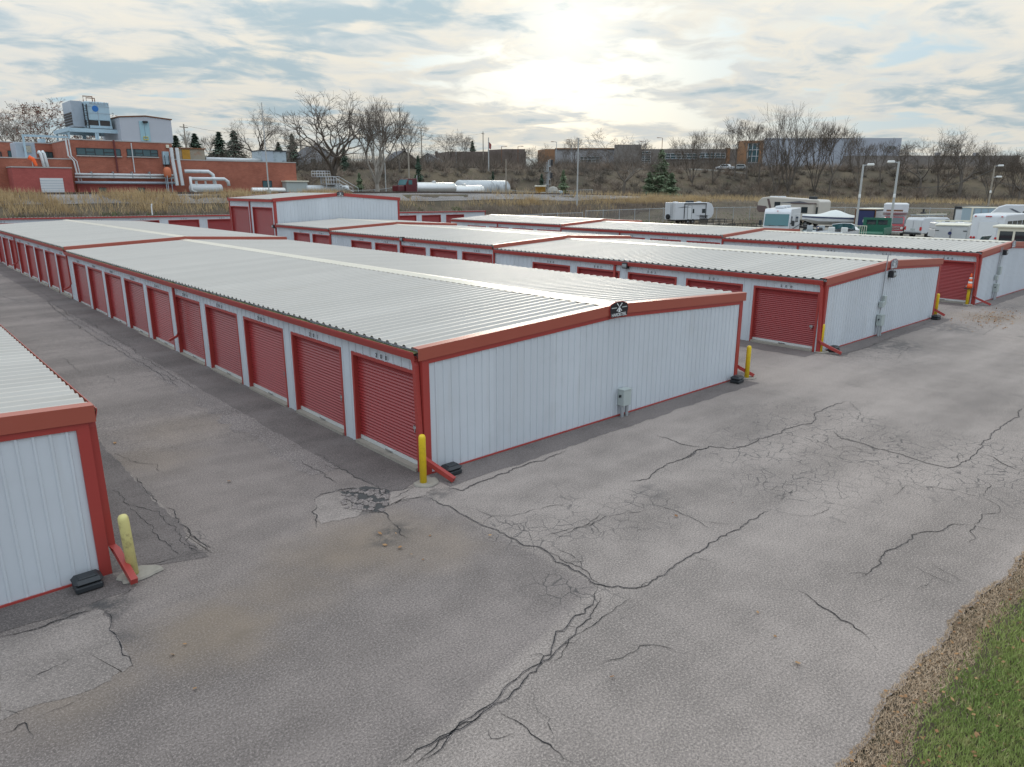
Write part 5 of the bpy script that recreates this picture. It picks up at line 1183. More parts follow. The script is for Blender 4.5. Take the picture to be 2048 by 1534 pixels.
def signal_mast():
    x, y, z = gp(1096, 134); T = thing('signal_mast', 'railway signal mast with two black signal heads seen from behind', 'railway signal', (x, y, z)); H = at_d(1096, 320, 134)[2]-z
    m = MB(); m.tube([(0, 0, 0), (0, 0, H)], .09, 8); m.build('mast', 'galvanised', T)
    for k, f in enumerate((.93, .57)):
        m = MB(); m.bbox(.45, 1.0, -.15, .2, H*f-.5, H*f+.5, .05); hd = m.build('signal_head', 'black_metal', T)
        m = MB(); m.box(0, .5, -.05, .05, H*f-.7, H*f-.6); m.tube([(.4, 0, H*f-.65), (.4, 0, H*f+.6)], .05, 6); m.build('bracket', 'white_paint', hd)
    m = MB()
    for xx in (-.45, -.15): m.tube([(xx, .1, 0), (xx, .1, H*.95)], .025, 5)
    for k in range(14): m.box(-.45, -.15, .08, .12, H*k/14.5+.2, H*k/14.5+.24)
    m.build('ladder', 'galvanised', T)
    m = MB()
    for zz in (.42, .80):
        m.box(-.7, .3, -.35, .35, H*zz-.75, H*zz-.70)
        for a_, b_ in ((-.7, -.35), (.3, -.35), (-.7, .35), (.3, .35)): m.tube([(a_, b_, H*zz-.7), (a_, b_, H*zz+.25)], .02, 4)
        m.tube([(-.7, -.35, H*zz+.25), (.3, -.35, H*zz+.25)], .02, 4)
    m.build('cage', 'galvanised', T)
signal_mast()
mat('weathered_wood', (0.30, 0.26, 0.21), .85, .2, 2, stretch=(4, 4, .4)); mat('grey_pole', (0.42, 0.42, 0.40), .6, .12, 2)
POLES = [(816, 290, 392, 118, 'weathered_wood', 'bare wooden pole right of the dark red truck', .16), (668, 315, 370, 150, 'grey_pole', 'thin grey pole by the stair platform', .11), (769, 312, 376, 142, 'grey_pole', 'thin pole between the two big bare trees and the tankers', .11), (977, 275, 362, 175, 'grey_pole', 'tall pole with a flag behind the white tank', .16), (1012, 318, 392, 131, 'weathered_wood', 'grey pole at the right end of the white tank', .13), (1157, 276, 394, 128, 'grey_pole', 'tall pale pole right of the signal mast', .14), (842, 256, 345, 205, 'weathered_wood', 'utility pole on the hill above the dark red truck', .18), (367, 248, 322, 170, 'weathered_wood', 'utility pole behind the brick wing', .18), (966, 263, 330, 230, 'weathered_wood', 'distant utility pole left of the flag', .18), (523, 205, 385, 101, 'grey_pole', 'tall antenna pole in front of the brick wing', .09), (598, 250, 330, 180, 'weathered_wood', 'utility pole left of the biggest bare tree', .17)]
for px, py0, py1, d, mt, lb, r in POLES:
    a = at_d(px, py0, d); z0 = tz(a[0], a[1])-.2; T = thing('pole', lb, 'pole', (a[0], a[1], z0)); h = a[2]-z0
    m = MB(); m.tube([(0, 0, 0), (0, 0, h*.5), (0, 0, h)], [r, r*.85, r*.65], 10); m.build('shaft', mt, T)
    if 'utility' in lb:
        m = MB(); m.box(-1.1, 1.1, -.06, .06, h-.7, h-.55, 0, 0.5); m.build('cross_arm', 'weathered_wood', T)
    if 'flag' in lb and 'left' not in lb:
        mat('flag_cloth', (.30, .09, .08), .8, .5, 2); m = MB(); m.prism([(0.05, h-2.3), (.7, h-2.6), (.85, h-1.5), (0.05, h-.9)], -.04, .04); m.build('flag', 'flag_cloth', T)
    if 'antenna' in lb:
        m = MB(); m.tube([(0, 0, h*.62), (0, 0, h)], [.06, .03], 6); m.build('whip', 'rust', T); m = MB(); m.box(-.2, .2, -.2, .2, 0, .9); m.build('base_box', 'grey_box', T)
def lamp_post(px, py0, d, label, flip, wood=False, lamps=1):
    a = at_d(px, py0, d); z0 = tz(a[0], a[1])-.1; T = thing('light_pole', label, 'light pole', (a[0], a[1], z0), toward(a)-math.pi/2, 'light poles of the vehicle yard'); h = a[2]-z0
    m = MB(); m.tube([(0, 0, 0), (0, 0, h)], [.14, .10], 10); m.build('shaft', 'weathered_wood' if wood else 'grey_pole', T)
    for k in range(lamps):
        hh = h-.1-k*1.5; f = flip
        m = MB(); m.tube([(0, 0, hh), (f*.35, 0, hh+.05)], .04, 6); ar = m.build('arm', 'galvanised', T)
        m = MB(); m.bbox(*sorted((f*.35, f*1.05)), -.17, .17, hh-.03, hh+.2, .06); m.build('lamp_head', 'lamp_white', ar)
    m = MB(); m.bbox(-.12, .12, -.26, -.1, h*.55, h*.55+.35, .02); m.build('switch_box', 'lamp_white', T)
lamp_post(1727, 329, 88, 'tall light pole left of the red box truck, lamp to the right', 1)
lamp_post(1798, 323, 84, 'tall light pole in front of the red box truck, lamp to the left', -1)
lamp_post(1990, 331, 125, 'wooden pole with two lamps behind the bus', 1, True, 2)
SL = ['rusty street lamp just right of the brick hall', 'street lamp left of the tall pale pole', 'street lamp almost behind the tall pale pole', 'street lamp left of the large pine', 'tallest rusty street lamp above the large pine', 'street lamp above the second tanker', 'rusty street lamp right of the flag pole', 'street lamp on the right crest before the warehouse']
for px, py0, d, f in ((1036, 293, 235, 1), (1113, 284, 232, -1), (1144, 280, 228, -1), (1291, 283, 225, -1), (1325, 276, 240, -1), (912, 300, 230, -1), (1003, 293, 225, 1), (1918, 317, 245, 1)):
    a = at_d(px, py0, d); z0 = tz(a[0], a[1])-.2; T = thing('street_lamp', SL.pop(0), 'street lamp', (a[0], a[1], z0), 0, 'street lamps along the hilltop road'); h = a[2]-z0
    m = MB(); m.tube([(0, 0, 0), (0, 0, h)], [.14, .08], 8); m.build('shaft', 'rust' if f > 0 or px == 1325 else 'galvanised', T); rz_ = toward(a)-math.pi/2; c, s = math.cos(rz_), math.sin(rz_)
    m = MB(); m.tube([(0, 0, h), (f*1.0*c, f*1.0*s, h+.1)], .06, 6); m.build('arm', 'rust', T); m = MB(); m.box(-.4, .4, -.15, .15, -.08, .08, 0, rz_); m.v = [(q[0]+f*1.3*c, q[1]+f*1.3*s, q[2]+h+.08) for q in m.v]; m.build('lamp_head', 'rust', T)

# chain-link fences: posts, rails and the wire mesh
def make_link():
    m, t, b = nodes_mat('chain_link'); L = t.links.new; m.blend_method = 'HASHED' if hasattr(m, 'blend_method') else m.blend_method
    b.inputs['Base Color'].default_value = (.36, .38, .39, 1); b.inputs['Roughness'].default_value = .5; b.inputs['Metallic'].default_value = .3; b.inputs['Alpha'].default_value = .16
make_link()
def fence(label, P, h, step=3.0, rise=0):
    P = [np.array(p, float) for p in P]; x0, y0 = P[0]; z00 = tz(x0, y0)
    T = thing('chain_link_fence', label, 'fence', (x0, y0, z00)); pts = []
    for a, b in zip(P[:-1], P[1:]):
        n = max(1, int(np.linalg.norm(b-a)/step))
        pts += [a+(b-a)*i/n for i in range(n)]
    pts.append(P[-1]); Q = [(p[0]-x0, p[1]-y0, tz(p[0], p[1])-z00) for p in pts]
    pm = MB(); pm.tube([(0, 0, -.1), (0, 0, h+.05)], .045, 6); pm.lathe([(.055, h+.05), (.03, h+.1)], 6); me = pm.mesh('post', 'galvanised')
    for q in Q: obj('post', me, T, q)
    m = MB(); m.tube([(q[0], q[1], q[2]+h) for q in Q], .032, 5); m.build('top_rail', 'galvanised', T)
    m = MB(); vv = []
    for q in Q: vv += [(q[0], q[1], q[2]+.05), (q[0], q[1], q[2]+h-.02)]
    m.add(vv, [(2*i, 2*i+2, 2*i+3, 2*i+1) for i in range(len(Q)-1)]); m.build('wire_mesh', 'chain_link', T)
def fp(px, d, py=420): p = at_d(px, py, d); return (p[0], p[1])
fence('chain link fence climbing from the back storage row to the yard gate', [fp(972, 86), fp(1085, 93), fp(1115, 96), fp(1165, 99)], 1.9, 2.7)
fence('long chain link fence behind the parked trailers and vans', [fp(1172, 100), fp(1327, 116), fp(1500, 128), fp(1690, 132), fp(1860, 133), fp(2060, 128)], 2.1, 3.4)
fence('chain link fence beyond the track behind the tankers', [fp(700, 129, 385), fp(815, 147, 385), fp(1000, 158, 385), fp(1185, 150, 385)], 1.8, 3.5)

# overhead wires
mat('wire_black', (0.03, 0.03, 0.03), .6, .1)
def wire(label, a, b, sag=1.2):
    A, B = at_d(*a), at_d(*b); n = 14; P = [A+(B-A)*i/n-np.array([0, 0, sag*4*(i/n)*(1-i/n)]) for i in range(n+1)]; loc = P[0]
    m = MB(); m.tube([tuple(p-loc) for p in P], .022, 4); o = m.build('overhead_wire', 'wire_black'); o.location = tuple(loc); tag(o, label, 'wire', 'overhead wires')
wire('overhead wire from the two-lamp pole to the light pole left of it', (1990, 336, 125), (1798, 372, 84), 1.0); wire('overhead wire running off the right edge from the two-lamp pole', (1988, 360, 125), (2120, 372, 110), .6); wire('overhead wire between the hill pole and the pole left of the flag', (842, 260, 205), (966, 266, 230), 1.2); wire('overhead wire from the pole behind the brick wing to the pole by the elm', (367, 250, 170), (598, 254, 180), 1.5); wire('overhead wire from the elm pole to the hill pole', (598, 254, 180), (842, 260, 205), 1.8)
# ------------------------------------------------------------------ parked vehicles (local: +X forward, +Y left)
mat('rv_tan', (0.50, 0.46, 0.40), .35, .05); mat('rv_brown', (0.13, 0.09, 0.085), .35, .1); mat('rv_stripe', (0.10, 0.11, 0.13), .4, .1); mat('canvas_white', (0.66, 0.66, 0.62), .7, .05)
mat('navy', (0.02, 0.03, 0.10), .35); mat('truck_green', (0.015, 0.12, 0.07), .45, .15, 2, dirt=.3); mat('car_red', (0.38, 0.02, 0.03), .3, .06, coat=.5); mat('trailer_grey', (0.46, 0.46, 0.45), .5, .06)
mat('boat_green', (0.05, 0.10, 0.10), .3, .2); mat('boat_grey', (0.40, 0.42, 0.42), .35, .1); mat('container_blue', (0.30, 0.40, 0.46), .5, .08); mat('interior', (0.10, 0.09, 0.08), .8, .3)
def bev(o, w=.05, n=2):
    md = o.modifiers.new('bevel', 'BEVEL'); md.width = w; md.segments = n; md.limit_method = 'ANGLE'; return o
def veh(name, label, cat, px, d, turn, py=440, group='vehicles and boats parked in the gravel yard', dz=0.0):
    # turn: degrees anticlockwise from facing straight away from the camera
    p = at_d(px, py, d); return thing(name, label, cat, (p[0], p[1], tz(p[0], p[1])+.02+dz), toward(p)+math.radians(turn), group)
def part(T, name, mt, fn, bv=0, sm=False):
    m = MB(); fn(m); o = m.build(name, mt, T, sm)
    if bv: bev(o, bv)
    return o
def pbox(T, name, mt, *a, bv=0): return part(T, name, mt, lambda m: m.box(*a), bv)
def side_rect(T, name, mt, y, x0, x1, z0, z1, th=.02):
    return pbox(T, name, mt, x0, x1, *sorted((y, y+math.copysign(th, y))), z0, z1)
def trailer_frame(T, L, x0, tongue=1.3, z=.45):
    part(T, 'chassis', 'black_metal', lambda m: (m.box(x0, x0+L, -.6, -.5, z, z+.12), m.box(x0, x0+L, .5, .6, z, z+.12), [m.box(x0+L*k/4, x0+L*k/4+.08, -.5, .5, z+.01, z+.11) for k in range(5)], m.tube([(x0+L, -.5, z+.06), (x0+L+tongue, 0, z+.06)], .06, 4), m.tube([(x0+L, .5, z+.06), (x0+L+tongue, 0, z+.06)], .06, 4)))
    part(T, 'hitch_jack', 'black_metal', lambda m: m.tube([(x0+L+tongue*.8, 0, 0), (x0+L+tongue*.8, 0, z+.4)], .04, 6))

# white travel trailer
T = veh('travel_trailer', 'white travel trailer with spare tyre and ladder, leftmost of the parked vehicles', 'travel trailer', 1378, 112, -50)
part(T, 'body', 'white_paint', lambda m: m.prism([(-3.6, .62), (2.4, .62), (3.2, .9), (3.55, 1.5), (3.5, 2.2), (3.1, 2.85), (2.5, 3.05), (-3.6, 3.05)], -1.2, 1.2), .06)
trailer_frame(T, 6.0, -3.5)
for x in (-.3, -1.2):
    for s in (-1, 1): wheel(T, x, s*1.1, .36, .36, .22)
part(T, 'awning', 'black_metal', lambda m: (m.tube([(-2.0, -1.28, 2.9), (2.0, -1.28, 2.9)], .07, 8), m.box(-2.02, -1.95, -1.3, -1.22, .8, 2.9), m.box(1.95, 2.02, -1.3, -1.22, .8, 2.9)))
d_ = side_rect(T, 'door', 'white_door', -1.2, -1.35, -.65, .75, 2.65); part(d_, 'door_frame', 'black_metal', lambda m: (m.box(-1.38, -1.35, -1.235, -1.2, .75, 2.68), m.box(-.65, -.62, -1.235, -1.2, .75, 2.68), m.box(-1.35, -.65, -1.235, -1.2, 2.65, 2.68)))
for x0, x1 in ((-.45, -.15), (1.3, 1.9)): side_rect(T, 'window', 'glass', -1.2, x0, x1, 1.55, 2.15)
part(T, 'stripe', 'rv_stripe', lambda m: m.prism([(.2, 1.25), (1.6, .95), (2.9, 1.2), (1.6, 1.08)], -1.225, -1.203)); part(T, 'stripe', 'rv_stripe', lambda m: m.prism([(-3.2, 2.35), (-.6, 2.4), (-2.0, 2.5)], -1.225, -1.203))
part(T, 'ladder', 'galvanised', lambda m: ([m.tube([(-3.68, y, .9), (-3.68, y, 3.1)], .025, 5) for y in (-.2, -.6)], [m.box(-3.7, -3.66, -.6, -.2, z, z+.03) for z in (1.1, 1.4, 1.7, 2.0, 2.3, 2.6)]))
part(T, 'spare_wheel', 'rubber', lambda m: m.lathe([(.15, -3.9), (.36, -3.88), (.38, -3.72), (.36, -3.62)], 18, (0, .25, 1.05), 'x'))
pbox(T, 'roof_unit', 'black_plastic', -.6, .4, -.35, .35, 3.05, 3.3, bv=.05); pbox(T, 'roof_vent', 'white_paint', -3.0, -2.4, -.25, .25, 3.05, 3.18, bv=.04); pbox(T, 'roof_vent', 'white_paint', 1.4, 1.9, -.25, .25, 3.05, 3.18, bv=.04)

# utility trailers
def utility(label, px, d, turn, L=3.6, ramp=True, mt='black_metal'):
    T = veh('utility_trailer', label, 'trailer', px, d, turn); trailer_frame(T, L, -L/2, 1.1)
    pbox(T, 'deck', 'weathered_wood', -L/2, L/2, -.95, .95, .58, .64)
    part(T, 'side_rail', mt, lambda m: [(m.box(-L/2, L/2, y-.03, y+.03, z, z+.05)) for y in (-.95, .95) for z in (.9, 1.2)]+[m.box(x-.03, x+.03, y-.03, y+.03, .6, 1.2) for x in np.linspace(-L/2, L/2, 5) for y in (-.95, .95)])
    if ramp: part(T, 'ramp_gate', mt, lambda m: [m.box(-L/2-.04, -L/2+.02, y-.02, y+.02, .65, 1.75) for y in np.linspace(-.9, .9, 9)]+[m.box(-L/2-.045, -L/2+.025, -.9, .9, z, z+.05) for z in (.7, 1.2, 1.7)])
    for s in (-1, 1): wheel(T, -.2, s*1.08, .34, .34, .2); pbox(T, 'mudguard', mt, -.65, .25, *sorted((s*.98, s*1.2)), .7, .75)
    return T
utility('small black utility trailer with mesh sides, right of the white travel trailer', 1432, 98, -60)
utility('low black flatbed trailer between the utility trailer and the motorhome', 1490, 86, -75, 4.2, False)

# fifth wheel
T = veh('fifth_wheel_trailer', 'long tan and brown fifth wheel trailer behind the motorhome', 'fifth wheel', 1583, 112, 52)
part(T, 'body', 'rv_tan', lambda m: m.prism([(-5.2, .75), (2.4, .75), (2.5, 1.75), (4.9, 1.75), (5.3, 2.2), (5.2, 3.2), (4.6, 3.75), (3.4, 3.9), (-4.9, 3.55), (-5.2, 3.3)], -1.22, 1.22), .12)
part(T, 'nose_cap', 'rv_brown', lambda m: m.prism([(2.9, 1.72), (4.95, 1.72), (5.36, 2.2), (5.3, 2.7), (3.6, 2.6)], -1.235, 1.235), .05)
part(T, 'stripe', 'rv_brown', lambda m: m.prism([(2.6, 1.8), (3.0, 2.2), (3.6, 3.6), (3.2, 3.6), (2.7, 2.4)], 1.222, 1.24))
part(T, 'stripe', 'rv_stripe', lambda m: m.prism([(2.4, 3.0), (-2, 3.35), (-5, 2.9), (-2, 3.1)], 1.222, 1.24))
pbox(T, 'slide_out', 'rv_tan', -4.6, -1.2, 1.2, 1.9, .9, 3.0, bv=.05); pbox(T, 'slide_roof', 'rv_brown', -4.7, -1.1, 1.2, 1.98, 3.0, 3.12)
side_rect(T, 'window', 'glass', 1.22, 1.2, 2.2, 2.5, 3.2)
for x0, x1, z0, z1 in ((-2.0, -1.5, 1.9, 2.5), (-3.9, -2.9, 1.8, 2.6), (-2.4, -1.9, .95, 1.4)): pbox(T, 'window', 'glass', x0, x1, 1.9, 1.92, z0, z1)
side_rect(T, 'window', 'glass', 1.22, -5.0, -4.7, 1.6, 2.6)
for x in (-3.2, 2.0, 3.4): pbox(T, 'roof_unit', 'white_paint' if x > 0 else 'black_plastic', x-.45, x+.45, -.4, .4, 3.6, 3.98, bv=.08)
part(T, 'landing_leg', 'black_metal', lambda m: [m.box(2.2, 2.35, s*.9-.06, s*.9+.06, 0, .8) for s in (-1, 1)])
for x in (-2.2, -3.2):
    for s in (-1, 1): wheel(T, x, s*1.05, .4, .4, .24)

# motorhome
T = veh('motorhome', 'white class A motorhome facing the camera with a wide windscreen', 'motorhome', 1566, 78, 172)
part(T, 'body', 'white_paint', lambda m: m.prism([(-3.2, .5), (4.0, .5), (4.2, .8), (4.15, 1.55), (3.85, 2.85), (3.55, 3.15), (-3.2, 3.15)], -1.2, 1.2), .09)
part(T, 'windscreen', 'glass_teal', lambda m: m.prism([(4.165, 1.6), (4.19, 1.6), (3.93, 2.68), (3.90, 2.68)], -1.08, 1.08))
part(T, 'wiper', 'black_metal', lambda m: (m.box(-.02, .02, -.7, -.1, 0, .02), m.box(-.02, .02, .2, .8, 0, .02)), 0).location = (4.21, 0, 1.62)
pbox(T, 'grille', 'trailer_grey', 4.17, 4.22, -.8, .8, 1.0, 1.3, bv=.02); pbox(T, 'bumper', 'navy', 4.1, 4.3, -1.15, 1.15, .5, .72, bv=.04)
for s in (-1, 1):
    pbox(T, 'headlight', 'lamp_white', 4.16, 4.24, *sorted((s*.82, s*1.12)), .85, 1.02); side_rect(T, 'side_window', 'glass', s*1.2, 2.6, 3.4, 1.7, 2.5); side_rect(T, 'side_window', 'glass', s*1.2, -1.5, .3, 1.8, 2.5)
    part(T, 'mirror', 'black_plastic', lambda m: (m.bbox(3.85, 4.05, *sorted((s*1.35, s*1.6)), 1.6, 2.1, .03), m.box(3.9, 3.95, *sorted((s*1.2, s*1.36)), 1.8, 1.85)))
    for x in (2.7, -2.2): wheel(T, x, s*1.02, .45, .45, .28)
    part(T, 'stripe', 'rv_stripe', lambda m: m.prism([(3.4, 1.25), (-3.0, 1.5), (-3.0, 1.4), (3.4, 1.1)], *sorted((s*1.203, s*1.222))))
for x in (2.6, 1.2, -1.5): pbox(T, 'roof_unit', 'white_paint', x-.4, x+.4, -.4, .4, 3.15, 3.4, bv=.08)
part(T, 'clearance_light', 'lamp_red', lambda m: m.bbox(3.80, 3.90, -.05, .05, 2.93, 2.99, .01))

# boats
def hull(T, L, B, H, mt='white_paint', nm='hull', z0=.55, stern=.9):
    m = MB(); n = 12; secs = []
    for i in range(n+1):
        u = i/n; x = -L/2+L*u; hb = B/2*(1 if u < .5 else max(.02, 1-((u-.5)/.5)**2.2)); kz = z0+(H*.55*max(0, (u-.62)/.38)**1.8); sh = z0+H*(.86+.14*u)
        secs.append([(x, -hb, sh), (x, -hb*.93, z0+H*.42+(kz-z0)*.6), (x, 0, kz), (x, hb*.93, z0+H*.42+(kz-z0)*.6), (x, hb, sh)])
    vv = [p for s in secs for p in s]; ff = [(5*i+j, 5*i+j+1, 5*i+5+j+1, 5*i+5+j)[::-1] for i in range(n) for j in range(4)]
    ff.append((0, 1, 2, 3, 4)); m.add(vv, ff); o = m.build(nm, mt, T); o.data.shade_flat() if hasattr(o.data, 'shade_flat') else None
    return secs
def deck(T, secs, mt, x0, x1, z=.0, nm='deck', crown=0.0):
    m = MB(); S = [s for s in secs if x0 <= s[0][0] <= x1]; vv = []
    for s in S: vv += [(s[0][0], s[0][1]*.97, s[0][2]+z), (s[2][0], 0, s[0][2]+z+crown), (s[4][0], s[4][1]*.97, s[4][2]+z)]
    m.add(vv, [(3*i+j, 3*i+3+j, 3*i+4+j, 3*i+1+j) for i in range(len(S)-1) for j in (0, 1)]); return m.build(nm, mt, T)
T = veh('boat', 'white boat under a tight cover with a dark stripe, on a trailer behind the motorhome', 'boat', 1660, 98, 92)
S = hull(T, 6.4, 2.3, 1.05, 'white_paint', z0=.75); trailer_frame(T, 5.0, -2.6, 1.6)
part(T, 'stripe', 'navy', lambda m: m.add([p for s in S for p in ((s[4][0], s[4][1]*1.012, s[4][2]-.20), (s[4][0], s[4][1]*1.012, s[4][2]-.06), )], [(2*i, 2*i+2, 2*i+3, 2*i+1) for i in range(12)])); part(T, 'stripe', 'navy', lambda m: m.add([p for s in S for p in ((s[0][0], s[0][1]*1.012, s[0][2]-.20), (s[0][0], s[0][1]*1.012, s[0][2]-.06))], [(2*i, 2*i+1, 2*i+3, 2*i+2) for i in range(12)]))
def cover(m):
    vv = []; n = len(S)
    for s in S:
        u = (s[0][0]+3.2)/6.4; h = .18+.62*math.exp(-((u-.42)/.20)**2); vv += [(s[0][0], s[0][1]*1.02, s[0][2]), (s[0][0], s[0][1]*.5, s[0][2]+h*.8), (s[0][0], 0, s[0][2]+h), (s[0][0], s[4][1]*.5, s[0][2]+h*.8), (s[0][0], s[4][1]*1.02, s[0][2])]
    m.add(vv, [(5*i+j, 5*i+5+j, 5*i+6+j, 5*i+1+j) for i in range(n-1) for j in range(4)]+[(0, 1, 2, 3, 4)])
part(T, 'boat_cover', 'canvas_white', cover, 0, True)
for s in (-1, 1): wheel(T, -.8, s*1.0, .34, .34, .2)
pbox(T, 'outboard', 'white_paint', -3.6, -3.25, -.2, .2, 1.0, 1.9, bv=.06)
T = veh('boat', 'low dark green bass boat seen from its stern, in front of the covered boat', 'boat', 1632, 72, 8)
S = hull(T, 5.2, 2.1, .75, 'boat_green', z0=.6); deck(T, S, 'boat_grey', -2.6, 2.7, -.1); trailer_frame(T, 4.4, -2.3, 1.3)
part(T, 'outboard', 'black_metal', lambda m: (m.bbox(-3.1, -2.6, -.2, .2, 1.1, 1.75, .08), m.box(-2.95, -2.75, -.08, .08, .5, 1.1)))
for y in (-.5, .5): part(T, 'seat', 'boat_grey', lambda m: (m.bbox(-.4, .1, y-.25, y+.25, 1.25, 1.4, .03), m.bbox(-.45, -.35, y-.25, y+.25, 1.4, 1.8, .03)))
pbox(T, 'console', 'navy', .3, .7, -.8, -.2, 1.2, 1.7, bv=.05); part(T, 'trolling_motor', 'black_metal', lambda m: m.tube([(1.2, .3, 1.3), (2.4, .1, 1.7)], .05, 6))
for s in (-1, 1): wheel(T, -.6, s*.98, .32, .32, .2); pbox(T, 'mudguard', 'boat_grey', -1.0, -.2, *sorted((s*.9, s*1.12)), .66, .7)
T = veh('boat', 'open white runabout with a bent windscreen, left of the green truck', 'boat', 1688, 70, -22)
S = hull(T, 5.6, 2.25, 1.0, 'white_paint', z0=.6); deck(T, S, 'white_paint', .3, 2.9, .0, 'bow_deck', .12); deck(T, S, 'interior', -2.8, .8, -.35, 'cockpit_floor'); trailer_frame(T, 4.6, -2.4, 1.3)
part(T, 'windscreen', 'glass_teal', lambda m: (m.add([(.2, -1.0, 1.52), (.9, -.35, 1.6), (.65, -.35, 2.05), (0, -.95, 1.95)], [(0, 1, 2, 3), (3, 2, 1, 0)]), m.add([(.2, 1.0, 1.52), (.9, .35, 1.6), (.65, .35, 2.05), (0, .95, 1.95)], [(0, 1, 2, 3), (3, 2, 1, 0)]), m.add([(.9, -.35, 1.6), (.9, .35, 1.6), (.65, .35, 2.05), (.65, -.35, 2.05)], [(0, 1, 2, 3), (3, 2, 1, 0)])))
part(T, 'windscreen_frame', 'white_paint', lambda m: m.tube([(0, -.97, 1.97), (.65, -.36, 2.07), (.65, .36, 2.07), (0, .97, 1.97), (.2, 1.02, 1.5)], .035, 6))
for y in (-.55, .55): part(T, 'seat', 'canvas_white', lambda m: (m.bbox(-1.0, -.4, y-.28, y+.28, 1.1, 1.35, .05), m.bbox(-1.1, -.95, y-.28, y+.28, 1.35, 1.8, .05)))
pbox(T, 'stern_bench', 'canvas_white', -2.6, -2.1, -.95, .95, 1.15, 1.45, bv=.05); part(T, 'sterndrive', 'black_metal', lambda m: m.bbox(-3.2, -2.75, -.15, .15, .5, 1.0, .05))
for s in (-1, 1): wheel(T, -.6, s*1.0, .32, .32, .2)

# green flatbed truck, rear towards the camera
T = veh('flatbed_truck', 'dark green flatbed truck with a high cab guard and an open tail gate', 'truck', 1752, 77, -8)
pbox(T, 'cab', 'truck_green', .9, 2.9, -1.0, 1.0, .7, 2.25, bv=.1); pbox(T, 'hood', 'truck_green', 2.9, 4.1, -.95, .95, .7, 1.6, bv=.1)
part(T, 'cab_guard', 'truck_green', lambda m: (m.box(.78, .86, -1.2, 1.2, 1.1, 1.7), m.box(.78, .86, -1.2, -.9, 1.7, 2.15), m.box(.78, .86, -.05, .05, 1.7, 2.15), m.box(.78, .86, .9, 1.2, 1.7, 2.15), m.box(.78, .86, -1.2, 1.2, 2.15, 2.35)))
for y in (-.9, .1): pbox(T, 'rear_window', 'glass', .87, .895, y, y+.78, 1.72, 2.13)
part(T, 'bed', 'truck_green', lambda m: (m.box(-3.2, .77, -1.2, 1.2, .95, 1.1), m.box(-3.2, .77, -1.22, -1.14, 1.1, 1.55), m.box(-3.2, .77, 1.14, 1.22, 1.1, 1.55)))
part(T, 'tail_gate', 'cream_paint', lambda m: [m.box(-3.35, -3.3, y, y+.04, .8, 1.75) for y in np.linspace(.2, 1.3, 7)]+[m.box(-3.36, -3.29, .2, 1.34, z, z+.05) for z in (.8, 1.72)])
for s in (-1, 1):
    wheel(T, 3.1, s*.95, .42, .42, .26); wheel(T, -1.8, s*.92, .42, .42, .4); pbox(T, 'tail_light', 'lamp_red', -3.4, -3.22, *sorted((s*1.0, s*1.2)), .78, .93)
pbox(T, 'chassis', 'black_metal', -3.1, 3.8, -.45, .45, .55, .9)

# enclosed trailers
def box_trailer(nm, label, px, d, turn, L, W, H, mt, front='black_metal', roof='cream_paint', dz=.45):
    T = veh(nm, label, 'trailer', px, d, turn)
    pbox(T, 'body', mt, -L/2, L/2, -W/2, W/2, dz, dz+H, bv=.05); pbox(T, 'roof', roof, -L/2-.04, L/2+.04, -W/2-.04, W/2+.04, dz+H+.002, dz+H+.10, bv=.03); trailer_frame(T, L*.95, -L/2+.05, 1.2, .3)
    for s in (-1, 1): wheel(T, -.4, s*(W/2-.02), .34, .34, .2)
    return T
T = box_trailer('enclosed_trailer', 'black enclosed trailer with a pale roof and white mark, behind the green truck', 1744, 98, 160, 4.4, 2.3, 2.2, 'black_metal')
part(T, 'mark', 'white_paint', lambda m: (m.lathe([(.30, 0), (.30, .012)], 18, (0, 0, 0), 'x'))).location = (2.315, .1, 1.35); part(T, 'front_panel', 'navy', lambda m: m.box(2.302, 2.312, -1.0, 1.0, .6, 2.5)); part(T, 'edge_trim', 'rust', lambda m: (m.box(2.28, 2.34, -1.17, -1.1, .5, 2.7), m.box(2.28, 2.34, 1.1, 1.17, .5, 2.7), m.box(2.28, 2.34, -1.1, 1.1, 2.62, 2.69)))
part(T, 'side_panel', 'trailer_grey', lambda m: m.box(-2.2, 2.2, 1.152, 1.165, .6, 2.5))
T = box_trailer('enclosed_trailer', 'grey cargo trailer with cream roof and two rear doors, just behind the nearest roof', 1909, 63, -4, 2.8, 2.05, 1.95, 'trailer_grey')
for y in (-.5, .5): pbox(T, 'door', 'trailer_grey', -1.625, -1.602, y-.46, y+.46, .55, 2.3)
part(T, 'hinge', 'black_metal', lambda m: [m.box(-1.65, -1.63, *sorted((s*.75, s*1.0)), z, z+.05) for s in (-1, 1) for z in (.75, 2.05)]); part(T, 'badge', 'navy', lambda m: m.lathe([(.12, -1.645), (.12, -1.627)], 14, (0, .05, 1.9), 'x'))
T = box_trailer('toy_hauler', 'black-framed hauler with a white end panel and red stripe, behind the pickup', 1940, 112, 160, 4.2, 2.4, 2.3, 'trailer_grey', roof='black_metal')
part(T, 'end_panel', 'white_paint', lambda m: m.box(2.11, 2.13, -1.0, 1.0, .6, 2.4)); part(T, 'edge_frame', 'black_metal', lambda m: (m.box(2.08, 2.16, -1.22, -1.1, .45, 2.78), m.box(2.08, 2.16, 1.1, 1.22, .45, 2.78), m.box(2.08, 2.16, -1.1, 1.1, 2.55, 2.78))); part(T, 'stripe', 'car_red', lambda m: m.box(-2.0, 2.0, 1.202, 1.22, 1.3, 1.6)); part(T, 'side_window', 'glass', lambda m: m.box(-1.5, -.6, 1.202, 1.22, 1.75, 2.3))
T = veh('shipping_container', 'blue-grey ribbed container with a pale roof behind the bus', 'container', 2004, 108, -62)
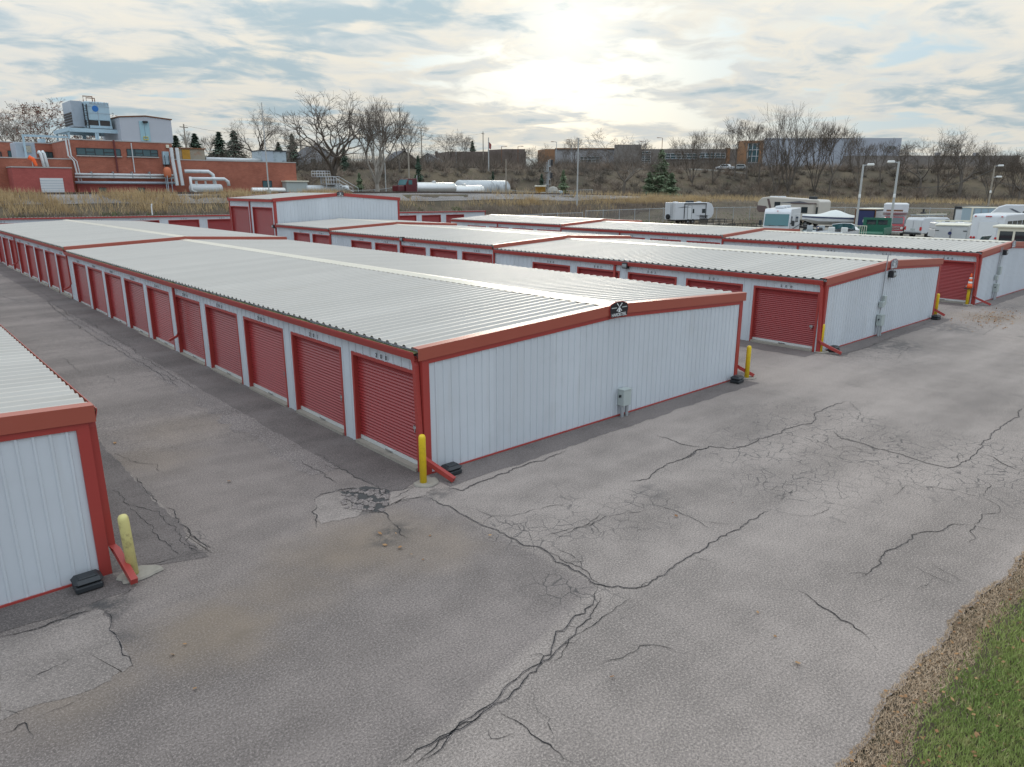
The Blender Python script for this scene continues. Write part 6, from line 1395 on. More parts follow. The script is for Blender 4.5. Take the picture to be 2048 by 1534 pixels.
pbox(T, 'body', 'container_blue', -4.2, 4.2, -1.2, 1.2, .1, 2.75); pbox(T, 'roof', 'cream_paint', -4.25, 4.25, -1.25, 1.25, 2.752, 2.85)
part(T, 'rib', 'wire_grey', lambda m: [m.box(x, x+.07, -1.24, -1.202, .2, 2.7) for x in np.arange(-4.0, 4.1, .8)])['kind'] = 'stuff'
part(T, 'corner_post', 'cream_paint', lambda m: [m.box(x, x+.14, -1.25, -1.1, .1, 2.75) for x in (-4.24, -.1, 4.1)])

# box truck with a red cab, facing the camera
T = veh('box_truck', 'white box truck with a red pickup cab facing the camera', 'truck', 1789, 92, 180)
pbox(T, 'box', 'white_paint', -4.0, 1.2, -1.1, 1.1, .9, 3.45, bv=.05); part(T, 'cab_over', 'white_paint', lambda m: m.prism([(1.2, 2.2), (1.75, 2.5), (1.75, 3.4), (1.2, 3.45)], -1.2, 1.2), .05)
part(T, 'cab', 'car_red', lambda m: m.prism([(1.22, .6), (2.75, .6), (2.75, 1.35), (2.2, 2.02), (1.22, 2.1)], -.95, .95), .06); pbox(T, 'hood', 'car_red', 2.70, 3.7, -.92, .92, .6, 1.3, bv=.08)
part(T, 'windscreen', 'glass', lambda m: m.prism([(2.77, 1.38), (2.80, 1.38), (2.26, 2.0), (2.23, 2.0)], -.82, .82)); part(T, 'grille', 'chrome', lambda m: [m.box(3.71, 3.74, -.6, .6, z, z+.06) for z in (.8, .95, 1.1)]); pbox(T, 'bumper', 'chrome', 3.68, 3.85, -.98, .98, .45, .65, bv=.03)
for s in (-1, 1):
    pbox(T, 'headlight', 'lamp_white', 3.68, 3.74, *sorted((s*.64, s*.88)), .85, 1.1); wheel(T, 3.0, s*.85, .4, .4, .26); wheel(T, -2.2, s*.9, .42, .42, .4); part(T, 'mirror', 'black_plastic', lambda m: m.bbox(2.3, 2.4, *sorted((s*1.05, s*1.3)), 1.4, 1.8, .02))
pbox(T, 'dirt_mark', 'rust', 1.752, 1.757, -.9, .7, 2.62, 2.8)

# white van with roof rack (rear left in the picture)
T = veh('cargo_van', 'white cargo van with a ladder rack on its roof, seen from behind', 'van', 1866, 89, -38)
part(T, 'body', 'white_paint', lambda m: m.prism([(-2.75, .5), (2.5, .5), (2.75, .8), (2.7, 1.15), (1.75, 1.35), (1.2, 2.0), (.9, 2.12), (-2.5, 2.12), (-2.7, 1.9)], -.98, .98), .10)
part(T, 'windscreen', 'glass', lambda m: m.prism([(1.765, 1.36), (1.80, 1.37), (1.25, 2.0), (1.21, 2.0)], -.85, .85)); side_rect(T, 'side_window', 'glass', -.98, .55, 1.25, 1.4, 1.9); side_rect(T, 'side_window', 'glass', .98, .55, 1.25, 1.4, 1.9)
for y in (-.48, .48): pbox(T, 'rear_door', 'white_paint', -2.79, -2.755, y-.45, y+.45, .7, 1.85)
pbox(T, 'bumper', 'black_plastic', -2.95, -2.72, -1.0, 1.0, .42, .62, bv=.03); pbox(T, 'licence_plate', 'grey_box', -2.81, -2.792, -.25, .25, .85, 1.02)
for s in (-1, 1):
    pbox(T, 'tail_light', 'lamp_red', -2.80, -2.70, *sorted((s*.80, s*.985)), .85, 1.2); wheel(T, 1.8, s*.88, .36, .36, .24); wheel(T, -1.6, s*.88, .36, .36, .24)
part(T, 'roof_rack', 'galvanised', lambda m: [m.box(x, x+.05, -.9, .9, 2.3, 2.35) for x in (-2.2, -1, .3)]+[m.box(-2.4, .8, y, y+.05, 2.35, 2.40) for y in (-.9, .85)]+[m.box(x, x+.04, y, y+.04, 2.1, 2.3) for x in (-2.2, .3) for y in (-.88, .85)])
part(T, 'ladder', 'cream_paint', lambda m: [m.box(-2.6, 1.3, y, y+.05, 2.41, 2.48) for y in (-.5, -.1)]+[m.box(x, x+.04, -.5, -.1, 2.42, 2.46) for x in np.arange(-2.5, 1.3, .35)]); part(T, 'rack_winch', 'black_metal', lambda m: (m.bbox(-1.4, -1.0, .1, .5, 2.4, 2.65, .04), m.tube([(-1.2, .3, 2.6), (-1.2, .3, 2.95)], .1, 8)))

# white pickup with cap
T = veh('pickup_truck', 'white pickup truck with a bed cap, half hidden by the grey cargo trailer', 'pickup', 1928, 83, -70)
part(T, 'body', 'white_paint', lambda m: m.prism([(-2.7, .5), (2.6, .5), (2.7, .8), (2.65, 1.1), (1.4, 1.2), (1.4, 1.25), (-2.7, 1.25)], -.95, .95), .06); part(T, 'cab', 'white_paint', lambda m: m.prism([(-.3, 1.25), (1.35, 1.25), (.75, 1.85), (-.25, 1.9)], -.85, .85), .06); pbox(T, 'bed_cap', 'white_paint', -2.68, -.32, -.9, .9, 1.252, 1.88, bv=.08)
part(T, 'windscreen', 'glass', lambda m: m.prism([(1.33, 1.29), (1.37, 1.28), (.80, 1.82), (.77, 1.82)], -.78, .78))
for s in (-1, 1):
    side_rect(T, 'side_window', 'glass', s*.855, -.1, .8, 1.35, 1.75); side_rect(T, 'cap_window', 'glass', s*.905, -2.4, -.6, 1.4, 1.75); wheel(T, 1.75, s*.86, .38, .38, .24); wheel(T, -1.6, s*.86, .38, .38, .24)
pbox(T, 'bumper', 'black_plastic', 2.62, 2.8, -.95, .95, .45, .68, bv=.03); part(T, 'roof_rack', 'cream_paint', lambda m: [m.box(-2.5, 1.0, y, y+.06, 2.0, 2.06) for y in (-.7, .7)]+[m.box(x, x+.05, -.7, .7, 1.9, 2.0) for x in (-2.2, -1.0, .2)])

# shuttle bus, rear to the camera
T = veh('shuttle_bus', 'white shuttle bus with a plain back and round tail lights, at the right edge', 'bus', 2006, 75, -16)
part(T, 'body', 'white_paint', lambda m: m.prism([(-3.8, .75), (2.4, .75), (2.4, 2.85), (2.1, 3.0), (-3.4, 3.0), (-3.6, 2.85)], -1.2, 1.2), .1); part(T, 'cab', 'white_paint', lambda m: m.prism([(2.42, .6), (4.2, .6), (4.2, 1.2), (3.4, 1.3), (2.9, 2.1), (2.42, 2.2)], -1.0, 1.0), .08)
pbox(T, 'rear_door', 'white_door', -3.80, -3.72, -.75, .55, .9, 2.4); pbox(T, 'bumper', 'black_metal', -3.98, -3.78, -1.2, 1.2, .5, .72, bv=.03)
for s in (-1, 1):
    part(T, 'tail_light', 'lamp_red', lambda m: [m.lathe([(.085, -3.86), (.085, -3.79)], 14, (0, s*y, 1.12), 'x') for y in (.78, 1.0)]); wheel(T, -2.3, s*.95, .42, .42, .4); wheel(T, 3.2, s*.9, .42, .42, .28)
    for k in range(4): side_rect(T, 'side_window', 'glass', s*1.2, -2.9+k*1.25, -1.85+k*1.25, 1.75, 2.45)
part(T, 'clearance_light', 'lamp_red', lambda m: [m.bbox(-3.66, -3.56, y-.06, y+.06, 2.78, 2.86, .01) for y in (-.95, -.15, 0, .15, .95)])
T = veh('travel_trailer', 'white travel trailer with a rounded front, peeking out behind the bus', 'travel trailer', 2055, 100, 92)
part(T, 'body', 'white_paint', lambda m: m.prism([(-4, .6), (3.2, .6), (3.7, 1.2), (3.5, 2.4), (2.9, 3.05), (2.2, 3.3), (-4, 3.3)], -1.2, 1.2), .1); part(T, 'stripe', 'rv_stripe', lambda m: m.prism([(-1, 1.6), (1.6, 2.9), (1.9, 2.9), (-.4, 1.6)], 1.203, 1.222)); trailer_frame(T, 7, -3.6); side_rect(T, 'window', 'glass', 1.2, -.4, .6, 1.9, 2.6)
for x in (-.8, .2):
    for s in (-1, 1): wheel(T, x, s*1.05, .36, .36, .22)

# cabin boat and open skiff, nearest at the right edge
T = veh('cabin_boat', 'cream cabin boat with a pilot house, cut by the right edge', 'boat', 2056, 58, -96)
S = hull(T, 6.4, 2.4, 1.15, 'cream_paint', z0=.5); deck(T, S, 'cream_paint', -3.2, 3.2, .0); trailer_frame(T, 5.2, -2.7, 1.3)
part(T, 'pilot_house', 'cream_paint', lambda m: (m.box(-1.4, 1.2, -1.0, 1.0, 1.62, 1.95), m.box(-1.4, 1.2, -1.0, 1.0, 2.65, 2.85), [m.box(x-.06, x+.06, y-.06, y+.06, 1.95, 2.65) for x in (-1.34, -.5, .35, 1.14) for y in (-.94, .94)])); pbox(T, 'roof', 'cream_paint', -1.7, 1.5, -1.15, 1.15, 2.852, 3.0, bv=.06)
for x0, x1 in ((-1.28, -.56), (-.44, .29), (.41, 1.08)):
    for y in (-.96, .94): pbox(T, 'window', 'glass', x0, x1, y, y+.02, 1.95, 2.65)
part(T, 'rail', 'chrome', lambda m: m.tube([(1.4, -.9, 1.6), (1.6, -.8, 2.2), (2.8, -.1, 2.3), (2.8, .1, 2.3), (1.6, .8, 2.2), (1.4, .9, 1.6)], .03, 6))
for s in (-1, 1): wheel(T, -.6, s*1.0, .34, .34, .2)
T = veh('boat', 'small open white skiff full of gear, left of the cream cabin boat', 'boat', 1994, 60, 70)
S = hull(T, 5.0, 1.95, .85, 'white_paint', z0=.55); deck(T, S, 'interior', -2.5, 1.3, -.3, 'cockpit_floor'); deck(T, S, 'white_paint', 1.2, 2.6, .0, 'bow_deck', .06); trailer_frame(T, 4.2, -2.2, 1.2)
part(T, 'windscreen', 'glass_teal', lambda m: m.add([(.8, -.85, 1.4), (.8, .85, 1.4), (.45, .8, 1.95), (.45, -.8, 1.95)], [(0, 1, 2, 3), (3, 2, 1, 0)])); part(T, 'windscreen_frame', 'white_paint', lambda m: m.tube([(.8, -.87, 1.38), (.45, -.82, 1.97), (.45, .82, 1.97), (.8, .87, 1.38)], .03, 6))
for y in (-.4, .45): part(T, 'seat', 'navy', lambda m: (m.bbox(-.7, -.2, y-.25, y+.25, 1.0, 1.3, .05), m.bbox(-.8, -.65, y-.25, y+.25, 1.3, 1.75, .05)))
part(T, 'outboard', 'black_metal', lambda m: (m.bbox(-2.95, -2.5, -.2, .2, 1.2, 1.8, .08), m.box(-2.8, -2.65, -.08, .08, .5, 1.2)))
for s in (-1, 1): wheel(T, -.5, s*.92, .32, .32, .2)
# quad bikes / small machines
def quad(label, px, d, mt):
    T = veh('quad_bike', label, 'quad bike', px, d, 35)
    part(T, 'body', mt, lambda m: (m.bbox(-.9, .9, -.3, .3, .55, .85, .08), m.bbox(.4, .95, -.5, .5, .7, .85, .04), m.bbox(-.95, -.35, -.5, .5, .7, .85, .04))); pbox(T, 'seat', 'black_plastic', -.5, .25, -.2, .2, .85, 1.0, bv=.05); part(T, 'handlebar', 'black_metal', lambda m: m.tube([(.35, -.4, 1.1), (.5, 0, 1.0), (.35, .4, 1.1)], .03, 6))
    for x in (-.65, .65):
        for s in (-1, 1): wheel(T, x, s*.48, .3, .3, .22)
quad('red and black quad bike between the van and the hauler', 1897, 104, 'car_red'); quad('dark quad bike right of the fifth wheel trailer', 1612, 92, 'black_metal')
# ------------------------------------------------------------------ hilltop buildings and houses
mat('modern_brown', (0.21, 0.185, 0.165), .7, .1, .3); mat('modern_grey', (0.34, 0.33, 0.33), .7, .1, .2); mat('orange_clad', (0.30, 0.155, 0.075), .6, .1); mat('hall_panel', (0.36, 0.38, 0.42), .6, .08, .2); mat('window_frame_white', (0.55, 0.56, 0.57), .5)
mat('house_white', (0.50, 0.51, 0.53), .7, .06); mat('house_grey', (0.30, 0.32, 0.35), .7, .06); mat('shingle', (0.13, 0.13, 0.14), .9, .2, 2); mat('house_tan', (0.34, 0.30, 0.24), .7, .06); mat('brick_far', (0.15, 0.115, 0.098), .85, .15, 1)
def face_box(T, nm, mt, px0, px1, py0, d0, d1=None, depth=14, z0=None, dz=0.0):
    # a block whose near face runs between two picture columns at given distances, top at py0
    d1 = d1 or d0; a, b = at_d(px0, py0, d0), at_d(px1, py0, d1)
    u = np.array((b[0]-a[0], b[1]-a[1])); L = np.linalg.norm(u); u /= L; n = np.array((-u[1], u[0]))
    if n @ (a[:2]-CAM[:2]) < 0: n = -n
    zb = min(tz(a[0], a[1]), tz(b[0], b[1]))-1.0 if z0 is None else z0; c = [a[:2], b[:2], b[:2]+n*depth, a[:2]+n*depth]; zt = [a[2], b[2], b[2], a[2]]
    loc = np.array(T.location) if T is not None else np.zeros(3)
    m = MB(); m.add([(*p, zb) for p in c]+[(*p, z+dz) for p, z in zip(c, zt)], [(0, 3, 2, 1), (4, 5, 6, 7), (0, 1, 5, 4), (1, 2, 6, 5), (2, 3, 7, 6), (3, 0, 4, 7)])
    m.v = [tuple(np.array(p)-loc) for p in m.v]; return m.build(nm, mt, T)
def wall_windows(T, spans, d0, d1, pxs, frame='window_frame_white', glass='window_glass', off=.25):
    # spans: (px0, px1, py0, py1, columns, rows) on a wall running from pxs[0]@d0 to pxs[1]@d1
    loc = np.array(T.location); A, B = at_d(pxs[0], 330, d0), at_d(pxs[1], 330, d1); u = np.array((B[0]-A[0], B[1]-A[1])); L = np.linalg.norm(u); u /= L; n = np.array((-u[1], u[0]))
    if n @ (A[:2]-CAM[:2]) > 0: n = -n
    def hit(px, py):      # ray onto the wall plane
        r = ray(px, py); t = ((A[:2]-CAM[:2]) @ n)/(r[:2] @ n); return CAM+r*t
    for px0, px1, py0, py1, nc, nr in spans:
        P = hit(px0, py0); Q = hit(px1, py1); w = np.linalg.norm((Q-P)[:2]); z1, z0 = P[2], Q[2]
        def pt(s, z, o): q = P[:2]+u*s+n*o; return (q[0]-loc[0], q[1]-loc[1], z-loc[2])
        def slab(m, s0, s1, a, b, o0, o1): m.add([pt(s0, a, o0), pt(s1, a, o0), pt(s1, a, o1), pt(s0, a, o1), pt(s0, b, o0), pt(s1, b, o0), pt(s1, b, o1), pt(s0, b, o1)], [(0, 3, 2, 1), (4, 5, 6, 7), (0, 1, 5, 4), (1, 2, 6, 5), (2, 3, 7, 6), (3, 0, 4, 7)])
        m = MB(); t = .14
        for i in range(nc+1): s = w*i/nc; slab(m, s-t/2, s+t/2, z0, z1, .02, off)
        for j in range(nr+1): z = z0+(z1-z0)*j/nr; slab(m, 0, w, z-t/2, z+t/2, .03, off+.01)
        wn = m.build('window', frame, T)
        for i in range(nc):
            m = MB(); slab(m, w*i/nc+.02, w*(i+1)/nc-.02, z0, z1, .02, off*.5); m.build('pane', glass, wn)
def bld(name, label, px, d, py=330, cat='building'): p = at_d(px, py, d); return thing(name, label, cat, (p[0], p[1], tz(p[0], p[1])))
T = bld('office_building', 'long brown modern building with window bands on the hilltop', 1200, 235)
face_box(T, 'wall', 'modern_grey', 1110, 1230, 297, 238, 238, 18); face_box(T, 'wall', 'modern_brown', 1229, 1283, 289, 232, 232, 14); face_box(T, 'wall', 'modern_brown', 1279, 1490, 298, 236, 246, 20, dz=0)
face_box(T, 'corner_bay', 'orange_clad', 1090, 1110, 298, 237, 238, 8)
wall_windows(T, [(1160, 1198, 313, 324, 5, 2)], 237.6, 237.6, (1110, 1230)); wall_windows(T, [(1284, 1300, 303, 330, 1, 6), (1330, 1395, 307, 318, 6, 2), (1400, 1450, 306, 316, 5, 2)], 235.6, 245.6, (1279, 1490))
face_box(T, 'panel', 'orange_clad', 1455, 1461, 296, 243.4, 243.8, 2); face_box(T, 'roof_edge', 'orange_clad', 1110, 1230, 296, 237.5, 237.5, 18.5, z0=float(at_d(1170, 298, 237.5)[2]))
T = bld('entrance_portal', 'tall orange framed glass entrance between the brown building and the white hall', 1508, 236)
wa = face_box(T, 'frame_side', 'orange_clad', 1489, 1496, 281, 236, 236.5, 4); face_box(T, 'frame_side', 'orange_clad', 1521, 1528, 281, 237, 237.5, 4); a = at_d(1508, 285.5, 236); face_box(T, 'frame_top', 'orange_clad', 1496.1, 1520.9, 281, 236.5, 237, 4, z0=float(a[2])); face_box(T, 'wall', 'hall_panel', 1496.1, 1520.9, 285.7, 237.5, 238, 2)
wall_windows(T, [(1497, 1520, 287, 325, 3, 3)], 237.2, 237.6, (1496, 1521))
T = bld('metal_hall', 'large pale grey metal hall on the hilltop behind bare trees', 1660, 246)
face_box(T, 'wall', 'hall_panel', 1529, 1705, 277, 246, 250, 45); face_box(T, 'wall', 'hall_panel', 1704, 1804, 276, 249.5, 272, 42); 
p0 = at_d(1804, 312, 262); face_box(T, 'annex', 'modern_brown', 1708, 1836, 311, 246, 262, 8)
wall_windows(T, [(1776, 1781, 292, 299, 1, 1), (1784, 1789, 292, 299, 1, 1)], 249.2, 271.6, (1704, 1804), 'wire_grey')
face_box(T, 'roof_edge', 'window_frame_white', 1529, 1705, 275.8, 245.8, 249.8, 45.4, z0=float(at_d(1600, 277.0, 246)[2]))
T = bld('warehouse', 'low brown warehouse on the hill at the far right', 1930, 262); face_box(T, 'wall', 'modern_brown', 1836, 2040, 311, 262, 262, 25)
for px in (1870, 1946): face_box(T, 'roof_vent', 'modern_grey', px, px+12, 305, 266, 266, 3, z0=float(at_d(px, 312, 266)[2]))
T = bld('brick_hall', 'low dark brick hall left of the modern building on the hill', 1010, 226); face_box(T, 'wall', 'brick_far', 895, 1052, 303, 232, 240, 14); face_box(T, 'upper_wall', 'brick_far', 1010, 1050, 298, 234, 240, 8)
# house gables on the slope between the plant and the office building
def house(label, px, pyb, d, w, dep, h, turn, wall_, tall=1.0):
    p = at_d(px, pyb, d); T = thing('house', label, 'house', (p[0], p[1], tz(p[0], p[1])-.3), toward(p)-math.pi/2+turn, 'houses on the hill behind the plant')
    m = MB(); m.prism([(-w/2, -2), (w/2, -2), (w/2, h), (0, h+w*.34*tall), (-w/2, h)], -dep/2, dep/2); m.build('wall', wall_, T)
    rf = MB(); k = w*.34*tall
    for s in (-1, 1): rf.add([(0, -dep/2-.4, h+k+.05), (0, dep/2+.4, h+k+.05), (s*(w/2+.4), dep/2+.4, h-.22), (s*(w/2+.4), -dep/2-.4, h-.22), (0, -dep/2-.4, h+k+.25), (0, dep/2+.4, h+k+.25), (s*(w/2+.4), dep/2+.4, h), (s*(w/2+.4), -dep/2-.4, h)], [(0, 1, 2, 3), (4, 7, 6, 5), (0, 3, 7, 4), (1, 5, 6, 2), (2, 6, 7, 3), (0, 4, 5, 1)])
    r = rf.build('roof', 'shingle', T); m = MB(); m.box(w*.15, w*.15+.7, 1, 1.7, h+k*.4, h+k+.9); m.build('chimney', 'brick_far', r)
    for x in (-w*.28, w*.12):
        m = MB(); m.box(x-.08, x+1.18, -dep/2-.06, -dep/2-.003, 1.0, 2.7); wn = m.build('window', 'window_frame_white', T); m = MB(); m.box(x, x+1.1, -dep/2-.08, -dep/2-.061, 1.1, 2.6); m.build('pane', 'window_glass', wn)
    m = MB(); m.box(w*.32, w*.32+.95, -dep/2-.07, -dep/2-.003, 0, 2.1); m.build('door', 'house_grey', T)
house('white gabled house left of the biggest bare tree', 628, 345, 176, 7.2, 8, 2.9, .35, 'house_white'); house('grey house with low dark roof behind the brick wing shed', 440, 322, 205, 8.8, 8, 2.2, -.3, 'house_grey'); pass; house('tan house right of the two biggest bare trees', 800, 332, 205, 8.0, 8, 2.6, .3, 'house_tan'); house('small grey house behind the evergreens of the brick wing', 575, 330, 195, 7.2, 8, 2.5, .1, 'house_grey'); house('white house half hidden right above the dark red truck', 862, 335, 215, 7.2, 8, 2.5, -.2, 'house_white')
# cars on the hilltop road
def far_car(label, px, d, mt, turn=90):
    p = at_d(px, 340, d); T = thing('parked_car', label, 'car', (p[0], p[1], tz(p[0], p[1])), toward(p)+math.radians(turn), 'cars on the hilltop')
    part(T, 'body', mt, lambda m: m.prism([(-2.2, .35), (2.2, .35), (2.25, .8), (1.3, .95), (-2.2, 1.0)], -.88, .88), .08); part(T, 'cabin', mt, lambda m: m.prism([(-1.7, .98), (1.2, .94), (.5, 1.5), (-1.3, 1.52)], -.78, .78), .08)
    for s in (-1, 1):
        part(T, 'side_window', 'glass', lambda m: m.prism([(-1.4, 1.02), (.85, 1.0), (.4, 1.42), (-1.15, 1.44)], *sorted((s*.785, s*.80)))); wheel(T, 1.4, s*.8, .33, .33, .2); wheel(T, -1.4, s*.8, .33, .33, .2)
far_car('white car parked at the hill crest below the orange portal', 1448, 208, 'white_paint', 70); far_car('white car on the hilltop road above the big white tank', 975, 208, 'white_paint', 90); far_car('grey car near the hill crest right of the white car', 1478, 210, 'boat_grey', 85)
# retaining edge / guard rail on the hilltop road
mat('kerb_pale', (0.45, 0.42, 0.37), .8)
m = MB(); P = [at_d(px, 340, 203) for px in range(905, 1500, 12)]; vv = []
for p in P: z = tz(p[0], p[1]); vv += [(p[0], p[1], z-.3), (p[0], p[1], z+.35), (p[0]+.25, p[1]+.25, z+.35)]
m.add(vv, [(3*i+j, 3*i+3+j, 3*i+4+j, 3*i+1+j) for i in range(len(P)-1) for j in (0, 1)]); o = m.build('road_kerb', 'kerb_pale'); tag(o, 'pale low kerb wall along the hilltop road', 'kerb')
# ------------------------------------------------------------------ bare trees, evergreens, scrub, grass
mat('bark', (0.145, 0.122, 0.10), .9, .3, 3, stretch=(3, 3, .5), bump=.4); mat('pale_bark', (0.32, 0.29, 0.25), .9, .3, 2, stretch=(3, 3, .5)); mat('twig', (0.155, 0.128, 0.105), .9, .3, 4); mat('pale_twig', (0.125, 0.098, 0.075), .9, .3, 4); mat('rust_leaf', (0.17, 0.065, 0.04), .9, .4, 3)
mat('needle', (0.075, 0.115, 0.075), .9, .45, 1.5); mat('needle_light', (0.19, 0.24, 0.135), .9, .4, 1.5); mat('scrub_brown', (0.25, 0.195, 0.15), .95, .4, .3); mat('scrub_dark', (0.14, 0.118, 0.094), .95, .4, .3)
def grass_mat(name, a, b, c):
    m, t, bs = nodes_mat(name); g = N(t, 'ShaderNodeNewGeometry'); n = noise(t, g.outputs['Position'], .55, 5, .65); n2 = noise(t, g.outputs['Position'], 7, 3, .6)
    col = mixc(t, smooth(t, n, .38, .62), a, b); col = mixc(t, math_node(t, 'MULTIPLY', smooth(t, n2, .5, .7), .7), col, c); t.links.new(col, bs.inputs['Base Color']); bs.inputs['Roughness'].default_value = .9; bs.inputs['Specular IOR Level'].default_value = .2
grass_mat('dry_grass', (0.58, 0.43, 0.24), (0.46, 0.33, 0.18), (0.33, 0.23, 0.13)); grass_mat('green_grass', (0.24, 0.31, 0.09), (0.32, 0.37, 0.12), (0.42, 0.36, 0.18)); grass_mat('weed_green', (0.09, 0.15, 0.045), (0.13, 0.165, 0.06), (0.17, 0.15, 0.075)); grass_mat('thatch', (0.56, 0.42, 0.29), (0.45, 0.33, 0.22), (0.66, 0.50, 0.36)); grass_mat('leaf_litter', (0.36, 0.21, 0.10), (0.24, 0.12, 0.06), (0.42, 0.28, 0.15))

def tubes_np(segs, n):
    # segs: array (k,8): p0, p1, r0, r1 -> verts, quads of open n-sided tubes
    S = np.asarray(segs, float); k = len(S); p0, p1 = S[:, 0:3], S[:, 3:6]; d = p1-p0; d /= (np.linalg.norm(d, axis=1, keepdims=True)+1e-9)
    a = np.where(np.abs(d[:, 2:3]) < .9, np.array([[0, 0, 1.]]), np.array([[1., 0, 0]])); e1 = np.cross(d, a); e1 /= np.linalg.norm(e1, axis=1, keepdims=True); e2 = np.cross(d, e1)
    V = np.empty((k, 2*n, 3))
    for j in range(n):
        t = 2*math.pi*j/n; o = math.cos(t)*e1+math.sin(t)*e2; V[:, j] = p0+o*S[:, 6:7]; V[:, n+j] = p1+o*S[:, 7:8]
    b = (np.arange(k)*2*n)[:, None]; q = np.array([[j, (j+1) % n, n+(j+1) % n, n+j] for j in range(n)]); F = (b[:, :, None]+q[None]).reshape(-1, 4)
    return V.reshape(-1, 3), F
def gen_tree(seed, H, style):
    r = random.Random(seed); big, small = [], []
    st = dict(vase=dict(fork=.26, ang=.40, up=.20, kids=(2, 3), taper=.62, lv=7, trunk=.030, len=.30, curl=.16, droop=.0), round=dict(fork=.30, ang=.62, up=.10, kids=(2, 3), taper=.62, lv=7, trunk=.022, len=.26, curl=.16, droop=.0), multi=dict(fork=.06, ang=.26, up=.16, kids=(2, 3), taper=.66, lv=6, trunk=.014, len=.28, curl=.10, droop=.0), thin=dict(fork=.40, ang=.40, up=.20, kids=(2, 3), taper=.64, lv=6, trunk=.014, len=.24, curl=.12, droop=.0), elm=dict(fork=.34, ang=.46, up=.14, kids=(2, 3), taper=.62, lv=7, trunk=.034, len=.27, curl=.22, droop=.05))[style]
    def unit(v): return v/(np.linalg.norm(v)+1e-9)
    def grow(p, d, L, rad, lv):
        n = 3 if lv > 2 else 2; q = p; dd = d; cu = st['curl']*(.25 if lv == st['lv'] else 1)
        for i in range(n):
            dd = unit(dd+np.array([r.gauss(0, cu), r.gauss(0, cu), r.gauss(0, cu*.6)+st['up']*.35-(st['droop'] if lv < 3 else 0)]))
            q2 = q+dd*L/n; r0 = rad*(1-.28*i/n); r1 = rad*(1-.28*(i+1)/n); (big if rad > H*.0042 else small).append((*q, *q2, r0, r1)); q = q2
            if lv <= 4 and lv > 0 and r.random() < .8:   # side twigs
                a = unit(dd+np.array([r.gauss(0, .8), r.gauss(0, .8), r.gauss(.15, .5)])); e = q+a*L*r.uniform(.3, .6); small.append((*q, *e, max(.012, rad*.35), .008))
                if r.random() < .6: f = e+unit(a+np.array([r.gauss(0, .6), r.gauss(0, .6), r.gauss(.2, .5)]))*L*.3; small.append((*e, *f, .010, .006))
        if lv <= 0 or rad < .004: return
        kids = r.choice(st['kids'])
        if lv == st['lv']: kids = {'multi': 5, 'vase': 4, 'elm': 3}.get(style, 3)
        az = r.uniform(0, 6.28)
        for k in range(kids):
            az += 6.28/kids+r.gauss(0, .35); e1 = unit(np.cross(dd, [.3, .8, .1])); e2 = np.cross(dd, e1); a = st['ang']*r.uniform(.55, 1.35)*(1.25 if lv == st['lv'] and style in ('multi', 'round') else 1)
            nd = unit(dd*math.cos(a)+(e1*math.cos(az)+e2*math.sin(az))*math.sin(a)); grow(q, nd, L*r.uniform(.68, .92) if lv < st['lv'] else H*st['len']*r.uniform(.8, 1.1), rad*st['taper']*r.uniform(.78, 1.02), lv-1)
    grow(np.zeros(3), np.array([r.gauss(0, .04), r.gauss(0, .04), 1.]), H*st['fork'], H*st['trunk'], st['lv'])
    top = max(s[5] for s in small); k = H/top
    f = lambda S: [tuple(v*k if i < 6 else v for i, v in enumerate(s)) for s in S]
    return f(big), f(small)
TREES = {}
def tree_proto(key, seed, H, style, bark='bark', twig='twig', fat=1.2, leaves=None):
    b, s = gen_tree(seed, H, style); s = [(*q[:6], max(q[6], .013)*fat, max(q[7], .009)*fat) for q in s]
    V, Fq = tubes_np(b, 6); mb = np_mesh('trunk', V, Fq, bark); V, Fq = tubes_np(s, 3); ms = np_mesh('crown', V, Fq, twig); ml = None
    if leaves:
        rg = np.random.default_rng(seed); S = np.array(s); i = rg.integers(0, len(S), leaves); t = rg.random((leaves, 1)); P = S[i, 0:3]*(1-t)+S[i, 3:6]*t+rg.normal(0, .12, (leaves, 3)); A = rg.normal(0, 1, (leaves, 3)); A /= np.linalg.norm(A, axis=1, keepdims=True); B = np.cross(A, rg.normal(0, 1, (leaves, 3))); B /= np.linalg.norm(B, axis=1, keepdims=True); sz = rg.uniform(.07, .15, (leaves, 1))
        V = np.stack([P-A*sz, P+B*sz*.6, P+A*sz, P-B*sz*.6], 1).reshape(-1, 3); ml = np_mesh('foliage', V, np.arange(leaves*4).reshape(-1, 4), 'rust_leaf')
    TREES[key] = (H, mb, ms, ml)
tree_proto('elm1', 3, 20, 'elm', 'bark', 'twig', 1.5); tree_proto('elm2', 8, 20, 'vase', 'pale_bark', 'twig', 1.5); tree_proto('round1', 5, 12, 'round'); tree_proto('round2', 14, 12, 'round', 'bark', 'pale_twig'); tree_proto('multi1', 21, 18, 'multi', fat=1.0); tree_proto('multi2', 25, 13, 'multi', 'bark', 'pale_twig'); tree_proto('thin1', 31, 12, 'thin', 'bark', 'pale_twig'); tree_proto('thin2', 33, 11, 'thin'); tree_proto('oak', 41, 14, 'round', 'bark', 'twig', 1.2, 2600); tree_proto('snag', 47, 14, 'elm', 'bark', 'twig', .9)
def tree(key, px, pyb, pyt, d, label, group, rz=None, wide=1.0, name='bare_tree'):
    p = at_d(px, pyb, d); z0 = tz(p[0], p[1])-.15; zt = at_d(px, pyt, d)[2]; H, mb, ms, ml = TREES[key]; k = (zt-z0)/H
    T = thing(name, label, 'tree', (p[0], p[1], z0), rnd.uniform(0, 6.28) if rz is None else rz, group); T.scale = (k*wide, k*wide, k)
    obj('trunk', mb, T); obj('crown', ms, T)
    if ml: obj('foliage', ml, T)
    return T
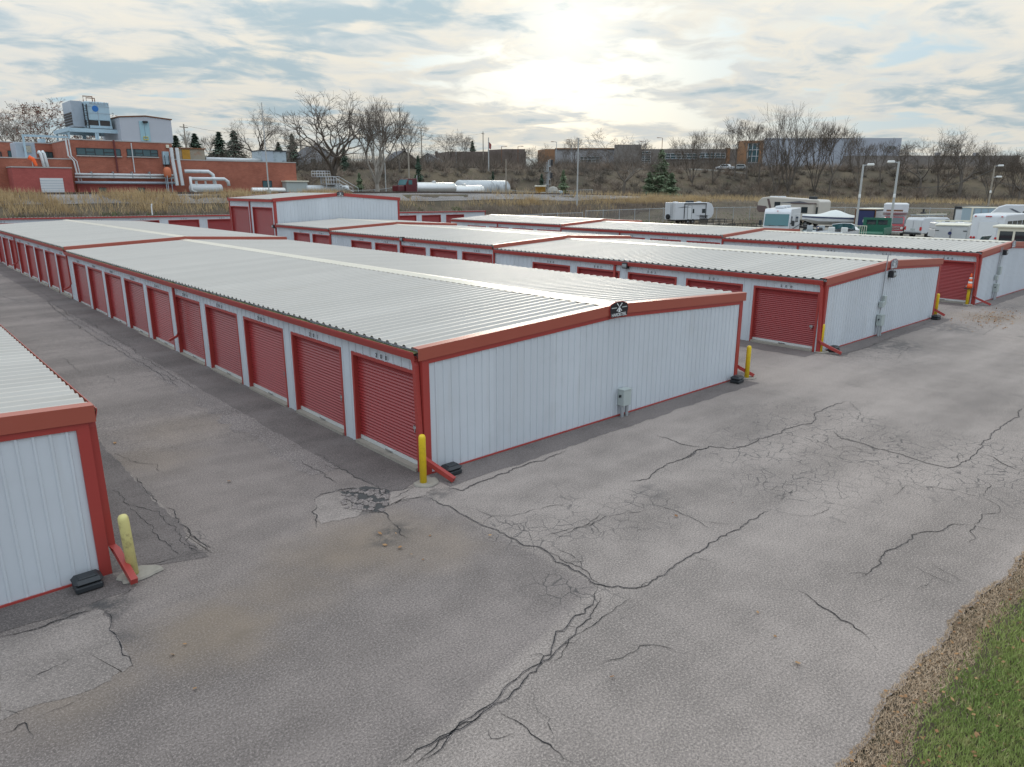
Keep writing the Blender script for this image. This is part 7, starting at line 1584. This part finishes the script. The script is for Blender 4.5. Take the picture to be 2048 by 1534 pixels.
GL, GM, GR = 'bare trees left of the tall pole', 'small bare trees along the hilltop road', 'bare trees on the right hillside'
tree('elm1', 664, 378, 180, 128, 'biggest bare elm with wide dark limbs beyond the tall storage building', GL, 2.8, 1.15)
tree('elm2', 757, 380, 188, 124, 'big pale-barked bare tree right of the biggest elm', GL, .4, .95)
tree('snag', 522, 345, 208, 150, 'bare tree with one crooked tall leader behind the antenna pole', GL, 2.0, .95)
tree('oak', 118, 300, 200, 122, 'reddish oak still holding leaves left of the cooling tower', GL, .3, 1.25, 'oak_tree')
tree('round2', 28, 310, 215, 140, 'greyish bare tree at the left edge behind the plant', GL); tree('round1', 70, 310, 226, 150, 'bare tree between the left edge tree and the reddish oak', GL)
tree('round2', 577, 340, 250, 165, 'bare tree just left of the biggest elm', GL); tree('round1', 610, 345, 262, 160, 'low bare tree at the foot of the biggest elm', GL); tree('round1', 800, 345, 238, 165, 'dark bare tree right of the pale-barked tree', GL); tree('round2', 818, 340, 232, 190, 'thin bare tree leaning out right of the dark bare tree', GL); tree('thin1', 385, 330, 258, 190, 'bare tree behind the rusty roof shed', GL); tree('thin2', 425, 330, 265, 200, 'slim bare tree right of the rusty roof shed', GL); tree('round2', 640, 350, 290, 150, 'small rounded bare tree in front of the white gabled house', GL); tree('round1', 490, 330, 268, 185, 'bare tree left of the crooked leader tree', GL)
tree('round1', 898, 335, 255, 215, 'bare spreading tree above the tankers', GM, None, 1.2); tree('thin1', 930, 338, 262, 220, 'bare pale tree just right of the spreading tree above the tankers', GM)
lab = ['first small bare tree right of the flag pole', 'second small bare tree right of the flag pole', 'small bare tree above the white totes', 'small bare tree above the ochre bin', 'slim tree left of the signal mast', 'slim tree right of the signal mast', 'thin bare tree left of the tall pale pole', 'thin bare tree right of the tall pale pole', 'low bare tree before the grey office wall', 'low bare tree under the office window band', 'slim bare tree left of the large pine', 'low bare tree above the big white tank', 'low bare tree left of the big white tank', 'small bare tree above the second tanker', 'small tree above the dark evergreen', 'small bare tree behind the wooden pole']
for i, (px, pt, d) in enumerate(((990, 300, 205), (1020, 296, 208), (1045, 300, 204), (1072, 285, 206), (1085, 300, 203), (1128, 292, 204), (1148, 270, 215), (1172, 288, 210), (1190, 300, 206), (1215, 296, 212), (1296, 300, 206), (960, 302, 203), (940, 305, 200), (915, 298, 203), (852, 305, 200), (826, 300, 195))): tree(('round2', 'thin1', 'thin2', 'round1')[i % 4], px, 345, pt, d, lab[i], GM, None, 1.1)
tree('round1', 1245, 385, 254, 158, 'broad bare tree left of the large pine, rooted low on the bank', GR, .8, 1.15)
tree('multi2', 1385, 372, 252, 185, 'light many-stemmed tree left of the orange portal', GR, .2, 1.1); tree('multi2', 1425, 370, 262, 188, 'smaller many-stemmed tree beside the light one', GR, 1.9); tree('thin1', 1468, 365, 232, 195, 'tall slim bare tree left of the orange portal', GR); tree('thin2', 1492, 362, 232, 196, 'tall slim bare tree in front of the orange portal', GR); tree('thin1', 1518, 365, 245, 192, 'slim bare tree at the right post of the orange portal', GR)
tree('multi1', 1578, 362, 199, 188, 'largest many-stemmed bare tree on the right hillside', GR, .5, 1.18); tree('multi2', 1632, 360, 232, 192, 'many-stemmed tree right of the largest one', GR); tree('thin2', 1660, 358, 240, 192, 'slim tree before the pale metal hall', GR); tree('multi2', 1720, 355, 262, 200, 'low many-stemmed tree before the corner of the metal hall', GR); tree('round1', 1845, 345, 258, 205, 'dark spreading bare tree at the right end of the metal hall', GR, None, 1.1); tree('multi2', 1880, 350, 268, 205, 'twiggy tree right of the dark spreading tree', GR); tree('snag', 1925, 348, 250, 205, 'leaning lone tree on the right crest', GR, 4.2, .9); tree('multi2', 1985, 350, 280, 205, 'bushy bare tree behind the two-lamp pole', GR, None, 1.2); tree('multi2', 2030, 350, 292, 205, 'bare bush tree at the right edge', GR); tree('round2', 2045, 355, 295, 200, 'small bare tree cut by the right edge', GR); tree('thin2', 1762, 352, 275, 205, 'thin tree in front of the metal hall gable', GR); tree('thin1', 1800, 350, 285, 208, 'thin tree left of the dark spreading tree', GR); tree('round2', 1350, 355, 290, 200, 'low bare tree right of the large pine', GR); tree('multi2', 1550, 372, 268, 186, 'thin stems at the left foot of the largest tree', GR)

def gen_conifer(seed, H, R, n=2600, droop=.25, clump=.34):
    rg = np.random.default_rng(seed); V = []; u = rg.random(n)**1.15; lay = np.round(u*16)/16+rg.normal(0, .012, n); z = np.clip(.06+lay*.94, .04, 1)*H; rad = R*(1-z/H)**.85*(.80+.3*np.sin(z*3.1+seed))
    a = rg.random(n)*6.283; rr = rad*np.sqrt(rg.random(n))*rg.uniform(.75, 1.15, n)+.04; P = np.stack([np.cos(a)*rr, np.sin(a)*rr, z-droop*rr], 1); out = np.stack([np.cos(a), np.sin(a), -droop-.15+rg.normal(0, .3, n)], 1); out /= np.linalg.norm(out, axis=1, keepdims=True)
    side = np.stack([-np.sin(a), np.cos(a), rg.normal(0, .35, n)], 1); L = (clump*rg.uniform(.6, 1.5, n))[:, None]*(H/8); W = L*.42
    V = np.stack([P-out*L*.5-side*W*.5, P+side*W*.9, P+out*L, P-side*W*.9], 1).reshape(-1, 3); return np_mesh('crown', V, np.arange(n*4).reshape(-1, 4), 'needle')
CON = [gen_conifer(1, 8, 2.3), gen_conifer(2, 8, 1.9), gen_conifer(3, 8, 2.7)]; CONL = [m.copy() for m in CON]
for m_ in CONL: m_.materials.clear(); m_.materials.append(MATS['needle_light'])
_tm = MB(); _tm.tube([(0, 0, -.3), (0, 0, 7.4)], [.18, .03], 7); CT = _tm.mesh('trunk', 'bark')
def conifer(px, pyb, pyt, d, label, i=0, light=False, wide=1.0):
    p = at_d(px, pyb, d); z0 = tz(p[0], p[1])-.1; k = (at_d(px, pyt, d)[2]-z0)/8; T = thing('evergreen_tree', label, 'tree', (p[0], p[1], z0), rnd.uniform(0, 6), 'evergreens among the bare trees'); T.scale = (k*wide, k*wide, k)
    obj('trunk', CT, T); obj('crown', (CONL if light else CON)[i], T)
conifer(838, 384, 312, 150, 'narrow dark evergreen right of the dark red truck pole', 1, False, .8); conifer(832, 385, 350, 146, 'short evergreen at the foot of the narrow one', 0, True); conifer(720, 385, 346, 140, 'small bright evergreen left of the pale-barked tree', 2, True); conifer(986, 362, 343, 165, 'tiny evergreen behind the white tank', 1); conifer(1083, 372, 348, 160, 'tiny evergreen behind the ochre bin', 1); conifer(1126, 388, 341, 150, 'small evergreen right of the signal mast', 0, True); conifer(1320, 375, 300, 168, 'large loose pine left of the orange portal', 2, True, 1.25); conifer(1342, 378, 346, 160, 'low spreading pine bough right of the large pine', 2, True, 1.6); conifer(1298, 378, 344, 165, 'low pine left of the large pine', 2, True, 1.5)
conifer(443, 330, 265, 190, 'dark evergreen left of the pair behind the brick wing', 0, False, 1.5); conifer(473, 330, 262, 188, 'right-hand dark evergreen behind the brick wing', 2, False, 1.4); conifer(395, 328, 268, 190, 'narrow evergreen right of the rusty roof shed', 1, False, 1.5); conifer(357, 328, 272, 190, 'evergreen left of the rusty roof shed', 1, False, 1.5); conifer(588, 335, 268, 175, 'dark evergreen behind the patched metal shed', 2); conifer(945, 310, 283, 240, 'small evergreen on the skyline above the tankers', 0); conifer(560, 335, 285, 180, 'low dark evergreen beside the patched metal shed', 0, False, 1.3); conifer(690, 345, 290, 160, 'dark evergreen behind the fork of the biggest elm', 0)

# ---- masses nobody could count
def blades(name, P, h, w, lean, matname, seed, parent=None, kind='stuff', label=None):
    rg = np.random.default_rng(seed); n = len(P); a = rg.random(n)*6.283; b = rg.random(n)*6.283; h = h*rg.uniform(.55, 1.25, n); ln = lean*h*rg.random(n); dx = np.stack([np.cos(a), np.sin(a), np.zeros(n)], 1)*(w*rg.uniform(.6, 1.3, n))[:, None]; tip = P+np.stack([np.cos(b)*ln, np.sin(b)*ln, h], 1)
    V = np.stack([P-dx, P+dx, tip], 1).reshape(-1, 3); o = obj(name, np_mesh(name, V, np.arange(n*3).reshape(-1, 3), matname), parent); o['kind'] = kind
    if label: o['label'] = label
    return o
def scatter(n, x0, x1, y0, y1, seed, test=None):
    rg = np.random.default_rng(seed); x = rg.uniform(x0, x1, n); y = rg.uniform(y0, y1, n)
    if test is not None: k = test(x, y, rg); x, y = x[k], y[k]
    return np.stack([x, y, terrain(x, y)-.03], 1)
def clumpy(x, y, f, th): return (np.sin(x*f+1.7*np.sin(y*f*.7))+np.sin(y*f*1.3+1.1*np.sin(x*f*.6+2))+.6*np.sin(x*f*2.7+y*f*2.1)) > th
P = scatter(120000, -14, 118, 70.5, 83, 51, lambda x, y, r: (sdist(x, y) > -12) & (sdist(x, y) < np.where(x < 44, -2.6, -5.4)+.8*np.sin(x*.5)) & (clumpy(x, y, .55, -.3) | (r.random(len(x)) < .25)) & ~((x > 46) & (x < 66) & (y > 75.5) & (r.random(len(x)) < .85)))
zf = (P[:, 2]-.6)/4.2; top = P[zf > .55]; low = P[zf <= .55]
blades('dry_grass', top, .95, .030, .5, 'dry_grass', 1, label='tall straw coloured grass along the top of the rail bank'); blades('bank_scrub', low, .65, .032, .8, 'scrub_brown', 2, label='brown weeds covering the face of the rail bank')
P = scatter(16000, -14, 60, 70.5, 76, 52, lambda x, y, r: clumpy(x, y, .4, .7)); blades('green_weeds', P, .35, .05, .8, 'weed_green', 3, label='patches of low green weeds at the foot of the rail bank')
P = scatter(70000, 60, 215, -25, 100, 53, lambda x, y, r: (sdist(x, y) > -11) & (sdist(x, y) < 5.5) & (x > 70) & (clumpy(x, y, .30, -.7) | (r.random(len(x)) < .3))); blades('dry_grass', P, 1.15, .042, .5, 'dry_grass', 4, label='band of straw coloured grass below the right hillside')
P = scatter(42000, 50, 200, -30, 85, 54, lambda x, y, r: (sdist(x, y) > -41) & (sdist(x, y) < -9) & (x+y*.0 > 58) & clumpy(x, y, .33, -.2)); blades('bank_scrub', P, .55, .045, .9, 'scrub_brown', 5, label='grey brown weeds between the yard fence and the straw grass')
P = scatter(26000, 50, 200, -30, 85, 55, lambda x, y, r: (sdist(x, y) > -44) & (sdist(x, y) < -14) & (x > 56) & clumpy(x, y, .27, .3)); blades('green_weeds', P, .32, .07, .8, 'weed_green', 6, label='green weeds along the yard fence')
# hillside scrub: twiggy bushes
def bushes(name, C, n, h, w, matname, seed, label):
    rg = np.random.default_rng(seed); k = len(C); S = rg.uniform(.6, 1.5, k); P = np.repeat(C, n, 0); s = np.repeat(S, n)[:, None]; P = P+rg.normal(0, .35, P.shape)*s*np.array([1, 1, 0.1]); d = rg.normal(0, 1, P.shape); d[:, 2] = np.abs(d[:, 2])*.9+.45; d /= np.linalg.norm(d, axis=1, keepdims=True); L = h*s*rg.uniform(.5, 1.2, (len(P), 1)); st = P+d*L*rg.uniform(0, .35, (len(P), 1)); tip = st+d*L; sd = np.cross(d, rg.normal(0, 1, P.shape)); sd /= np.linalg.norm(sd, axis=1, keepdims=True); V = np.stack([st-sd*w, st+sd*w, tip], 1).reshape(-1, 3)
    o = obj(name, np_mesh(name, V, np.arange(len(V)).reshape(-1, 3), matname)); o['kind'] = 'stuff'; o['label'] = label
C = scatter(7600, 40, 270, -110, 145, 61, lambda x, y, r: (sdist(x, y) > np.where(x > 105, 5, 24)) & (sdist(x, y) < 50) & (r.random(len(x)) < .9)); bushes('hill_scrub', C[::2], 64, 1.9, .042, 'scrub_brown', 7, 'leafless brown brush covering the hillside'); bushes('hill_scrub', C[1::2], 60, 1.6, .045, 'scrub_dark', 8, 'darker leafless brush mixed into the hillside cover')
C = scatter(3200, 40, 190, 60, 190, 62, lambda x, y, r: (sdist(x, y) > 46) & (sdist(x, y) < 75)); bushes('hill_scrub', C, 56, 3.1, .030, 'pale_twig', 9, 'pale leafless saplings along the hill crest')
# grass verge in the near right corner
def verge_edge(x): return np.array([-9.12+edge_noise(v)*1.1 for v in x])
def verge(n, lo, hi, seed, nx=1.5):
    rg = np.random.default_rng(seed); x = rg.uniform(-6, 26, n)*1.0; x = -5+31*rg.random(n)**1.5; e = verge_edge(x); y = e-lo-(hi-lo)*rg.random(n); return np.stack([x, y, np.where(y > e, 0.002, -.012)], 1)
P = verge(420000, .25, 3.4, 71); k = np.random.default_rng(5).random(len(P)) < np.clip((verge_edge(P[:, 0])-P[:, 1]-.26)/.45, .10, 1); P = P[k]; blades('grass', P, .06, .0075, .9, 'green_grass', 10, label='short green grass of the near verge')
P = verge(70000, -.06, .38, 72); blades('thatch', P, .028, .006, 1.6, 'thatch', 11, label='dead brown thatch along the asphalt edge')
P = verge(14000, .2, 3.4, 74); blades('thatch', P, .05, .006, 1.3, 'thatch', 12, label='dry brown stems among the near verge grass')
def leaves(n, P, sz, seed, label, mt='leaf_litter'):
    rg = np.random.default_rng(seed); P = P[:n].copy(); P[:, 2] += rg.uniform(.02, .05, len(P)); A = rg.normal(0, 1, P.shape); A[:, 2] *= .35; A /= np.linalg.norm(A, axis=1, keepdims=True); B = np.cross(A, np.array([0, 0, 1.])+rg.normal(0, .25, P.shape)); B /= np.linalg.norm(B, axis=1, keepdims=True); s = sz*rg.uniform(.5, 1.4, (len(P), 1)); V = np.stack([P-A*s, P+B*s*.7, P+A*s, P-B*s*.7], 1).reshape(-1, 3); o = obj('fallen_leaves', np_mesh('fallen_leaves', V, np.arange(len(V)).reshape(-1, 4), mt)); o['kind'] = 'stuff'; o['label'] = label
leaves(2600, verge(2600, -.05, 3.2, 75), .026, 1, 'tan fallen leaves on the near verge')
rg = np.random.default_rng(9); Q = [(370, 1291), (345, 1312), (823, 1113), (846, 1121), (792, 1070), (800, 1098), (770, 1092), (860, 1073), (390, 1380), (1224, 1358), (1595, 1330), (1550, 1275), (230, 888), (458, 965), (1515, 1228), (760, 1070), (980, 1075), (1352, 1035), (1465, 1008)]; LP = np.array([at_z(x, y, 0) for x, y in Q])
leaves(len(LP), LP, .045, 2, 'a few orange leaves lying on the asphalt')
cc = at_z(1985, 637, 0); LP = cc+np.stack([rg.normal(0, 1.5, 420), rg.normal(0, .6, 420), np.zeros(420)], 1); leaves(420, LP, .038, 3, 'drift of tan leaves on the asphalt before the last row')
